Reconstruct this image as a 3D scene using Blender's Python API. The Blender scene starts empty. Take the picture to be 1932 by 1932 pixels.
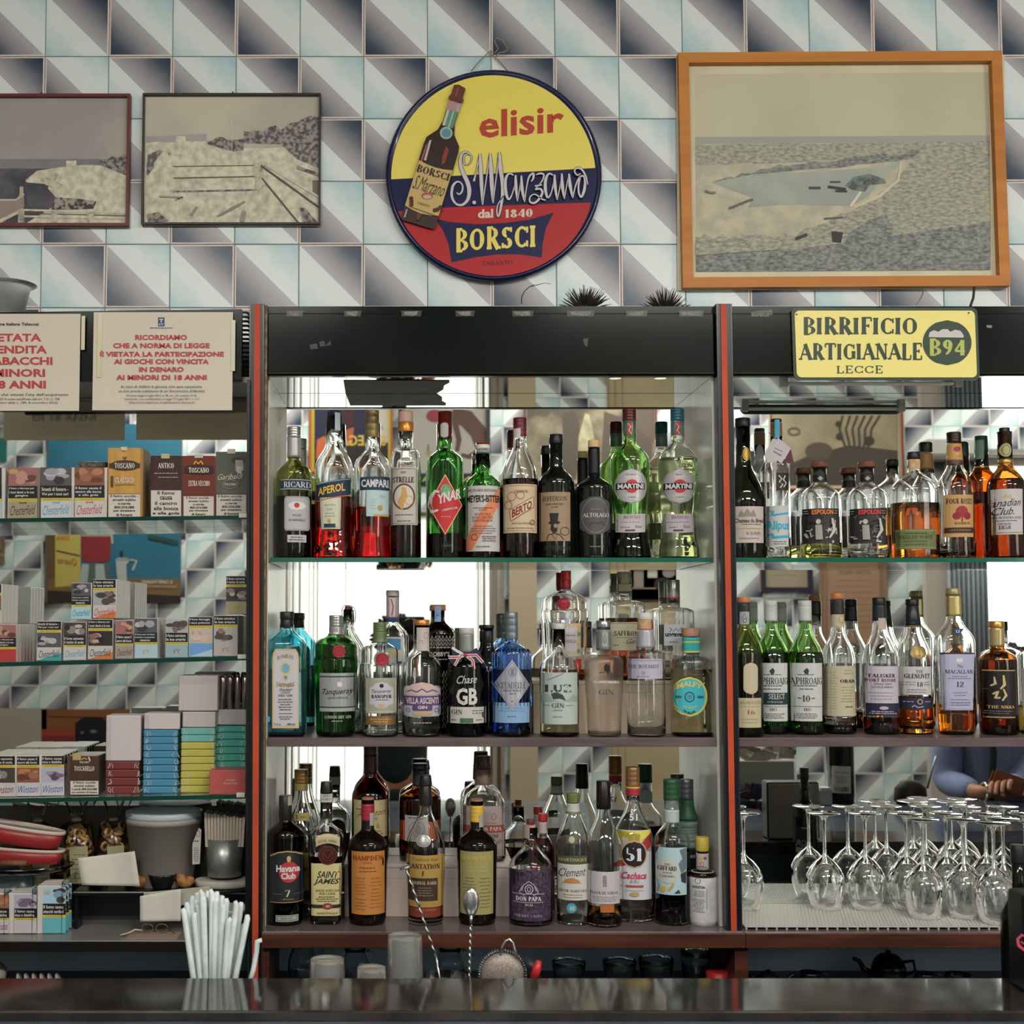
import bpy, bmesh, math, random
from mathutils import Vector, Matrix
random.seed(7)
sc = bpy.context.scene
COL = sc.collection
R2 = math.radians
# ------------------------------------------------------------------ camera
F = 2500.0            # focal length in pixels of the 1932 frame
PPX, PPY = 775.0, 1011.0
PITCH = math.atan(169.0 / F)
HC = 1.60             # camera height
cam = bpy.data.cameras.new('camera')
co = bpy.data.objects.new('camera', cam); COL.objects.link(co)
co.location = (0, 0, HC); co.rotation_euler = (R2(90) + PITCH, 0, 0)
cam.sensor_fit = 'HORIZONTAL'; cam.sensor_width = 36.0
cam.lens = F / 1932 * 36
cam.shift_x = (966 - PPX) / 1932; cam.shift_y = (PPY - 966) / 1932
cam.clip_start = 0.02
cam.dof.use_dof = True; cam.dof.focus_distance = 2.84; cam.dof.aperture_fstop = 5.6
sc.camera = co
# ------------------------------------------------------------------ world, exposure
w = bpy.data.worlds.new('world'); sc.world = w; w.use_nodes = True
w.node_tree.nodes['Background'].inputs[0].default_value = (0.97, 0.95, 0.88, 1)
w.node_tree.nodes['Background'].inputs[1].default_value = 0.75
sc.view_settings.view_transform = 'Standard'; sc.view_settings.look = 'None'
sc.view_settings.gamma = 1.0; sc.view_settings.use_curve_mapping = False
sc.view_settings.exposure = 0.28
cy = sc.cycles
cy.max_bounces = 24; cy.transmission_bounces = 20; cy.glossy_bounces = 10
cy.transparent_max_bounces = 16; cy.diffuse_bounces = 3
cy.sample_clamp_indirect = 12.0; cy.blur_glossy = 0.4

YM = 2.955            # mirror plane
YF = 2.76             # front of the shelves
YW = 3.06             # tiled wall
YO = -1.03            # opposite wall
XL, XR, ZT = -3.0, 5.6, 3.35

def area(name, loc, rot, sx, sy, watts, color):
    l = bpy.data.lights.new(name, 'AREA'); l.shape = 'RECTANGLE'; l.size = sx; l.size_y = sy
    l.energy = watts; l.color = color
    o = bpy.data.objects.new(name, l); COL.objects.link(o); o.location = loc; o.rotation_euler = rot
    return o
# daylight just outside the two openings of the opposite wall, and unseen fill lamps added under the ceiling
area('daylight_door', (-0.12, YO - 0.25, 1.42), (R2(90), 0, 0), 1.15, 1.5, 5.2, (1, .955, .88))
area('daylight_window', (4.0, YO - 0.25, 1.7), (R2(90), 0, 0), 1.9, 1.7, 46, (1, .965, .90))
FILL_LAMPS = [(-1.0, -.62), (1.3, -.62), (3.6, -.62), (.9, 1.2)]
for lx, ly in FILL_LAMPS:      # added fill light for shelves and walls, hung out of view at the ceiling
    area('ceiling_fill_light', (lx, ly, ZT - .09), (R2(28 if ly < 0 else -22), 0, 0), 1.3, .22, 44 if ly < 0 else 30, (1, .962, .90))

SP, CP = math.sin(PITCH), math.cos(PITCH)
def P(px, py, D):
    xc = (px - PPX) / F; yc = -(py - PPY) / F
    d = Vector((xc, CP - SP * yc, SP + CP * yc))
    t = D / d.y
    return Vector((d.x * t, D, HC + d.z * t))
def Z(py, D): return P(PPX, py, D).z
def X(px, D, py=1180): return P(px, py, D).x
def S(D, z=HC):       # metres per pixel
    return (D * CP + (z - HC) * SP) / F

# ------------------------------------------------------------------ materials
GAIN = 1.2
def lin(h, g=1.0):
    h = h.lstrip('#')
    o = []
    for i in (0, 2, 4):
        c = int(h[i:i+2], 16) / 255
        c = c / 12.92 if c <= .04045 else ((c + .055) / 1.055) ** 2.4
        o.append(min(.93, c * g))
    y = .3 * o[0] + .59 * o[1] + .11 * o[2]
    return (*[v + (y - v) * .09 for v in o], 1)
_mc = {}
def mat(h, rough=.5, metal=0., g=None, spec=.3, coat=0., name=None):
    g = GAIN if g is None else g
    k = (h, rough, metal, g, spec, coat)
    if k in _mc: return _mc[k]
    m = bpy.data.materials.new(name or 'colour_' + h.strip('#')); m.use_nodes = True
    b = m.node_tree.nodes['Principled BSDF']
    b.inputs['Base Color'].default_value = lin(h, g)
    b.inputs['Roughness'].default_value = rough; b.inputs['Metallic'].default_value = metal
    b.inputs['Specular IOR Level'].default_value = spec; b.inputs['Coat Weight'].default_value = coat
    _mc[k] = m
    return m
def noisy(h1, h2, scale=30, lo=.4, hi=.6, rough=.6, stretch=(1, 1, 1), g=None, detail=6, bump=0, metal=0, spec=.28):
    g = GAIN if g is None else g
    k = (h1, h2, scale, lo, hi, rough, stretch, g, bump, metal, spec)
    if k in _mc: return _mc[k]
    m = bpy.data.materials.new('mottled_' + h1.strip('#')); m.use_nodes = True
    nt = m.node_tree; b = nt.nodes['Principled BSDF']
    tc = nt.nodes.new('ShaderNodeTexCoord'); mp = nt.nodes.new('ShaderNodeMapping')
    mp.inputs['Scale'].default_value = stretch
    n = nt.nodes.new('ShaderNodeTexNoise'); n.inputs['Scale'].default_value = scale; n.inputs['Detail'].default_value = detail
    r = nt.nodes.new('ShaderNodeValToRGB'); e = r.color_ramp.elements
    e[0].position = lo; e[1].position = hi; e[0].color = lin(h1, g); e[1].color = lin(h2, g)
    nt.links.new(tc.outputs['Object'], mp.inputs[0]); nt.links.new(mp.outputs[0], n.inputs['Vector'])
    nt.links.new(n.outputs['Fac'], r.inputs[0]); nt.links.new(r.outputs[0], b.inputs['Base Color'])
    b.inputs['Roughness'].default_value = rough; b.inputs['Metallic'].default_value = metal
    b.inputs['Specular IOR Level'].default_value = spec
    if bump:
        bp = nt.nodes.new('ShaderNodeBump'); bp.inputs['Strength'].default_value = bump; bp.inputs['Distance'].default_value = .002
        nt.links.new(n.outputs['Fac'], bp.inputs['Height']); nt.links.new(bp.outputs[0], b.inputs['Normal'])
    _mc[k] = m
    return m
def glass(rgb, rough=0., ior=1.46, name='glass'):
    k = ('G', rgb, rough, ior)
    if k in _mc: return _mc[k]
    m = bpy.data.materials.new(name); m.use_nodes = True
    b = m.node_tree.nodes['Principled BSDF']
    b.inputs['Base Color'].default_value = (*rgb, 1); b.inputs['Roughness'].default_value = rough
    b.inputs['IOR'].default_value = ior; b.inputs['Transmission Weight'].default_value = 1
    _mc[k] = m
    return m
CLEAR = glass((.988, .992, .988)); 
def liquid(rgb): return glass(rgb, 0, 1.35, 'liquid')

def blend(h, rough, amount, kind, name):
    """part opaque, part see-through (cloudy glass) or translucent (thin paper)"""
    m = bpy.data.materials.new(name); m.use_nodes = True; nt = m.node_tree; b = nt.nodes['Principled BSDF']
    b.inputs['Base Color'].default_value = lin(h, GAIN); b.inputs['Roughness'].default_value = rough
    if kind == 'cloudy': b.inputs['Transmission Weight'].default_value = amount; b.inputs['IOR'].default_value = 1.3; return m
    t = nt.nodes.new('ShaderNodeBsdfTranslucent'); t.inputs[0].default_value = lin(h, GAIN); x = nt.nodes.new('ShaderNodeMixShader'); x.inputs[0].default_value = amount
    nt.links.new(b.outputs[0], x.inputs[1]); nt.links.new(t.outputs[0], x.inputs[2]); nt.links.new(x.outputs[0], nt.nodes['Material Output'].inputs[0])
    return m
# ------------------------------------------------------------------ object helpers
def tag(o, label=None, cat=None, group=None, kind=None):
    if label: o['label'] = label
    if cat: o['category'] = cat
    if group: o['group'] = group
    if kind: o['kind'] = kind
    return o
def empty(name, loc, label, cat, group=None, rz=0):
    o = bpy.data.objects.new(name, None); COL.objects.link(o); o.location = loc; o.rotation_euler = (0, 0, rz)
    o.empty_display_size = .02
    return tag(o, label, cat, group)
def world_of(o):
    m = o.matrix_parent_inverse @ o.matrix_basis if o.parent else o.matrix_basis.copy()
    return world_of(o.parent) @ m if o.parent else m
def link(name, me, mats, parent=None):
    o = bpy.data.objects.new(name, me); COL.objects.link(o)
    for m in (mats if isinstance(mats, (list, tuple)) else [mats]): me.materials.append(m)
    if parent is not None:
        o.parent = parent; o.matrix_parent_inverse = world_of(parent).inverted()
    return o
def mesh(name, verts, faces, mats, parent=None, smooth=False, idx=None):
    me = bpy.data.meshes.new(name); me.from_pydata([tuple(v) for v in verts], [], faces)
    if smooth: me.polygons.foreach_set('use_smooth', [True] * len(me.polygons))
    if idx: me.polygons.foreach_set('material_index', idx)
    me.update()
    return link(name, me, mats, parent)
def boxgeo(x0, x1, y0, y1, z0, z1):
    v = [(x, y, z) for x in (x0, x1) for y in (y0, y1) for z in (z0, z1)]
    f = [(0, 1, 3, 2), (4, 6, 7, 5), (0, 4, 5, 1), (2, 3, 7, 6), (0, 2, 6, 4), (1, 5, 7, 3)]
    return v, f
def box(name, x0, x1, y0, y1, z0, z1, m, parent=None, bevel=0., seg=2):
    v, f = boxgeo(min(x0, x1), max(x0, x1), min(y0, y1), max(y0, y1), min(z0, z1), max(z0, z1))
    if not bevel: return mesh(name, v, f, m, parent)
    bm = bmesh.new(); vs = [bm.verts.new(p) for p in v]
    for q in f: bm.faces.new([vs[i] for i in q])
    bmesh.ops.bevel(bm, geom=list(bm.edges), offset=bevel, segments=seg, affect='EDGES', profile=.5)
    me = bpy.data.meshes.new(name); bm.to_mesh(me); bm.free()
    return link(name, me, m, parent)
def boxes(name, lst, m, parent=None):
    V, Fc = [], []
    for b in lst:
        v, f = boxgeo(*b); n = len(V); V += v; Fc += [tuple(i + n for i in q) for q in f]
    return mesh(name, V, Fc, m, parent)
def lathe_geo(prof, X0, Y0, seg=32, n=2.0, ky=1.0, cap0=True, cap1=True, rot=0):
    V, Fc = [], []
    for r, z in prof:
        for k in range(seg):
            a = 2 * math.pi * k / seg + rot
            c, s = math.cos(a), math.sin(a)
            if n != 2:
                c = math.copysign(abs(c) ** (2 / n), c); s = math.copysign(abs(s) ** (2 / n), s)
            V.append((X0 + r * c, Y0 + ky * r * s, z))
    for i in range(len(prof) - 1):
        for k in range(seg):
            a = i * seg + k; b = i * seg + (k + 1) % seg
            Fc.append((a, b, b + seg, a + seg))
    if cap0: Fc.append(tuple(range(seg - 1, -1, -1)))
    if cap1: Fc.append(tuple((len(prof) - 1) * seg + k for k in range(seg)))
    return V, Fc
def lathe(name, prof, X0, Y0, m, parent=None, seg=32, n=2.0, ky=1.0, smooth=True, cap0=True, cap1=True):
    V, Fc = lathe_geo(prof, X0, Y0, seg, n, ky, cap0, cap1)
    o = mesh(name, V, Fc, m, parent, smooth)
    if smooth:
        me = o.data
        for p in me.polygons:
            if len(p.vertices) > 4: p.use_smooth = False
    return o
def tube_geo(pts, r, seg=6):
    V, Fc = [], []
    pts = [Vector(p) for p in pts]; N = len(pts)
    rr = r if isinstance(r, (list, tuple)) else [r] * N
    up = Vector((0, 0, 1)); prev = None
    for i, p in enumerate(pts):
        t = (pts[min(i + 1, N - 1)] - pts[max(i - 1, 0)]).normalized()
        a = prev if prev is not None else (up if abs(t.z) < .9 else Vector((1, 0, 0)))
        u = (a - t * a.dot(t)).normalized(); prev = u; v = t.cross(u)
        for k in range(seg):
            q = 2 * math.pi * k / seg
            V.append(p + (u * math.cos(q) + v * math.sin(q)) * rr[i])
    for i in range(N - 1):
        for k in range(seg):
            a = i * seg + k; b = i * seg + (k + 1) % seg
            Fc.append((a, b, b + seg, a + seg))
    Fc.append(tuple(range(seg - 1, -1, -1))); Fc.append(tuple((N - 1) * seg + k for k in range(seg)))
    return V, Fc
def tube(name, pts, r, m, parent=None, seg=6):
    V, Fc = tube_geo(pts, r, seg)
    return mesh(name, V, Fc, m, parent, True)
def merge(gs):
    V, Fc = [], []
    for v, f in gs:
        n = len(V); V += list(v); Fc += [tuple(i + n for i in q) for q in f]
    return V, Fc
def vessel(name, outer, t, X0, Y0, m, parent=None, seg=32, base=.004):
    """open vessel: outer = [(r, z)] bottom to top"""
    z0 = outer[0][1]
    inner = [(max(r - t, .001), max(z, z0 + base)) for r, z in reversed(outer)]
    return lathe(name, outer + inner, X0, Y0, m, parent, seg, cap0=True, cap1=True)

# ------------------------------------------------------------------ lettering
G = {
'A': "w90;t8,0 43,100;T40,100 80,0;t22,34 66,34;s8,0,13;s80,0,17",
'B': "w80;T22,0 22,100;t10,100 45,100;t10,50 45,50;t10,0 45,0;a42,75,28,25,-90,90;a44,25,32,25,-90,90",
'C': "w86;a48,50,40,50,45,315;t78,68 78,96;t78,4 78,32",
'D': "w90;T22,0 22,100;t8,100 40,100;t8,0 40,0;a38,50,44,50,-90,90",
'E': "w76;T22,0 22,100;t8,100 68,100;t8,0 70,0;t22,52 52,52;t68,78 68,100;t70,0 70,24;t52,42 52,62",
'F': "w70;T22,0 22,100;t8,100 66,100;t22,52 50,52;t66,78 66,100;t50,42 50,62;s22,0,16",
'G': "w92;a48,50,40,50,45,300;t78,68 78,96;T76,6 76,44;s76,44,14",
'H': "w92;T22,0 22,100;T72,0 72,100;t22,52 72,52;s22,0,15;s22,100,15;s72,0,15;s72,100,15",
'I': "w40;T20,0 20,100;s20,0,16;s20,100,16",
'J': "w55;T34,18 34,100;s34,100,16;a18,18,16,18,180,360",
'K': "w88;T22,0 22,100;t24,40 70,100;T40,58 76,0;s22,0,15;s22,100,15;s70,100,13;s76,0,14",
'L': "w72;T22,0 22,100;t8,0 68,0;t68,0 68,28;s22,100,15",
'M': "w110;t18,0 18,100;T20,100 54,8;t54,8 90,100;T92,0 92,100;s18,0,13;s92,0,16;s14,100,12;s94,100,14",
'N': "w94;t18,0 18,100;T18,100 76,2;t76,0 76,100;s18,0,13;s14,100,13;s76,100,13",
'O': "w94;a47,50,40,50,0,360", 'Q': "w94;a47,50,40,50,0,360;T52,18 82,-14",
'P': "w78;T22,0 22,100;t8,100 44,100;t22,46 44,46;a42,73,30,27,-90,90;s22,0,16",
'R': "w86;T22,0 22,100;t8,100 44,100;t22,48 44,48;a42,74,28,26,-90,90;T44,48 74,0;s22,0,15;s78,0,12",
'S': "w72;a36,75,26,25,25,270;a36,25,28,25,-155,90;t60,76 60,98;t11,2 11,26",
'T': "w84;T42,0 42,100;t6,100 78,100;t6,78 6,100;t78,78 78,100;s42,0,16",
'U': "w90;T20,30 20,100;t72,30 72,100;a46,30,26,30,180,360;s20,100,14;s72,100,13",
'V': "w88;T10,100 44,0;t44,0 78,100;s12,100,14;s78,100,12",
'W': "w120;T10,100 36,0;t36,0 60,90;T60,90 84,0;t84,0 110,100;s12,100,14;s110,100,12",
'X': "w88;T12,100 74,0;t12,0 74,100;s12,100,13;s74,0,13;s12,0,11;s74,100,11",
'Y': "w86;T10,100 43,48;t43,48 76,100;T43,0 43,48;s12,100,13;s76,100,11;s43,0,15",
'Z': "w78;t10,100 70,100;T68,98 12,2;t10,0 70,0;t10,80 10,100;t70,0 70,22",
'0': "w70;a35,50,28,50,0,360", '1': "w46;T24,0 24,100;t8,82 24,100;s24,0,16",
'2': "w68;a34,72,25,28,-20,180;T56,60 10,4;t8,0 60,0;t60,0 60,18",
'3': "w66;a32,75,22,25,-90,150;a32,25,26,25,-150,90", '4': "w70;T50,0 50,100;t50,100 6,28;t6,28 66,28",
'5': "w66;t16,100 56,100;t16,56 16,100;a32,30,26,30,-150,120", '6': "w68;a34,30,26,30,0,360;a52,30,44,70,100,180",
'7': "w64;t8,100 58,100;T58,98 24,0;t8,82 8,100", '8': "w68;a34,75,22,25,0,360;a34,26,27,26,0,360",
'9': "w68;a34,70,26,30,0,360;a16,70,44,70,-80,0", '.': "w26;T12,0 12,12", '-': "w44;t6,44 38,44", "'": "w24;T12,80 12,100",
' ': "w42", '&': "w80;a36,75,20,25,0,360;a32,25,26,25,0,360;T46,50 76,0", ',': "w26;T14,-12 14,10", '/': "w50;t6,0 44,100",
}
def seg2(V, Fc, a, b, wd):
    ax, ay = a; bx, by = b
    dx, dy = bx - ax, by - ay; L = math.hypot(dx, dy) or 1
    nx, ny = -dy / L * wd / 2, dx / L * wd / 2
    n = len(V); V += [(ax + nx, ay + ny), (ax - nx, ay - ny), (bx - nx, by - ny), (bx + nx, by + ny)]
    Fc.append((n, n + 1, n + 2, n + 3))
def serif(txt, T=17, t=6.5, gap=6):
    V, Fc = [], []; x = 0
    for ch in txt.upper():
        acc = ch in 'ÈÉÂ'
        ch = {'È': 'E', 'É': 'E', 'Â': 'A'}.get(ch, ch)
        g = G.get(ch, G[' ']).split(';'); wd = float(g[0][1:]) * .92
        for it in g[1:]:
            k, a = it[0], it[1:]
            if k in 'tT':
                pts = [tuple(float(q) for q in p.split(',')) for p in a.split()]
                wt = T if k == 'T' else t
                for i in range(len(pts) - 1):
                    (ax, ay), (bx, by) = pts[i], pts[i + 1]
                    seg2(V, Fc, (x + ax, ay), (x + bx, by), wt)
            elif k == 's':
                px_, py_, h = (float(q) for q in a.split(','))
                yy = py_ + (t / 2 if py_ < 50 else -t / 2)
                seg2(V, Fc, (x + px_ - h, yy), (x + px_ + h, yy), t)
            elif k == 'a':
                cx, cyy, rx, ry, a0, a1 = (float(q) for q in a.split(','))
                N = max(5, int(abs(a1 - a0) / 22)); prev = None
                for i in range(N + 1):
                    q = R2(a0 + (a1 - a0) * i / N); c, s = math.cos(q), math.sin(q)
                    wv = (t + (T * 1.05 - t) * abs(c) ** 1.3) / 2
                    o_ = (x + cx + (rx + wv * .3) * c, cyy + (ry - .01) * s)
                    i_ = (x + cx + (rx - wv * 1.7) * c, cyy + (ry - t * 1.0) * s)
                    n = len(V); V += [o_, i_]
                    if prev is not None: Fc.append((prev, prev + 1, n + 1, n))
                    prev = n
        if acc: seg2(V, Fc, (x + 30, 118), (x + 45, 106), t * 1.3)
        x += wd + gap
    return V, Fc
_fc = {}
def bfont(txt, off=0., shear=0.):
    cu = bpy.data.curves.new('t', 'FONT'); cu.body = txt; cu.offset = off; cu.shear = shear; cu.resolution_u = 2
    ob = bpy.data.objects.new('t', cu); COL.objects.link(ob)
    me = ob.to_mesh()
    V = [(v.co.x, v.co.y) for v in me.vertices]; Fc = [tuple(p.vertices) for p in me.polygons]
    ob.to_mesh_clear(); bpy.data.objects.remove(ob); bpy.data.curves.remove(cu)
    return V, Fc
def text2d(txt, style):
    k = (txt, style)
    if k in _fc: return _fc[k]
    if style == 's': V, Fc = serif(txt)
    elif style == 'S': V, Fc = serif(txt, 26, 10, 9)
    elif style == 'h': V, Fc = serif(txt, 14, 10, 14)
    elif style == 'z': V, Fc = serif(txt, 25, 13, 12)
    elif style == 'b': V, Fc = bfont(txt, .022)
    elif style == 'B': V, Fc = bfont(txt, .034)
    elif style == 'i': V, Fc = bfont(txt, .0, .42)
    elif style == 'I': V, Fc = bfont(txt, .02, .35)
    else: V, Fc = bfont(txt)
    if not V: V = [(0, 0), (1, 0), (1, 1)]; Fc = []
    xs = [v[0] for v in V]; ys = [v[1] for v in V]
    x0, x1, y0, y1 = min(xs), max(xs), min(ys), max(ys)
    V = [((a - x0) / ((x1 - x0) or 1), (b - y0) / ((y1 - y0) or 1)) for a, b in V]
    _fc[k] = (V, Fc)
    return _fc[k]

# ------------------------------------------------------------------ printing on surfaces
class Plane:
    def __init__(s, D, mir=False): s.D, s.mir = D, mir
    def map(s, px, py, e=0.):
        v = P(px, py, s.D - e)
        if s.mir: v.y = 2 * YM - v.y
        return v
def shape_w(shape, t):
    if shape in ('ellipse', 'e'): return math.sqrt(max(0, 1 - (2 * t - 1) ** 2))
    if shape in ('diamond', 'd'): return 1 - abs(2 * t - 1)
    if shape == 'arch': return math.sqrt(max(0, 1 - (1 - t / .14) ** 2)) * .25 + .75 if t < .14 else 1.
    if shape == 'hex': return min(1, .35 + (1 - abs(2 * t - 1)) * 2.4)
    if shape == 'tri': return 1 - t
    if shape == 'taper': return 1 - .14 * t
    if shape == 'round': return 1 - .12 * (max(0, abs(2 * t - 1) - .82) / .18) ** 2
    if shape == 'pill': return 1 if abs(2 * t - 1) < .6 else math.sqrt(max(0, 1 - ((abs(2 * t - 1) - .6) / .4) ** 2))
    return 1.
class Print:
    """flat patches, lettering and pictures laid on a surface, one mesh"""
    def __init__(s, surf, e0=.0006): s.s, s.V, s.F, s.I, s.M, s.L = surf, [], [], [], [], e0
    def _m(s, m):
        if isinstance(m, str): m = mat(m, .55)
        if m not in s.M: s.M.append(m)
        return s.M.index(m)
    def up(s): s.L += .00018
    def patch(s, x0, x1, y0, y1, m, shape='rect', nx=None, ny=None, slant=0., sag=0.):
        cur = not isinstance(s.s, Plane)
        nx = nx or (12 if cur and abs(x1 - x0) > 8 else (4 if shape == 'rect' else 6))
        ny = ny or (3 if shape == 'rect' else (18 if y1 - y0 > 10 else 10))
        mi = s._m(m); c = (x0 + x1) / 2; h = (x1 - x0) / 2; n = len(s.V)
        for j in range(ny + 1):
            t = j / ny; wv = max(.002, shape_w(shape, t))
            for i in range(nx + 1):
                u = (2 * i / nx - 1)
                s.V.append(s.s.map(c + h * wv * u, y0 + (y1 - y0) * t + slant * h * u + sag * (1 - u * u), s.L))
        for j in range(ny):
            for i in range(nx):
                a = n + j * (nx + 1) + i
                s.F.append((a, a + nx + 1, a + nx + 2, a + 1)); s.I.append(mi)
        s.up(); return s
    def ring(s, cx, cyy, rx, ry, wd, m, N=36):
        mi = s._m(m); n = len(s.V)
        for k in range(N):
            a = 2 * math.pi * k / N
            s.V.append(s.s.map(cx + rx * math.cos(a), cyy + ry * math.sin(a), s.L))
            s.V.append(s.s.map(cx + (rx - wd) * math.cos(a), cyy + (ry - wd) * math.sin(a), s.L))
        for k in range(N):
            a = n + 2 * k; b = n + 2 * ((k + 1) % N)
            s.F.append((a, b, b + 1, a + 1)); s.I.append(mi)
        s.up(); return s
    def poly(s, pts, m):
        mi = s._m(m); n = len(s.V)
        if isinstance(s.s, Plane):
            for q in pts: s.V.append(s.s.map(q[0], q[1], s.L))
            s.F.append(tuple(range(n, n + len(pts)))); s.I.append(mi); s.up(); return s
        # on a curved surface: cut into narrow upright strips that follow it
        xs = [q[0] for q in pts]; xa, xb = min(xs), max(xs); cuts = sorted(set([round(x, 3) for x in xs] + [xa + (xb - xa) * i / max(1, int((xb - xa) / 2.5)) for i in range(1, int((xb - xa) / 2.5))]))
        def hits(x):
            o = []
            for i in range(len(pts)):
                (ax, ay), (bx, by) = pts[i], pts[(i + 1) % len(pts)]
                if (ax - x) * (bx - x) < 0: o.append(ay + (by - ay) * (x - ax) / (bx - ax))
            return sorted(o)
        for a, b in zip(cuts, cuts[1:]):
            if b - a < .02: continue
            ha, hb = hits(a + .006), hits(b - .006)
            if len(ha) != len(hb): continue
            for i in range(0, len(ha) - 1, 2):
                n = len(s.V)
                for q in ((a, ha[i]), (a, ha[i + 1]), (b, hb[i + 1]), (b, hb[i])): s.V.append(s.s.map(q[0], q[1], s.L))
                s.F.append((n, n + 1, n + 2, n + 3)); s.I.append(mi)
        s.up(); return s
    def line(s, pts, wd, m):
        mi = s._m(m); n = len(s.V); N = len(pts)
        ww = wd if isinstance(wd, (list, tuple)) else [wd] * N
        if not isinstance(s.s, Plane):
            p2, w2 = [pts[0]], [ww[0]]
            for i in range(1, N):
                (ax, ay), (bx, by) = pts[i - 1], pts[i]; k = max(1, int(abs(bx - ax) / 4))
                for q in range(1, k + 1): p2.append((ax + (bx - ax) * q / k, ay + (by - ay) * q / k)); w2.append(ww[i - 1] + (ww[i] - ww[i - 1]) * q / k)
            pts, ww, N = p2, w2, len(p2)
        for i, q in enumerate(pts):
            a = pts[max(0, i - 1)]; b = pts[min(N - 1, i + 1)]
            dx, dy = b[0] - a[0], b[1] - a[1]; L = math.hypot(dx, dy) or 1
            nx, ny = -dy / L * ww[i] / 2, dx / L * ww[i] / 2
            s.V.append(s.s.map(q[0] + nx, q[1] + ny, s.L)); s.V.append(s.s.map(q[0] - nx, q[1] - ny, s.L))
        for i in range(N - 1):
            a = n + 2 * i; s.F.append((a, a + 1, a + 3, a + 2)); s.I.append(mi)
        s.up(); return s
    def text(s, txt, xc, yc, wd, h, m, style='b', slope=0., flip=False, arc=0.):
        mi = s._m(m); V, Fc = text2d(txt, style); n = len(s.V)
        for q, (a, b) in enumerate(V):
            u = (a - .5) * wd
            if flip: u = -u
            s.V.append(s.s.map(xc + u, yc - (b - .5) * h + slope * u + arc * (1 - (2 * u / wd) ** 2), s.L + (q // 4 % 24) * 5e-6 * (style in 'sShz')))
        for f in Fc: s.F.append(tuple(i + n for i in f)); s.I.append(mi)
        s.up(); return s
    def greek(s, x0, x1, y0, y1, m, rows=3, th=None, center=True):
        """rows of illegibly small words"""
        mi = s._m(m); rng = random.Random(int(x0 * 7 + y0 * 13))
        ph = (y1 - y0) / rows; th = th or min(1.6, ph * .42)
        for r in range(rows):
            yy = y0 + ph * (r + .5); ww = (x1 - x0) * (rng.uniform(.65, 1) if center else 1)
            x = (x0 + x1) / 2 - ww / 2; xe = x + ww
            while x < xe - 1:
                l = min(rng.uniform(2.5, 8), xe - x); n = len(s.V)
                for q in ((x, yy - th / 2), (x + l, yy - th / 2), (x + l, yy + th / 2), (x, yy + th / 2)):
                    s.V.append(s.s.map(*q, s.L))
                s.F.append((n, n + 1, n + 2, n + 3)); s.I.append(mi); x += l + 1.2
        s.up(); return s
    def do(s, items):
        for it in items:
            k = it[0]
            if k == 'r': s.patch(it[1], it[2], it[3], it[4], it[5])
            elif k == 'p': s.patch(it[1], it[2], it[3], it[4], it[5], it[6])
            elif k == 'e': s.patch(it[1] - it[3], it[1] + it[3], it[2] - it[4], it[2] + it[4], it[5], 'e')
            elif k == 'o': s.ring(*it[1:])
            elif k == 't': s.text(*it[1:])
            elif k == 'g': s.greek(*it[1:])
            elif k == 'y': s.poly(*it[1:])
            elif k == 'l': s.line(*it[1:])
        return s
    def build(s, name, parent=None):
        if not s.V: return None
        return mesh(name, s.V, s.F, s.M, parent, False, s.I)
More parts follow.
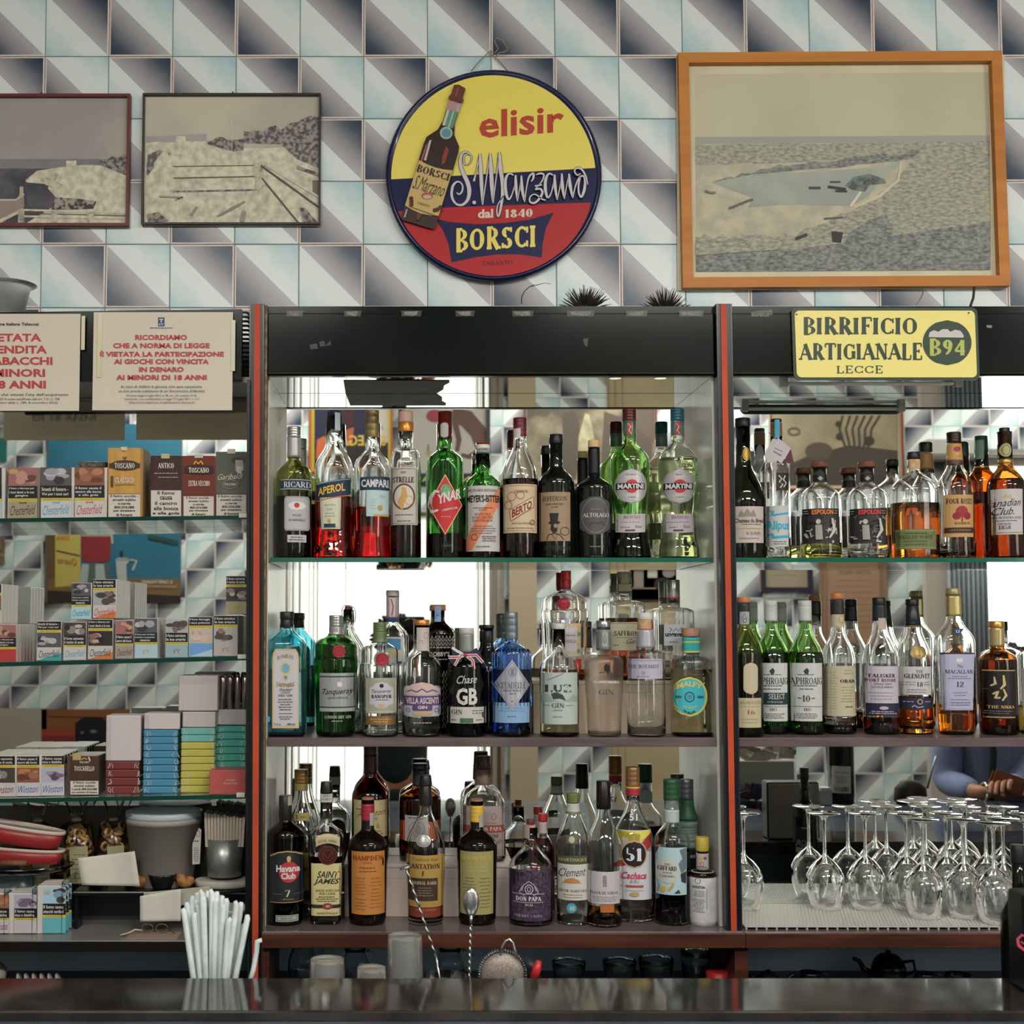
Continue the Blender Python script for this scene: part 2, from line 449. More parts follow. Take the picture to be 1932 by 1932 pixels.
# ================================================================== the room
T = 0.1512
def tile_material():
    m = bpy.data.materials.new('glazed_tile'); m.use_nodes = True
    nt = m.node_tree; N, Lk = nt.nodes, nt.links; b = N['Principled BSDF']
    def mth(op, a, c=None, d=None, clamp=False):
        n = N.new('ShaderNodeMath'); n.operation = op; n.use_clamp = clamp
        for i, q in enumerate((a, c, d)):
            if q is None: continue
            if isinstance(q, (int, float)): n.inputs[i].default_value = q
            else: Lk.new(q, n.inputs[i])
        return n.outputs[0]
    def mix(f, c1, c2):
        n = N.new('ShaderNodeMix'); n.data_type = 'RGBA'
        Lk.new(f, n.inputs[0])
        for i, q in ((6, c1), (7, c2)):
            if isinstance(q, tuple): n.inputs[i].default_value = q
            else: Lk.new(q, n.inputs[i])
        return n.outputs[2]
    tc = N.new('ShaderNodeTexCoord'); uv = N.new('ShaderNodeUVMap'); uv.uv_map = 'UV'; sp = N.new('ShaderNodeSeparateXYZ'); Lk.new(uv.outputs[0], sp.inputs[0])
    x, z = sp.outputs[0], sp.outputs[1]
    s = mth('ADD', x, z)
    no = N.new('ShaderNodeTexNoise'); no.inputs['Scale'].default_value = 22; no.inputs['Detail'].default_value = 3
    Lk.new(tc.outputs['Object'], no.inputs['Vector'])
    oi = N.new('ShaderNodeObjectInfo')
    n0 = mth('MULTIPLY', mth('SUBTRACT', no.outputs['Fac'], .5), .55)
    rv = mth('MULTIPLY', mth('SUBTRACT', oi.outputs['Random'], .5), .35)
    ns = mth('MULTIPLY', s, -1)
    bl = mth('MULTIPLY', mth('ADD', mth('ADD', mth('SUBTRACT', ns, .32), n0), rv), 1.7, clamp=True)
    light = mix(bl, lin('#bcc5c4', 1.34), lin('#92b4b9', 1.27))
    dk = mth('ADD', mth('MULTIPLY', mth('SUBTRACT', s, .04), 1.25), mth('MULTIPLY', n0, .45), clamp=True)
    hv = mth('MULTIPLY', mth('SINE', mth('MULTIPLY', s, 2 * math.pi * 46)), mth('SUBTRACT', .30, mth('MULTIPLY', dk, .26)))
    fac = mth('ADD', mth('ADD', mth('MULTIPLY', dk, .8), .42), hv, clamp=True)
    dcol = mix(dk, lin('#6e6f78', 1.2), lin('#1e384e', 1.0))
    dark = mix(fac, lin('#b4b1b2', 1.25), dcol)
    c = mix(mth('GREATER_THAN', s, 0), light, dark)
    ed = mth('MULTIPLY', mth('MAXIMUM', mth('ABSOLUTE', x), mth('ABSOLUTE', z)), 2)
    c = mix(mth('MULTIPLY', mth('GREATER_THAN', ed, .945), mth('GREATER_THAN', s, -.02)), c, lin('#c9bfb8', 1.2))
    Lk.new(c, b.inputs['Base Color']); b.inputs['Roughness'].default_value = .32; b.inputs['Specular IOR Level'].default_value = .35
    return m
TILE = tile_material()
def tile_mesh():
    h = T / 2 - .0009; g = h - .0012; d = .0045
    V = [(-h, 0, -h), (h, 0, -h), (h, 0, h), (-h, 0, h), (-h, -d + .0012, -h), (h, -d + .0012, -h), (h, -d + .0012, h), (-h, -d + .0012, h),
         (-g, -d, -g), (g, -d, -g), (g, -d, g), (-g, -d, g)]
    Fc = [(8, 9, 10, 11)]
    for a in (0, 4):
        for k in range(4): Fc.append((a + k, a + (k + 1) % 4, a + 4 + (k + 1) % 4, a + 4 + k))
    me = bpy.data.meshes.new('tile'); me.from_pydata(V, [], Fc); me.materials.append(TILE); me.update()
    ul = me.uv_layers.new(name='UV')
    for lp in me.loops: c = me.vertices[lp.vertex_index].co; ul.data[lp.index].uv = (c.x / T, c.z / T)
    return me
TM = tile_mesh()
def tile(xc, yf, zc, par, flip, parent, back=False):
    o = bpy.data.objects.new('tile', TM); COL.objects.link(o)
    o.location = (xc, yf, zc)
    o.rotation_euler = (0, math.pi if flip else 0, math.pi if back else 0)
    o.parent = parent
    return o
GROUT = noisy('#a8a39c', '#8e8a84', 60, g=1.2)
wb = tag(box('wall_back', XL, XR, YW + .0045, YW + .12, 0, ZT, GROUT), kind='structure')
# tiled strip of the bar wall above the cabinets
tx0, tz0 = P(201.5, 342, YW).x, P(201.5, 342, YW).z      # a joint crossing
for i in range(-3, 17):
    for j in range(-3, 4):
        xc, zc = tx0 + (i + .5) * T, tz0 + (j + .5) * T
        if zc < 1.95 or zc > 3.15: continue
        tile(xc, YW + .0045, zc, 0, (i + j) % 2 == 0, wb)

# opposite wall, seen in the mirrors: built from pieces round the door and the window
wm = noisy('#b9b4aa', '#aaa59b', 8, g=1.2)
VD = 2 * YM - YO      # its mirrored distance
def mx(px): return P(px, 1180, VD).x
def mz(py): return P(775, py, VD).z
dx0, dx1, dz0, dz1 = mx(533), mx(932), mz(1520), mz(968)
wx0, wx1, wz0, wz1 = mx(1852), mx(2470), mz(1400), mz(862)
def slab(x0, x1, z0, z1): return (x0, x1, YO - .12, YO - .0045, z0, z1)
wo = tag(boxes('wall_front', [slab(XL, dx0, 0, ZT), slab(dx0, dx1, dz1, ZT), slab(dx0, dx1, 0, dz0), slab(dx1, wx0, 0, ZT),
      slab(wx0, wx1, 0, wz0), slab(wx0, wx1, wz1, ZT), slab(wx1, XR, 0, ZT)], GROUT), kind='structure')
# joint crossing seen in the mirror at (618,1441): columns of 53.2 px
ox0, oz0 = mx(1551), mz(1459)
nt_ = 0
rest = []
for j in range(-2, 13):
    for i in range(-31, 15):
        xc, zc = ox0 + (i + .5) * T, oz0 + (j + .5) * T
        if dx0 - T * .3 < xc < dx1 + T * .8 and zc < dz1 + T * .4: continue
        if wx0 - T * .3 < xc < wx1 + T and wz0 - T * .5 < zc < wz1 + T * .4: continue
        nt_ += 1
        if nt_ <= 300: tile(xc, YO - .0045, zc, 0, (i + j) % 2 == 1, wo, True)
        else: rest.append((xc, zc, (i + j) % 2 == 1))
if rest:   # the highest rows, mostly hidden behind the posters, shelves and cornice
    V, Fc, UV = [], [], []
    h = T / 2 - .0009
    for xc, zc, fl in rest:
        v, f = boxgeo(xc - h, xc + h, YO - .0045, YO, zc - h, zc + h); n = len(V); V += v; Fc += [tuple(a + n for a in q) for q in f]
        sg_ = -1 if fl else 1
        UV += [(-(p_[0] - xc) / T * sg_, (p_[2] - zc) / T * sg_) for p_ in v]
    o = tag(mesh('tile_field', V, Fc, TILE, wo), kind='stuff'); ul = o.data.uv_layers.new(name='UV')
    for lp in o.data.loops: ul.data[lp.index].uv = UV[lp.vertex_index]
tag(box('wall_left', XL - .12, XL, YO - .12, YW + .12, 0, ZT, wm), kind='structure')
tag(box('wall_right', XR, XR + .12, YO - .12, YW + .12, 0, ZT, wm), kind='structure')
tag(box('floor', XL - .1, XR + .1, YO - .12, YW + .12, -.1, 0, noisy('#6a5a4e', '#4e443c', 6, g=1.)), kind='structure')
tag(box('ceiling', XL - .1, XR + .1, YO - .12, YW + .12, ZT, ZT + .1, mat('#d8d4c8', .8, g=1.2)), kind='structure')
# housings for the added, unseen ceiling fill lights
for (lx, ly), nm in zip(FILL_LAMPS, ('long ceiling lamp over the doorway', 'long ceiling lamp over the tiled wall beside the doorway', 'long ceiling lamp over the wide window', 'long ceiling lamp in the middle of the room')):
    e = empty('ceiling_fill_lamp', (lx, ly, ZT), nm, 'lamp', 'ceiling lamps')
    box('housing', lx - .7, lx + .7, ly - .16, ly + .16, ZT - .03, ZT - .005, mat('#d0d0cc', .5), e, .004)
    for s_ in (-.6, .6): box('bracket', lx + s_ - .02, lx + s_ + .02, ly - .02, ly + .02, ZT - .075, ZT - .031, mat('#8a8a86', .5), e)
# openings
alu = mat('#9a9a94', .4, .6)
wht = mat('#b5b2aa', .5)
def frame_of(name, x0, x1, z0, z1, mull, wdt=.045):
    e = tag(boxes(name, [(x0, x1, YO - .09, YO - .03, z1 - wdt, z1), (x0, x1, YO - .09, YO - .03, z0, z0 + wdt),
            (x0, x0 + wdt, YO - .09, YO - .03, z0, z1), (x1 - wdt, x1, YO - .09, YO - .03, z0, z1)]
            + [(m_ - .018, m_ + .018, YO - .08, YO - .04, z0, z1) for m_ in mull], wht), kind='structure')
    box('pane', x0 + wdt, x1 - wdt, YO - .062, YO - .057, z0 + wdt, z1 - wdt, glass((.98, .98, .97), name='window_glass'), e)
    return e
d1 = frame_of('door_1', dx0, dx1, dz0, dz1, [], .02)
w2 = frame_of('window_1', wx0, wx1, wz0, wz1, [wx0 + .95])
# thin cords of a door curtain at both sides of the opening
strm = mat('#7a7672', .6)
cu = empty('cord_curtain', ((dx0 + dx1) / 2, YO + .03, dz1), 'curtain of thin hanging cords drawn to the sides of the bright doorway', 'curtain')
rng = random.Random(4)
for k in range(34):
    sx = (mx(912) + rng.uniform(-.05, .09)) if k % 2 else (mx(540) + abs(rng.gauss(0, .09)))
    tube('cord', [(sx, YO + .03 + rng.uniform(-.01, .01), dz1 + .02), (sx + rng.uniform(-.004, .004), YO + .03, dz0 + .02)], rng.uniform(.0015, .004), strm, cu, 4)
tag(box('door_frame', dx1 - .01, dx1 + .035, YO - .004, YO + .03, 0, dz1 + .04, mat('#8f8274', .5)), kind='structure').name = 'trim_1'
tag(box('trim_2', mx(960), mx(1012), YO - .004, YO + .045, .3, mz(1050), mat('#a3937a', .55)), kind='structure')
tag(box('trim_3', mx(1742), mx(1784), YO - .004, YO + .05, .3, mz(1070), mat('#a39a90', .55)), kind='structure')
c2 = empty('drawn_curtain', (mx(1815), YO + .06, 2), 'blue-grey pleated curtain at the left edge of the bright window', 'curtain')
V, Fc = [], []
for k in range(41):
    xx = mx(1783) + (mx(1856) - mx(1783)) * k / 40
    for zz in (mz(1420), mz(862)): V.append((xx, YO + .05 + .018 * math.sin(k * 1.3), zz))
for k in range(40): Fc.append((2 * k, 2 * k + 2, 2 * k + 3, 2 * k + 1))
o = mesh('cloth', V, Fc, mat('#8a959c', .8), c2, True); sd = o.modifiers.new('s', 'SOLIDIFY'); sd.thickness = .003
box('rail', mx(1735), mx(2490), YO + .03, YO + .06, mz(858), mz(850), alu, c2)

def framed(name, lab, cat, x0, x1, y0, y1, D, mir, fw, fcol, items, depth=.018, tilt=0., parentless=True, hook=False):
    """a framed flat print; px box of its outside; items drawn in the same pixel frame"""
    pl = Plane(D, mir)
    e = empty(name, pl.map((x0 + x1) / 2, (y0 + y1) / 2, 0), lab, cat)
    a, b = P(x0, y0, D), P(x1, y1, D)
    sg = -1 if mir else 1
    yy = (2 * YM - D) if mir else D
    f = fw * S(D)
    y_front, y_back = (yy + depth, yy) if mir else (yy - depth, yy)
    if fw:
        bm = bmesh.new()
        def bar(p):
            vs = [bm.verts.new((q[0], y_front, q[1])) for q in p] + [bm.verts.new((q[0], y_back, q[1])) for q in p]
            for q in ((0, 1, 2, 3), (7, 6, 5, 4), (0, 4, 5, 1), (1, 5, 6, 2), (2, 6, 7, 3), (3, 7, 4, 0)): bm.faces.new([vs[i] for i in q])
        g = .0003
        xa, xb, zt, zb = a.x, b.x, a.z, b.z
        bar([(xa, zt), (xa + f, zt - f), (xb - f, zt - f), (xb, zt)]); bar([(xa, zb), (xb, zb), (xb - f, zb + f), (xa + f, zb + f)])
        bar([(xa, zt - g), (xa, zb + g), (xa + f, zb + f + g), (xa + f, zt - f - g)]); bar([(xb, zt - g), (xb - f, zt - f - g), (xb - f, zb + f + g), (xb, zb + g)])
        bmesh.ops.recalc_face_normals(bm, faces=bm.faces)
        me = bpy.data.meshes.new('frame'); bm.to_mesh(me); bm.free(); link('frame', me, fcol, e)
    bx = box('backing', a.x + .001, b.x - .001, yy + .0004 if mir else yy - .006, yy + .006 if mir else yy, b.z + .001, a.z - .001, mat('#5a5048', .8), e)
    pr = Print(pl, .0068); pr.do(items); pr.build('print', e)
    if hook:
        hk = P(hook, y0 - 3, D); tube('hook', [(hk.x, yy - .004, hk.z + .004), (hk.x, yy - .012, hk.z), (hk.x, yy - .010, hk.z - .006)], .0016, mat('#3a3836', .5), e)
    if tilt: e.rotation_euler = (0, R2(tilt), 0)
    return e
# ---- pictures on the bar wall
def rockline(x0, x1, y0, y1, n, amp, seed):
    r = random.Random(seed)
    return [(x0 + (x1 - x0) * k / n, y0 + (y1 - y0) * k / n + r.uniform(-amp, amp)) for k in range(n + 1)]
SNOW = noisy('#cbc5ae', '#9f9888', 60, .36, .72); SNOW2 = noisy('#bbb49c', '#7c756f', 70, .42, .70, detail=12)
BUSH = noisy('#8f8880', '#4c4850', 110, .42, .6); SEA = noisy('#3f3e48', '#56545c', 20)
SKYG = noisy('#8f8b88', '#9c978e', 6); SKYG2 = noisy('#a39e90', '#b4ae9a', 5)
sky_items = [('r', 275, 604, 182, 426, SKYG2)]
framed('framed_photograph', 'black-framed sepia photograph of a snowy seaside wall and fence', 'picture', 272, 605, 181, 427, YW, False, 3.5, mat('#26261f', .4), [
    ('r', 272, 605, 181, 427, SKYG2),
    ('y', [(275, 258), (390, 252), (390, 270), (275, 274)], noisy('#8a8890', '#9a9794', 8)),
    ('y', [(275, 270)] + rockline(300, 392, 268, 266, 6, 1.5, 1) + [(420, 285), (455, 280), (560, 278), (603, 300), (603, 424), (275, 424)], SNOW),
    ('y', rockline(390, 460, 262, 262, 7, 4, 2) + [(460, 284), (440, 286), (392, 272)], BUSH),
    ('y', rockline(460, 540, 250, 240, 8, 6, 3) + rockline(540, 603, 240, 216, 6, 6, 4) + [(603, 318), (560, 300), (530, 272), (460, 270)], BUSH),
    ('y', [(278, 292), (300, 283), (322, 288), (318, 298), (296, 310), (280, 330), (276, 330)], noisy('#5a5658', '#8b867c', 90, .45, .55)),
    ('y', [(332, 257), (350, 257), (350, 269), (332, 269)], SNOW),
    ('y', [(290, 308), (311, 281), (326, 304), (328, 360), (296, 362)], SNOW),
    ('l', [(327, 314), (480, 312)], 1.6, '#5c5650'), ('l', [(327, 336), (480, 333)], 2.2, '#5c5650'), ('l', [(327, 361), (400, 360), (484, 358)], 3, BUSH),
    ('y', [(478, 308), (494, 306), (500, 350), (484, 360)], SNOW2),
    ('l', [(492, 312), (603, 392)], 3.6, '#4f4a48'), ('l', [(494, 336), (566, 424)], 3.2, '#4f4a48'), ('l', [(497, 308), (603, 372)], 5, SNOW),
    ('l', [(560, 315), (603, 330)], 6, BUSH), ('y', [(566, 392), (575, 392), (600, 420), (572, 420)], BUSH), ('y', [(590, 340), (603, 340), (603, 370), (590, 362)], '#6a625c'),
    ('l', [(410, 408), (440, 392), (462, 380)], [3, 6, 3], '#857f74'), ('l', [(360, 406), (372, 390)], 5, '#8a8478'), ('l', [(456, 418), (460, 398)], 8, '#8a8478'),
    ('l', [(300, 370), (345, 372), (330, 378)], 3, '#958f80'), ('y', [(278, 404), (300, 400), (318, 416), (280, 420)], BUSH),
    ('l', [(437.5, 228), (437.5, 286)], 1.2, '#c8c2ae'),
    ], hook=440)
framed('framed_photograph', 'red-framed sepia photograph of a snowy bay with a jetty', 'picture', -90, 245, 182, 430, YW, False, 5.5, mat('#5e201c', .4), [
    ('r', -90, 245, 182, 430, SKYG), ('r', -85, 241, 300, 332, noisy('#6f6e74', '#7c7a7e', 8)), ('r', -85, 241, 318, 427, SEA),
    ('y', [(48, 340), (70, 322), (110, 316), (160, 311), (190, 312), (241, 332), (241, 427), (40, 427), (100, 390), (105, 372), (90, 355), (95, 348), (50, 344)], SNOW),
    ('y', [(75, 332), (100, 326), (116, 330), (104, 340), (120, 350), (100, 356), (78, 344)], SNOW2),
    ('y', [(105, 372), (150, 375), (182, 380), (176, 394), (130, 396), (96, 396)], noisy('#958e80', '#3f3a40', 90, .44, .56)),
    ('y', rockline(182, 241, 304, 292, 6, 4, 7) + [(241, 330), (205, 318)], BUSH),
    ('y', [(125, 303), (144, 303), (144, 314), (125, 314)], SNOW),
    ('y', [(-85, 378), (30, 378), (44, 352), (46, 390), (0, 424), (-85, 424)], '#8a7a78'), ('l', [(-85, 377), (30, 377), (46, 366)], 3, '#b9b09c'), ('r', 37, 44, 352, 372, '#a59c8c'),
    ('l', [(40, 396), (120, 398), (241, 402)], 4, SNOW), ('l', [(40, 408), (241, 412)], 4, SNOW), ('l', [(42, 402), (241, 407)], 1.6, '#5c5650'), ('l', [(-20, 427), (45, 395)], 6, SNOW),
    ('r', 96, 108, 398, 420, SNOW2), ('r', 165, 178, 400, 422, SNOW2), ('r', 34, 46, 394, 420, SNOW2),
    ], hook=80)
PAPER = noisy('#bab396', '#c2bb9e', 12)
LAND = noisy('#a9a590', '#6e726c', 75, .34, .70, stretch=(1, 1, 2.4), detail=14); LAND2 = noisy('#8e9088', '#4f5758', 90, .34, .68, stretch=(1, 1, 2.0), detail=14)
framed('framed_harbour_print', 'large orange wooden frame with faded print of rowing boats in a rocky inlet', 'picture', 1277, 1896, 106, 546, YW, False, 20, noisy('#ad6c18', '#a06014', 3, stretch=(.3, 1, 8), g=1.35, rough=.45), [
    ('r', 1277, 1896, 106, 546, PAPER), ('r', 1312, 1868, 138, 258, noisy('#aaa78c', '#b3ae92', 4)),
    ('r', 1312, 1868, 257, 511, noisy('#b4ae94', '#a29f8a', 30)),
    ('r', 1312, 1868, 257, 270, '#92948a'), ('y', rockline(1312, 1868, 272, 268, 14, 2, 8) + [(1868, 300), (1312, 310)], LAND),
    ('y', [(1340, 342), (1420, 328), (1560, 322), (1660, 316), (1700, 304), (1690, 320), (1668, 330), (1640, 370), (1606, 388), (1480, 385), (1410, 390), (1420, 372), (1395, 362)], noisy('#8d958c', '#9aa095', 10)),
    ('y', rockline(1350, 1470, 340, 312, 10, 3, 9) + rockline(1480, 1740, 312, 284, 14, 4, 10) + rockline(1720, 1560, 300, 318, 10, 2, 11) + [(1420, 328), (1345, 342)], LAND2),
    ('y', [(1594, 350), (1610, 334), (1640, 328), (1668, 338), (1672, 346), (1640, 350), (1632, 362), (1606, 358)], noisy('#707a74', '#4a5452', 60)),
    ('y', rockline(1740, 1868, 282, 275, 8, 4, 12) + [(1868, 511), (1312, 511)] + rockline(1312, 1500, 448, 446, 10, 8, 13) + rockline(1520, 1600, 432, 400, 6, 5, 14) + [(1650, 372), (1690, 340)], LAND),
    ('y', [(1600, 440), (1640, 415), (1672, 405), (1686, 440), (1650, 490), (1590, 470)], LAND2),
    ('y', [(1500, 470), (1868, 420), (1868, 511), (1312, 511), (1312, 470)], LAND2),
    ('l', [(1700, 305), (1695, 340), (1660, 370), (1610, 392)], [3, 5, 6, 3], '#bdb699'),
    ('l', [(1604, 390), (1624, 362)], 5, '#c4bda4'),
    ('l', [(1526, 354), (1548, 354)], 4.5, '#3f4542'), ('l', [(1566, 343), (1586, 343)], 3, '#4c504c'), ('l', [(1562, 352), (1596, 357)], 5, '#353a38'), ('l', [(1576, 360), (1598, 361)], 3.5, '#353a38'),
    ('y', [(1568, 436), (1590, 438), (1586, 458), (1570, 456)], '#34363a'), ('l', [(1500, 450), (1522, 442)], 6, '#3c3e40'), ('l', [(1554, 412), (1590, 410)], 3, '#5a5c58'),
    ('y', rockline(1312, 1480, 448, 440, 10, 8, 15) + [(1470, 470), (1312, 480)], LAND),
    ('l', rockline(1375, 1420, 392, 374, 5, 2, 16), 4, '#5c605a'), ('l', rockline(1330, 1350, 358, 362, 3, 2, 17), 4, '#6c6f68'),
    ], depth=.026, tilt=-.35, hook=1579)
# ================================================================== bottles
DARKG = mat('#0d0f0d', .06, g=1., spec=.6)
SURF = {}
class Bottle:
    def __init__(s, name, lab, cx, D, zb, top, R, sh, nk, rn, p=1.5, gl=None, liq=None, body=None, n=2., ky=1., base=None, th=.0022,
                 cat='bottle', group=None, mir=False, opaque=False, topcut=0, rt=None):
        s.cx, s.D, s.n, s.ky, s.mir = cx, D, n, ky, mir
        ymid = (top + sh) / 2
        zt, zs, zn = Z(top + topcut, D), Z(sh, D), Z(nk, D)
        s.zb = zb; s.x0 = P(cx, sh, D).x; k = S(D); R *= k; rn *= k
        rt = rn if rt is None else rt * k
        pr = [(R * .86, zb), (R * .97, zb + .002), (R, zb + .007)]
        if body:
            pts = [(zb + .007, (body[0][1] if body[0][0] is None else R / k) * k)] if body[0][0] is None else [(zb + .007, R)]
            for y, r in body:
                if y is not None: pts.append((Z(y, D), r * k))
            pts.append((zs, R)) if pts[-1][0] < zs - .001 else None
            if body[0][0] is None:
                r0 = body[0][1] * k; pr = [(r0 * .86, zb), (r0 * .97, zb + .002), (r0, zb + .007)]
            for i in range(len(pts) - 1):
                (za, ra), (zc, rc) = pts[i], pts[i + 1]
                for q in range(1, 7):
                    t = q / 6; tt = t * t * (3 - 2 * t)
                    pr.append((ra + (rc - ra) * tt, za + (zc - za) * t))
        else:
            pr += [(R, zb + (zs - zb) * q / 3) for q in (1, 2, 3)]
        Rs = pr[-1][0]
        for q in range(1, 15):
            t = q / 14
            g = .5 + .5 * math.cos(math.pi * t ** p)
            if p > 2.2: g = math.sqrt(max(0, 1 - t ** 2.4)) * .9 + (1 - t) * .1   # hard, box-like shoulder
            pr.append((rn + (Rs - rn) * g, zs + (zn - zs) * t))
        pr.append((rt, zt))
        s.pr = pr; s.k = k
        yy = 2 * YM - D if mir else D
        s.yy = yy
        s.root = empty(name, (s.x0, yy, zb), lab, cat, group)
        gl = gl or CLEAR
        s.opaque = opaque
        if opaque: lathe('glass', pr, s.x0, yy, gl, s.root, 36, n, ky)
        else:
            inn = [(max(r - th, .003), z) for r, z in pr]
            zin = zb + (.006 if th < .003 else .012)
            inn = [(r, max(z, zin)) for r, z in inn]
            lathe('glass', pr + inn[::-1], s.x0, yy, gl, s.root, 36, n, ky)
            if liq and (isinstance(liq[0], str) or min(liq[0]) < .8):
                c, yl = liq; zl = Z(yl, D)
                lp = [(r + .0002, z) for r, z in inn if z < zl - .0005]
                lp += [(s.rad(zl) - th + .0002, zl)]
                lathe('liquid', lp, s.x0, yy, liquid(c) if not isinstance(c, str) else mat(c, .1), s.root, 32, n, ky)
    def rad(s, z):
        pr = s.pr
        if z <= pr[0][1]: return pr[0][0]
        for i in range(len(pr) - 1):
            if pr[i][1] <= z <= pr[i + 1][1] and pr[i + 1][1] > pr[i][1]:
                t = (z - pr[i][1]) / (pr[i + 1][1] - pr[i][1]); return pr[i][0] + (pr[i + 1][0] - pr[i][0]) * t
        return pr[-1][0]
    def map(s, px, py, e=0., extra=0.):
        z0 = Z(py, s.D); rm = s.rad(z0) * s.ky
        v = P(px, py, s.D - rm); r = s.rad(v.z) + s.ex
        u = max(-.975 * r, min(.975 * r, v.x - s.x0))
        y = s.D - s.ky * (r ** s.n - abs(u) ** s.n) ** (1 / s.n) - e
        if s.mir: y = 2 * YM - y
        return Vector((s.x0 + u, y, v.z))
    ex = 0.
    def cap(s, y0, y1, r, m, name='cap', r2=None, bev=True, seg=28, grip=False):
        k = s.k; z0, z1 = Z(y1, s.D), Z(y0, s.D); r *= k; r2 = r if r2 is None else r2 * k
        if isinstance(m, str): m = mat(m, .35)
        b = min(.0012, (z1 - z0) * .2)
        pr = [(r * .98, z0), (r, z0 + b)]
        if grip:
            for q in range(1, 4):
                zz = z0 + (z1 - z0) * q / 4; pr += [(r, zz - .0012), (r * .975, zz), (r, zz + .0012)]
        pr += [(r2, z1 - b), (r2 * .93, z1)]
        return lathe(name, pr, s.x0, s.yy, m, s.root, seg)
    def sleeve(s, y0, y1, m, name='neck_label', ex=.0009, front=False):
        """thin wrap round the neck following the glass"""
        z0, z1 = Z(y1, s.D), Z(y0, s.D)
        if isinstance(m, str): m = mat(m, .4)
        N = 8; pr = [(s.rad(z0 + (z1 - z0) * i / N) + ex, z0 + (z1 - z0) * i / N) for i in range(N + 1)]
        return lathe(name, pr, s.x0, s.yy, m, s.root, 28, s.n, s.ky)
    def label(s, x0, x1, y0, y1, m, items=(), shape='rect', name='label', slant=0., ex=0., sag=0.):
        s.ex = ex
        a = Print(s, .0006); a.patch(x0, x1, y0, y1, m, shape, slant=slant, sag=sag)
        lb = a.build(name, s.root)
        if items:
            b = Print(s, .0009); b.do(items); b.build('printing', lb)
        s.ex = 0.
        return lb
    def printing(s, items, name='printing'):
        b = Print(s, .0008); b.do(items); return b.build(name, s.root)
# ================================================================== cabinets
MIRROR = mat('#e6ebe6', .0, 1., g=1.); MIRROR.name = 'mirror'
BLK = noisy('#121a17', '#18211e', 5, rough=.13, g=.6, spec=.16)
BLK2 = mat('#10151a', .3, g=1.)
ORG = noisy('#b8441f', '#ae3e1c', 12, g=1.0, rough=.5, spec=.15)
WOODB = noisy('#3a1f17', '#4f2c1f', 4, stretch=(1.2, 1, 14), g=1.1, rough=.35)
SHELFW = noisy('#4f4244', '#5c4e4f', 9, stretch=(1, 1, 6), g=1.2, rough=.32)
SIDE = mat('#c4c3bd', .22, .25, g=1.2)
GEDGE = mat('#0f5a48', .12, g=1.); GSLAB = glass((.86, .97, .93), name='shelf_glass')
ZC = Z(712, YF)                 # underside of the cabinet ceiling
Z1 = Z(1052, YF); Z2 = Z(1392, YF); YB = 2.715; Z3 = Z(1758, YB)
ZCT = Z(574, 2.735)
LX0, LX1 = X(505, YF), X(1349, YF)
RX0, RX1 = X(1386, YF), X(1999, YF) + .25
WX0, WX1 = X(-160, YF), X(468, YF)

mid = empty('display_cabinet', ((LX0 + LX1) / 2, YW, Z3), 'middle display cabinet with mirrored back holding aperitif, gin and rum bottles', 'cabinet', 'back-bar cabinets')
rgt = empty('display_cabinet', (RX0 + .5, YW, Z3), 'right display cabinet with mirrored back holding whisky bottles and upturned wine glasses', 'cabinet', 'back-bar cabinets')
lft = empty('display_cabinet', (WX1 - .4, YW, Z3), 'left display cabinet with three glass shelves of cigarette packs', 'cabinet', 'back-bar cabinets')
def glass_shelf(par, x0, x1, zt, th, name='glass_shelf', rise=0.):
    V, Fc = boxgeo(x0, x1, YF + .0015, YM - .002, zt - th, zt)
    o = mesh(name, V, Fc, GSLAB, par)
    box('polished_edge', x0, x1, YF, YF + .0014, zt - th, zt, GEDGE, o)
    return o
def carcass(par, x0, x1, zlo, ztop):
    box('mirror', x0, x1, YM, YM + .005, zlo, ztop, MIRROR, par)
    box('ceiling_mirror', x0, x1, YF + .004, YM - .001, ztop + .0005, ztop + .006, MIRROR, par)
    box('back_panel', x0 - .01, x1 + .01, YM + .0055, YW - .006, zlo - .02, ZCT - .02, mat('#3a3430', .7), par)
    box('top_board', x0 - .01, x1 + .01, 2.745, YW - .006, ZCT - .018, ZCT - .002, BLK, par)
    box('cornice', x0 - .002, x1 + .002, 2.737, 2.757, ztop - .001, ZCT - .0185, BLK, par, .002)
    box('bottom_lip', x0 - .002, x1 + .002, 2.732, 2.756, ztop + .001, ztop + .0075, mat('#2a2c2a', .15, .7, g=1.), par, .002)
for par, a, b in ((mid, LX0, LX1), (rgt, RX0, RX1)):
    carcass(par, a, b, Z3 + .0005, ZC)
    box('side_panel', a - .008, a, YF, YM, Z3 + .0005, ZC, SIDE, par)
    box('side_panel', b, b + .008, YF, YM, Z3 + .0005, ZC, SIDE, par)
    glass_shelf(par, a + .004, b - .004, Z1, .0095)
    box('wooden_shelf', a + .001, b - .001, YF - .004, YM - .001, Z2 - .018, Z2, SHELFW, par, .001)
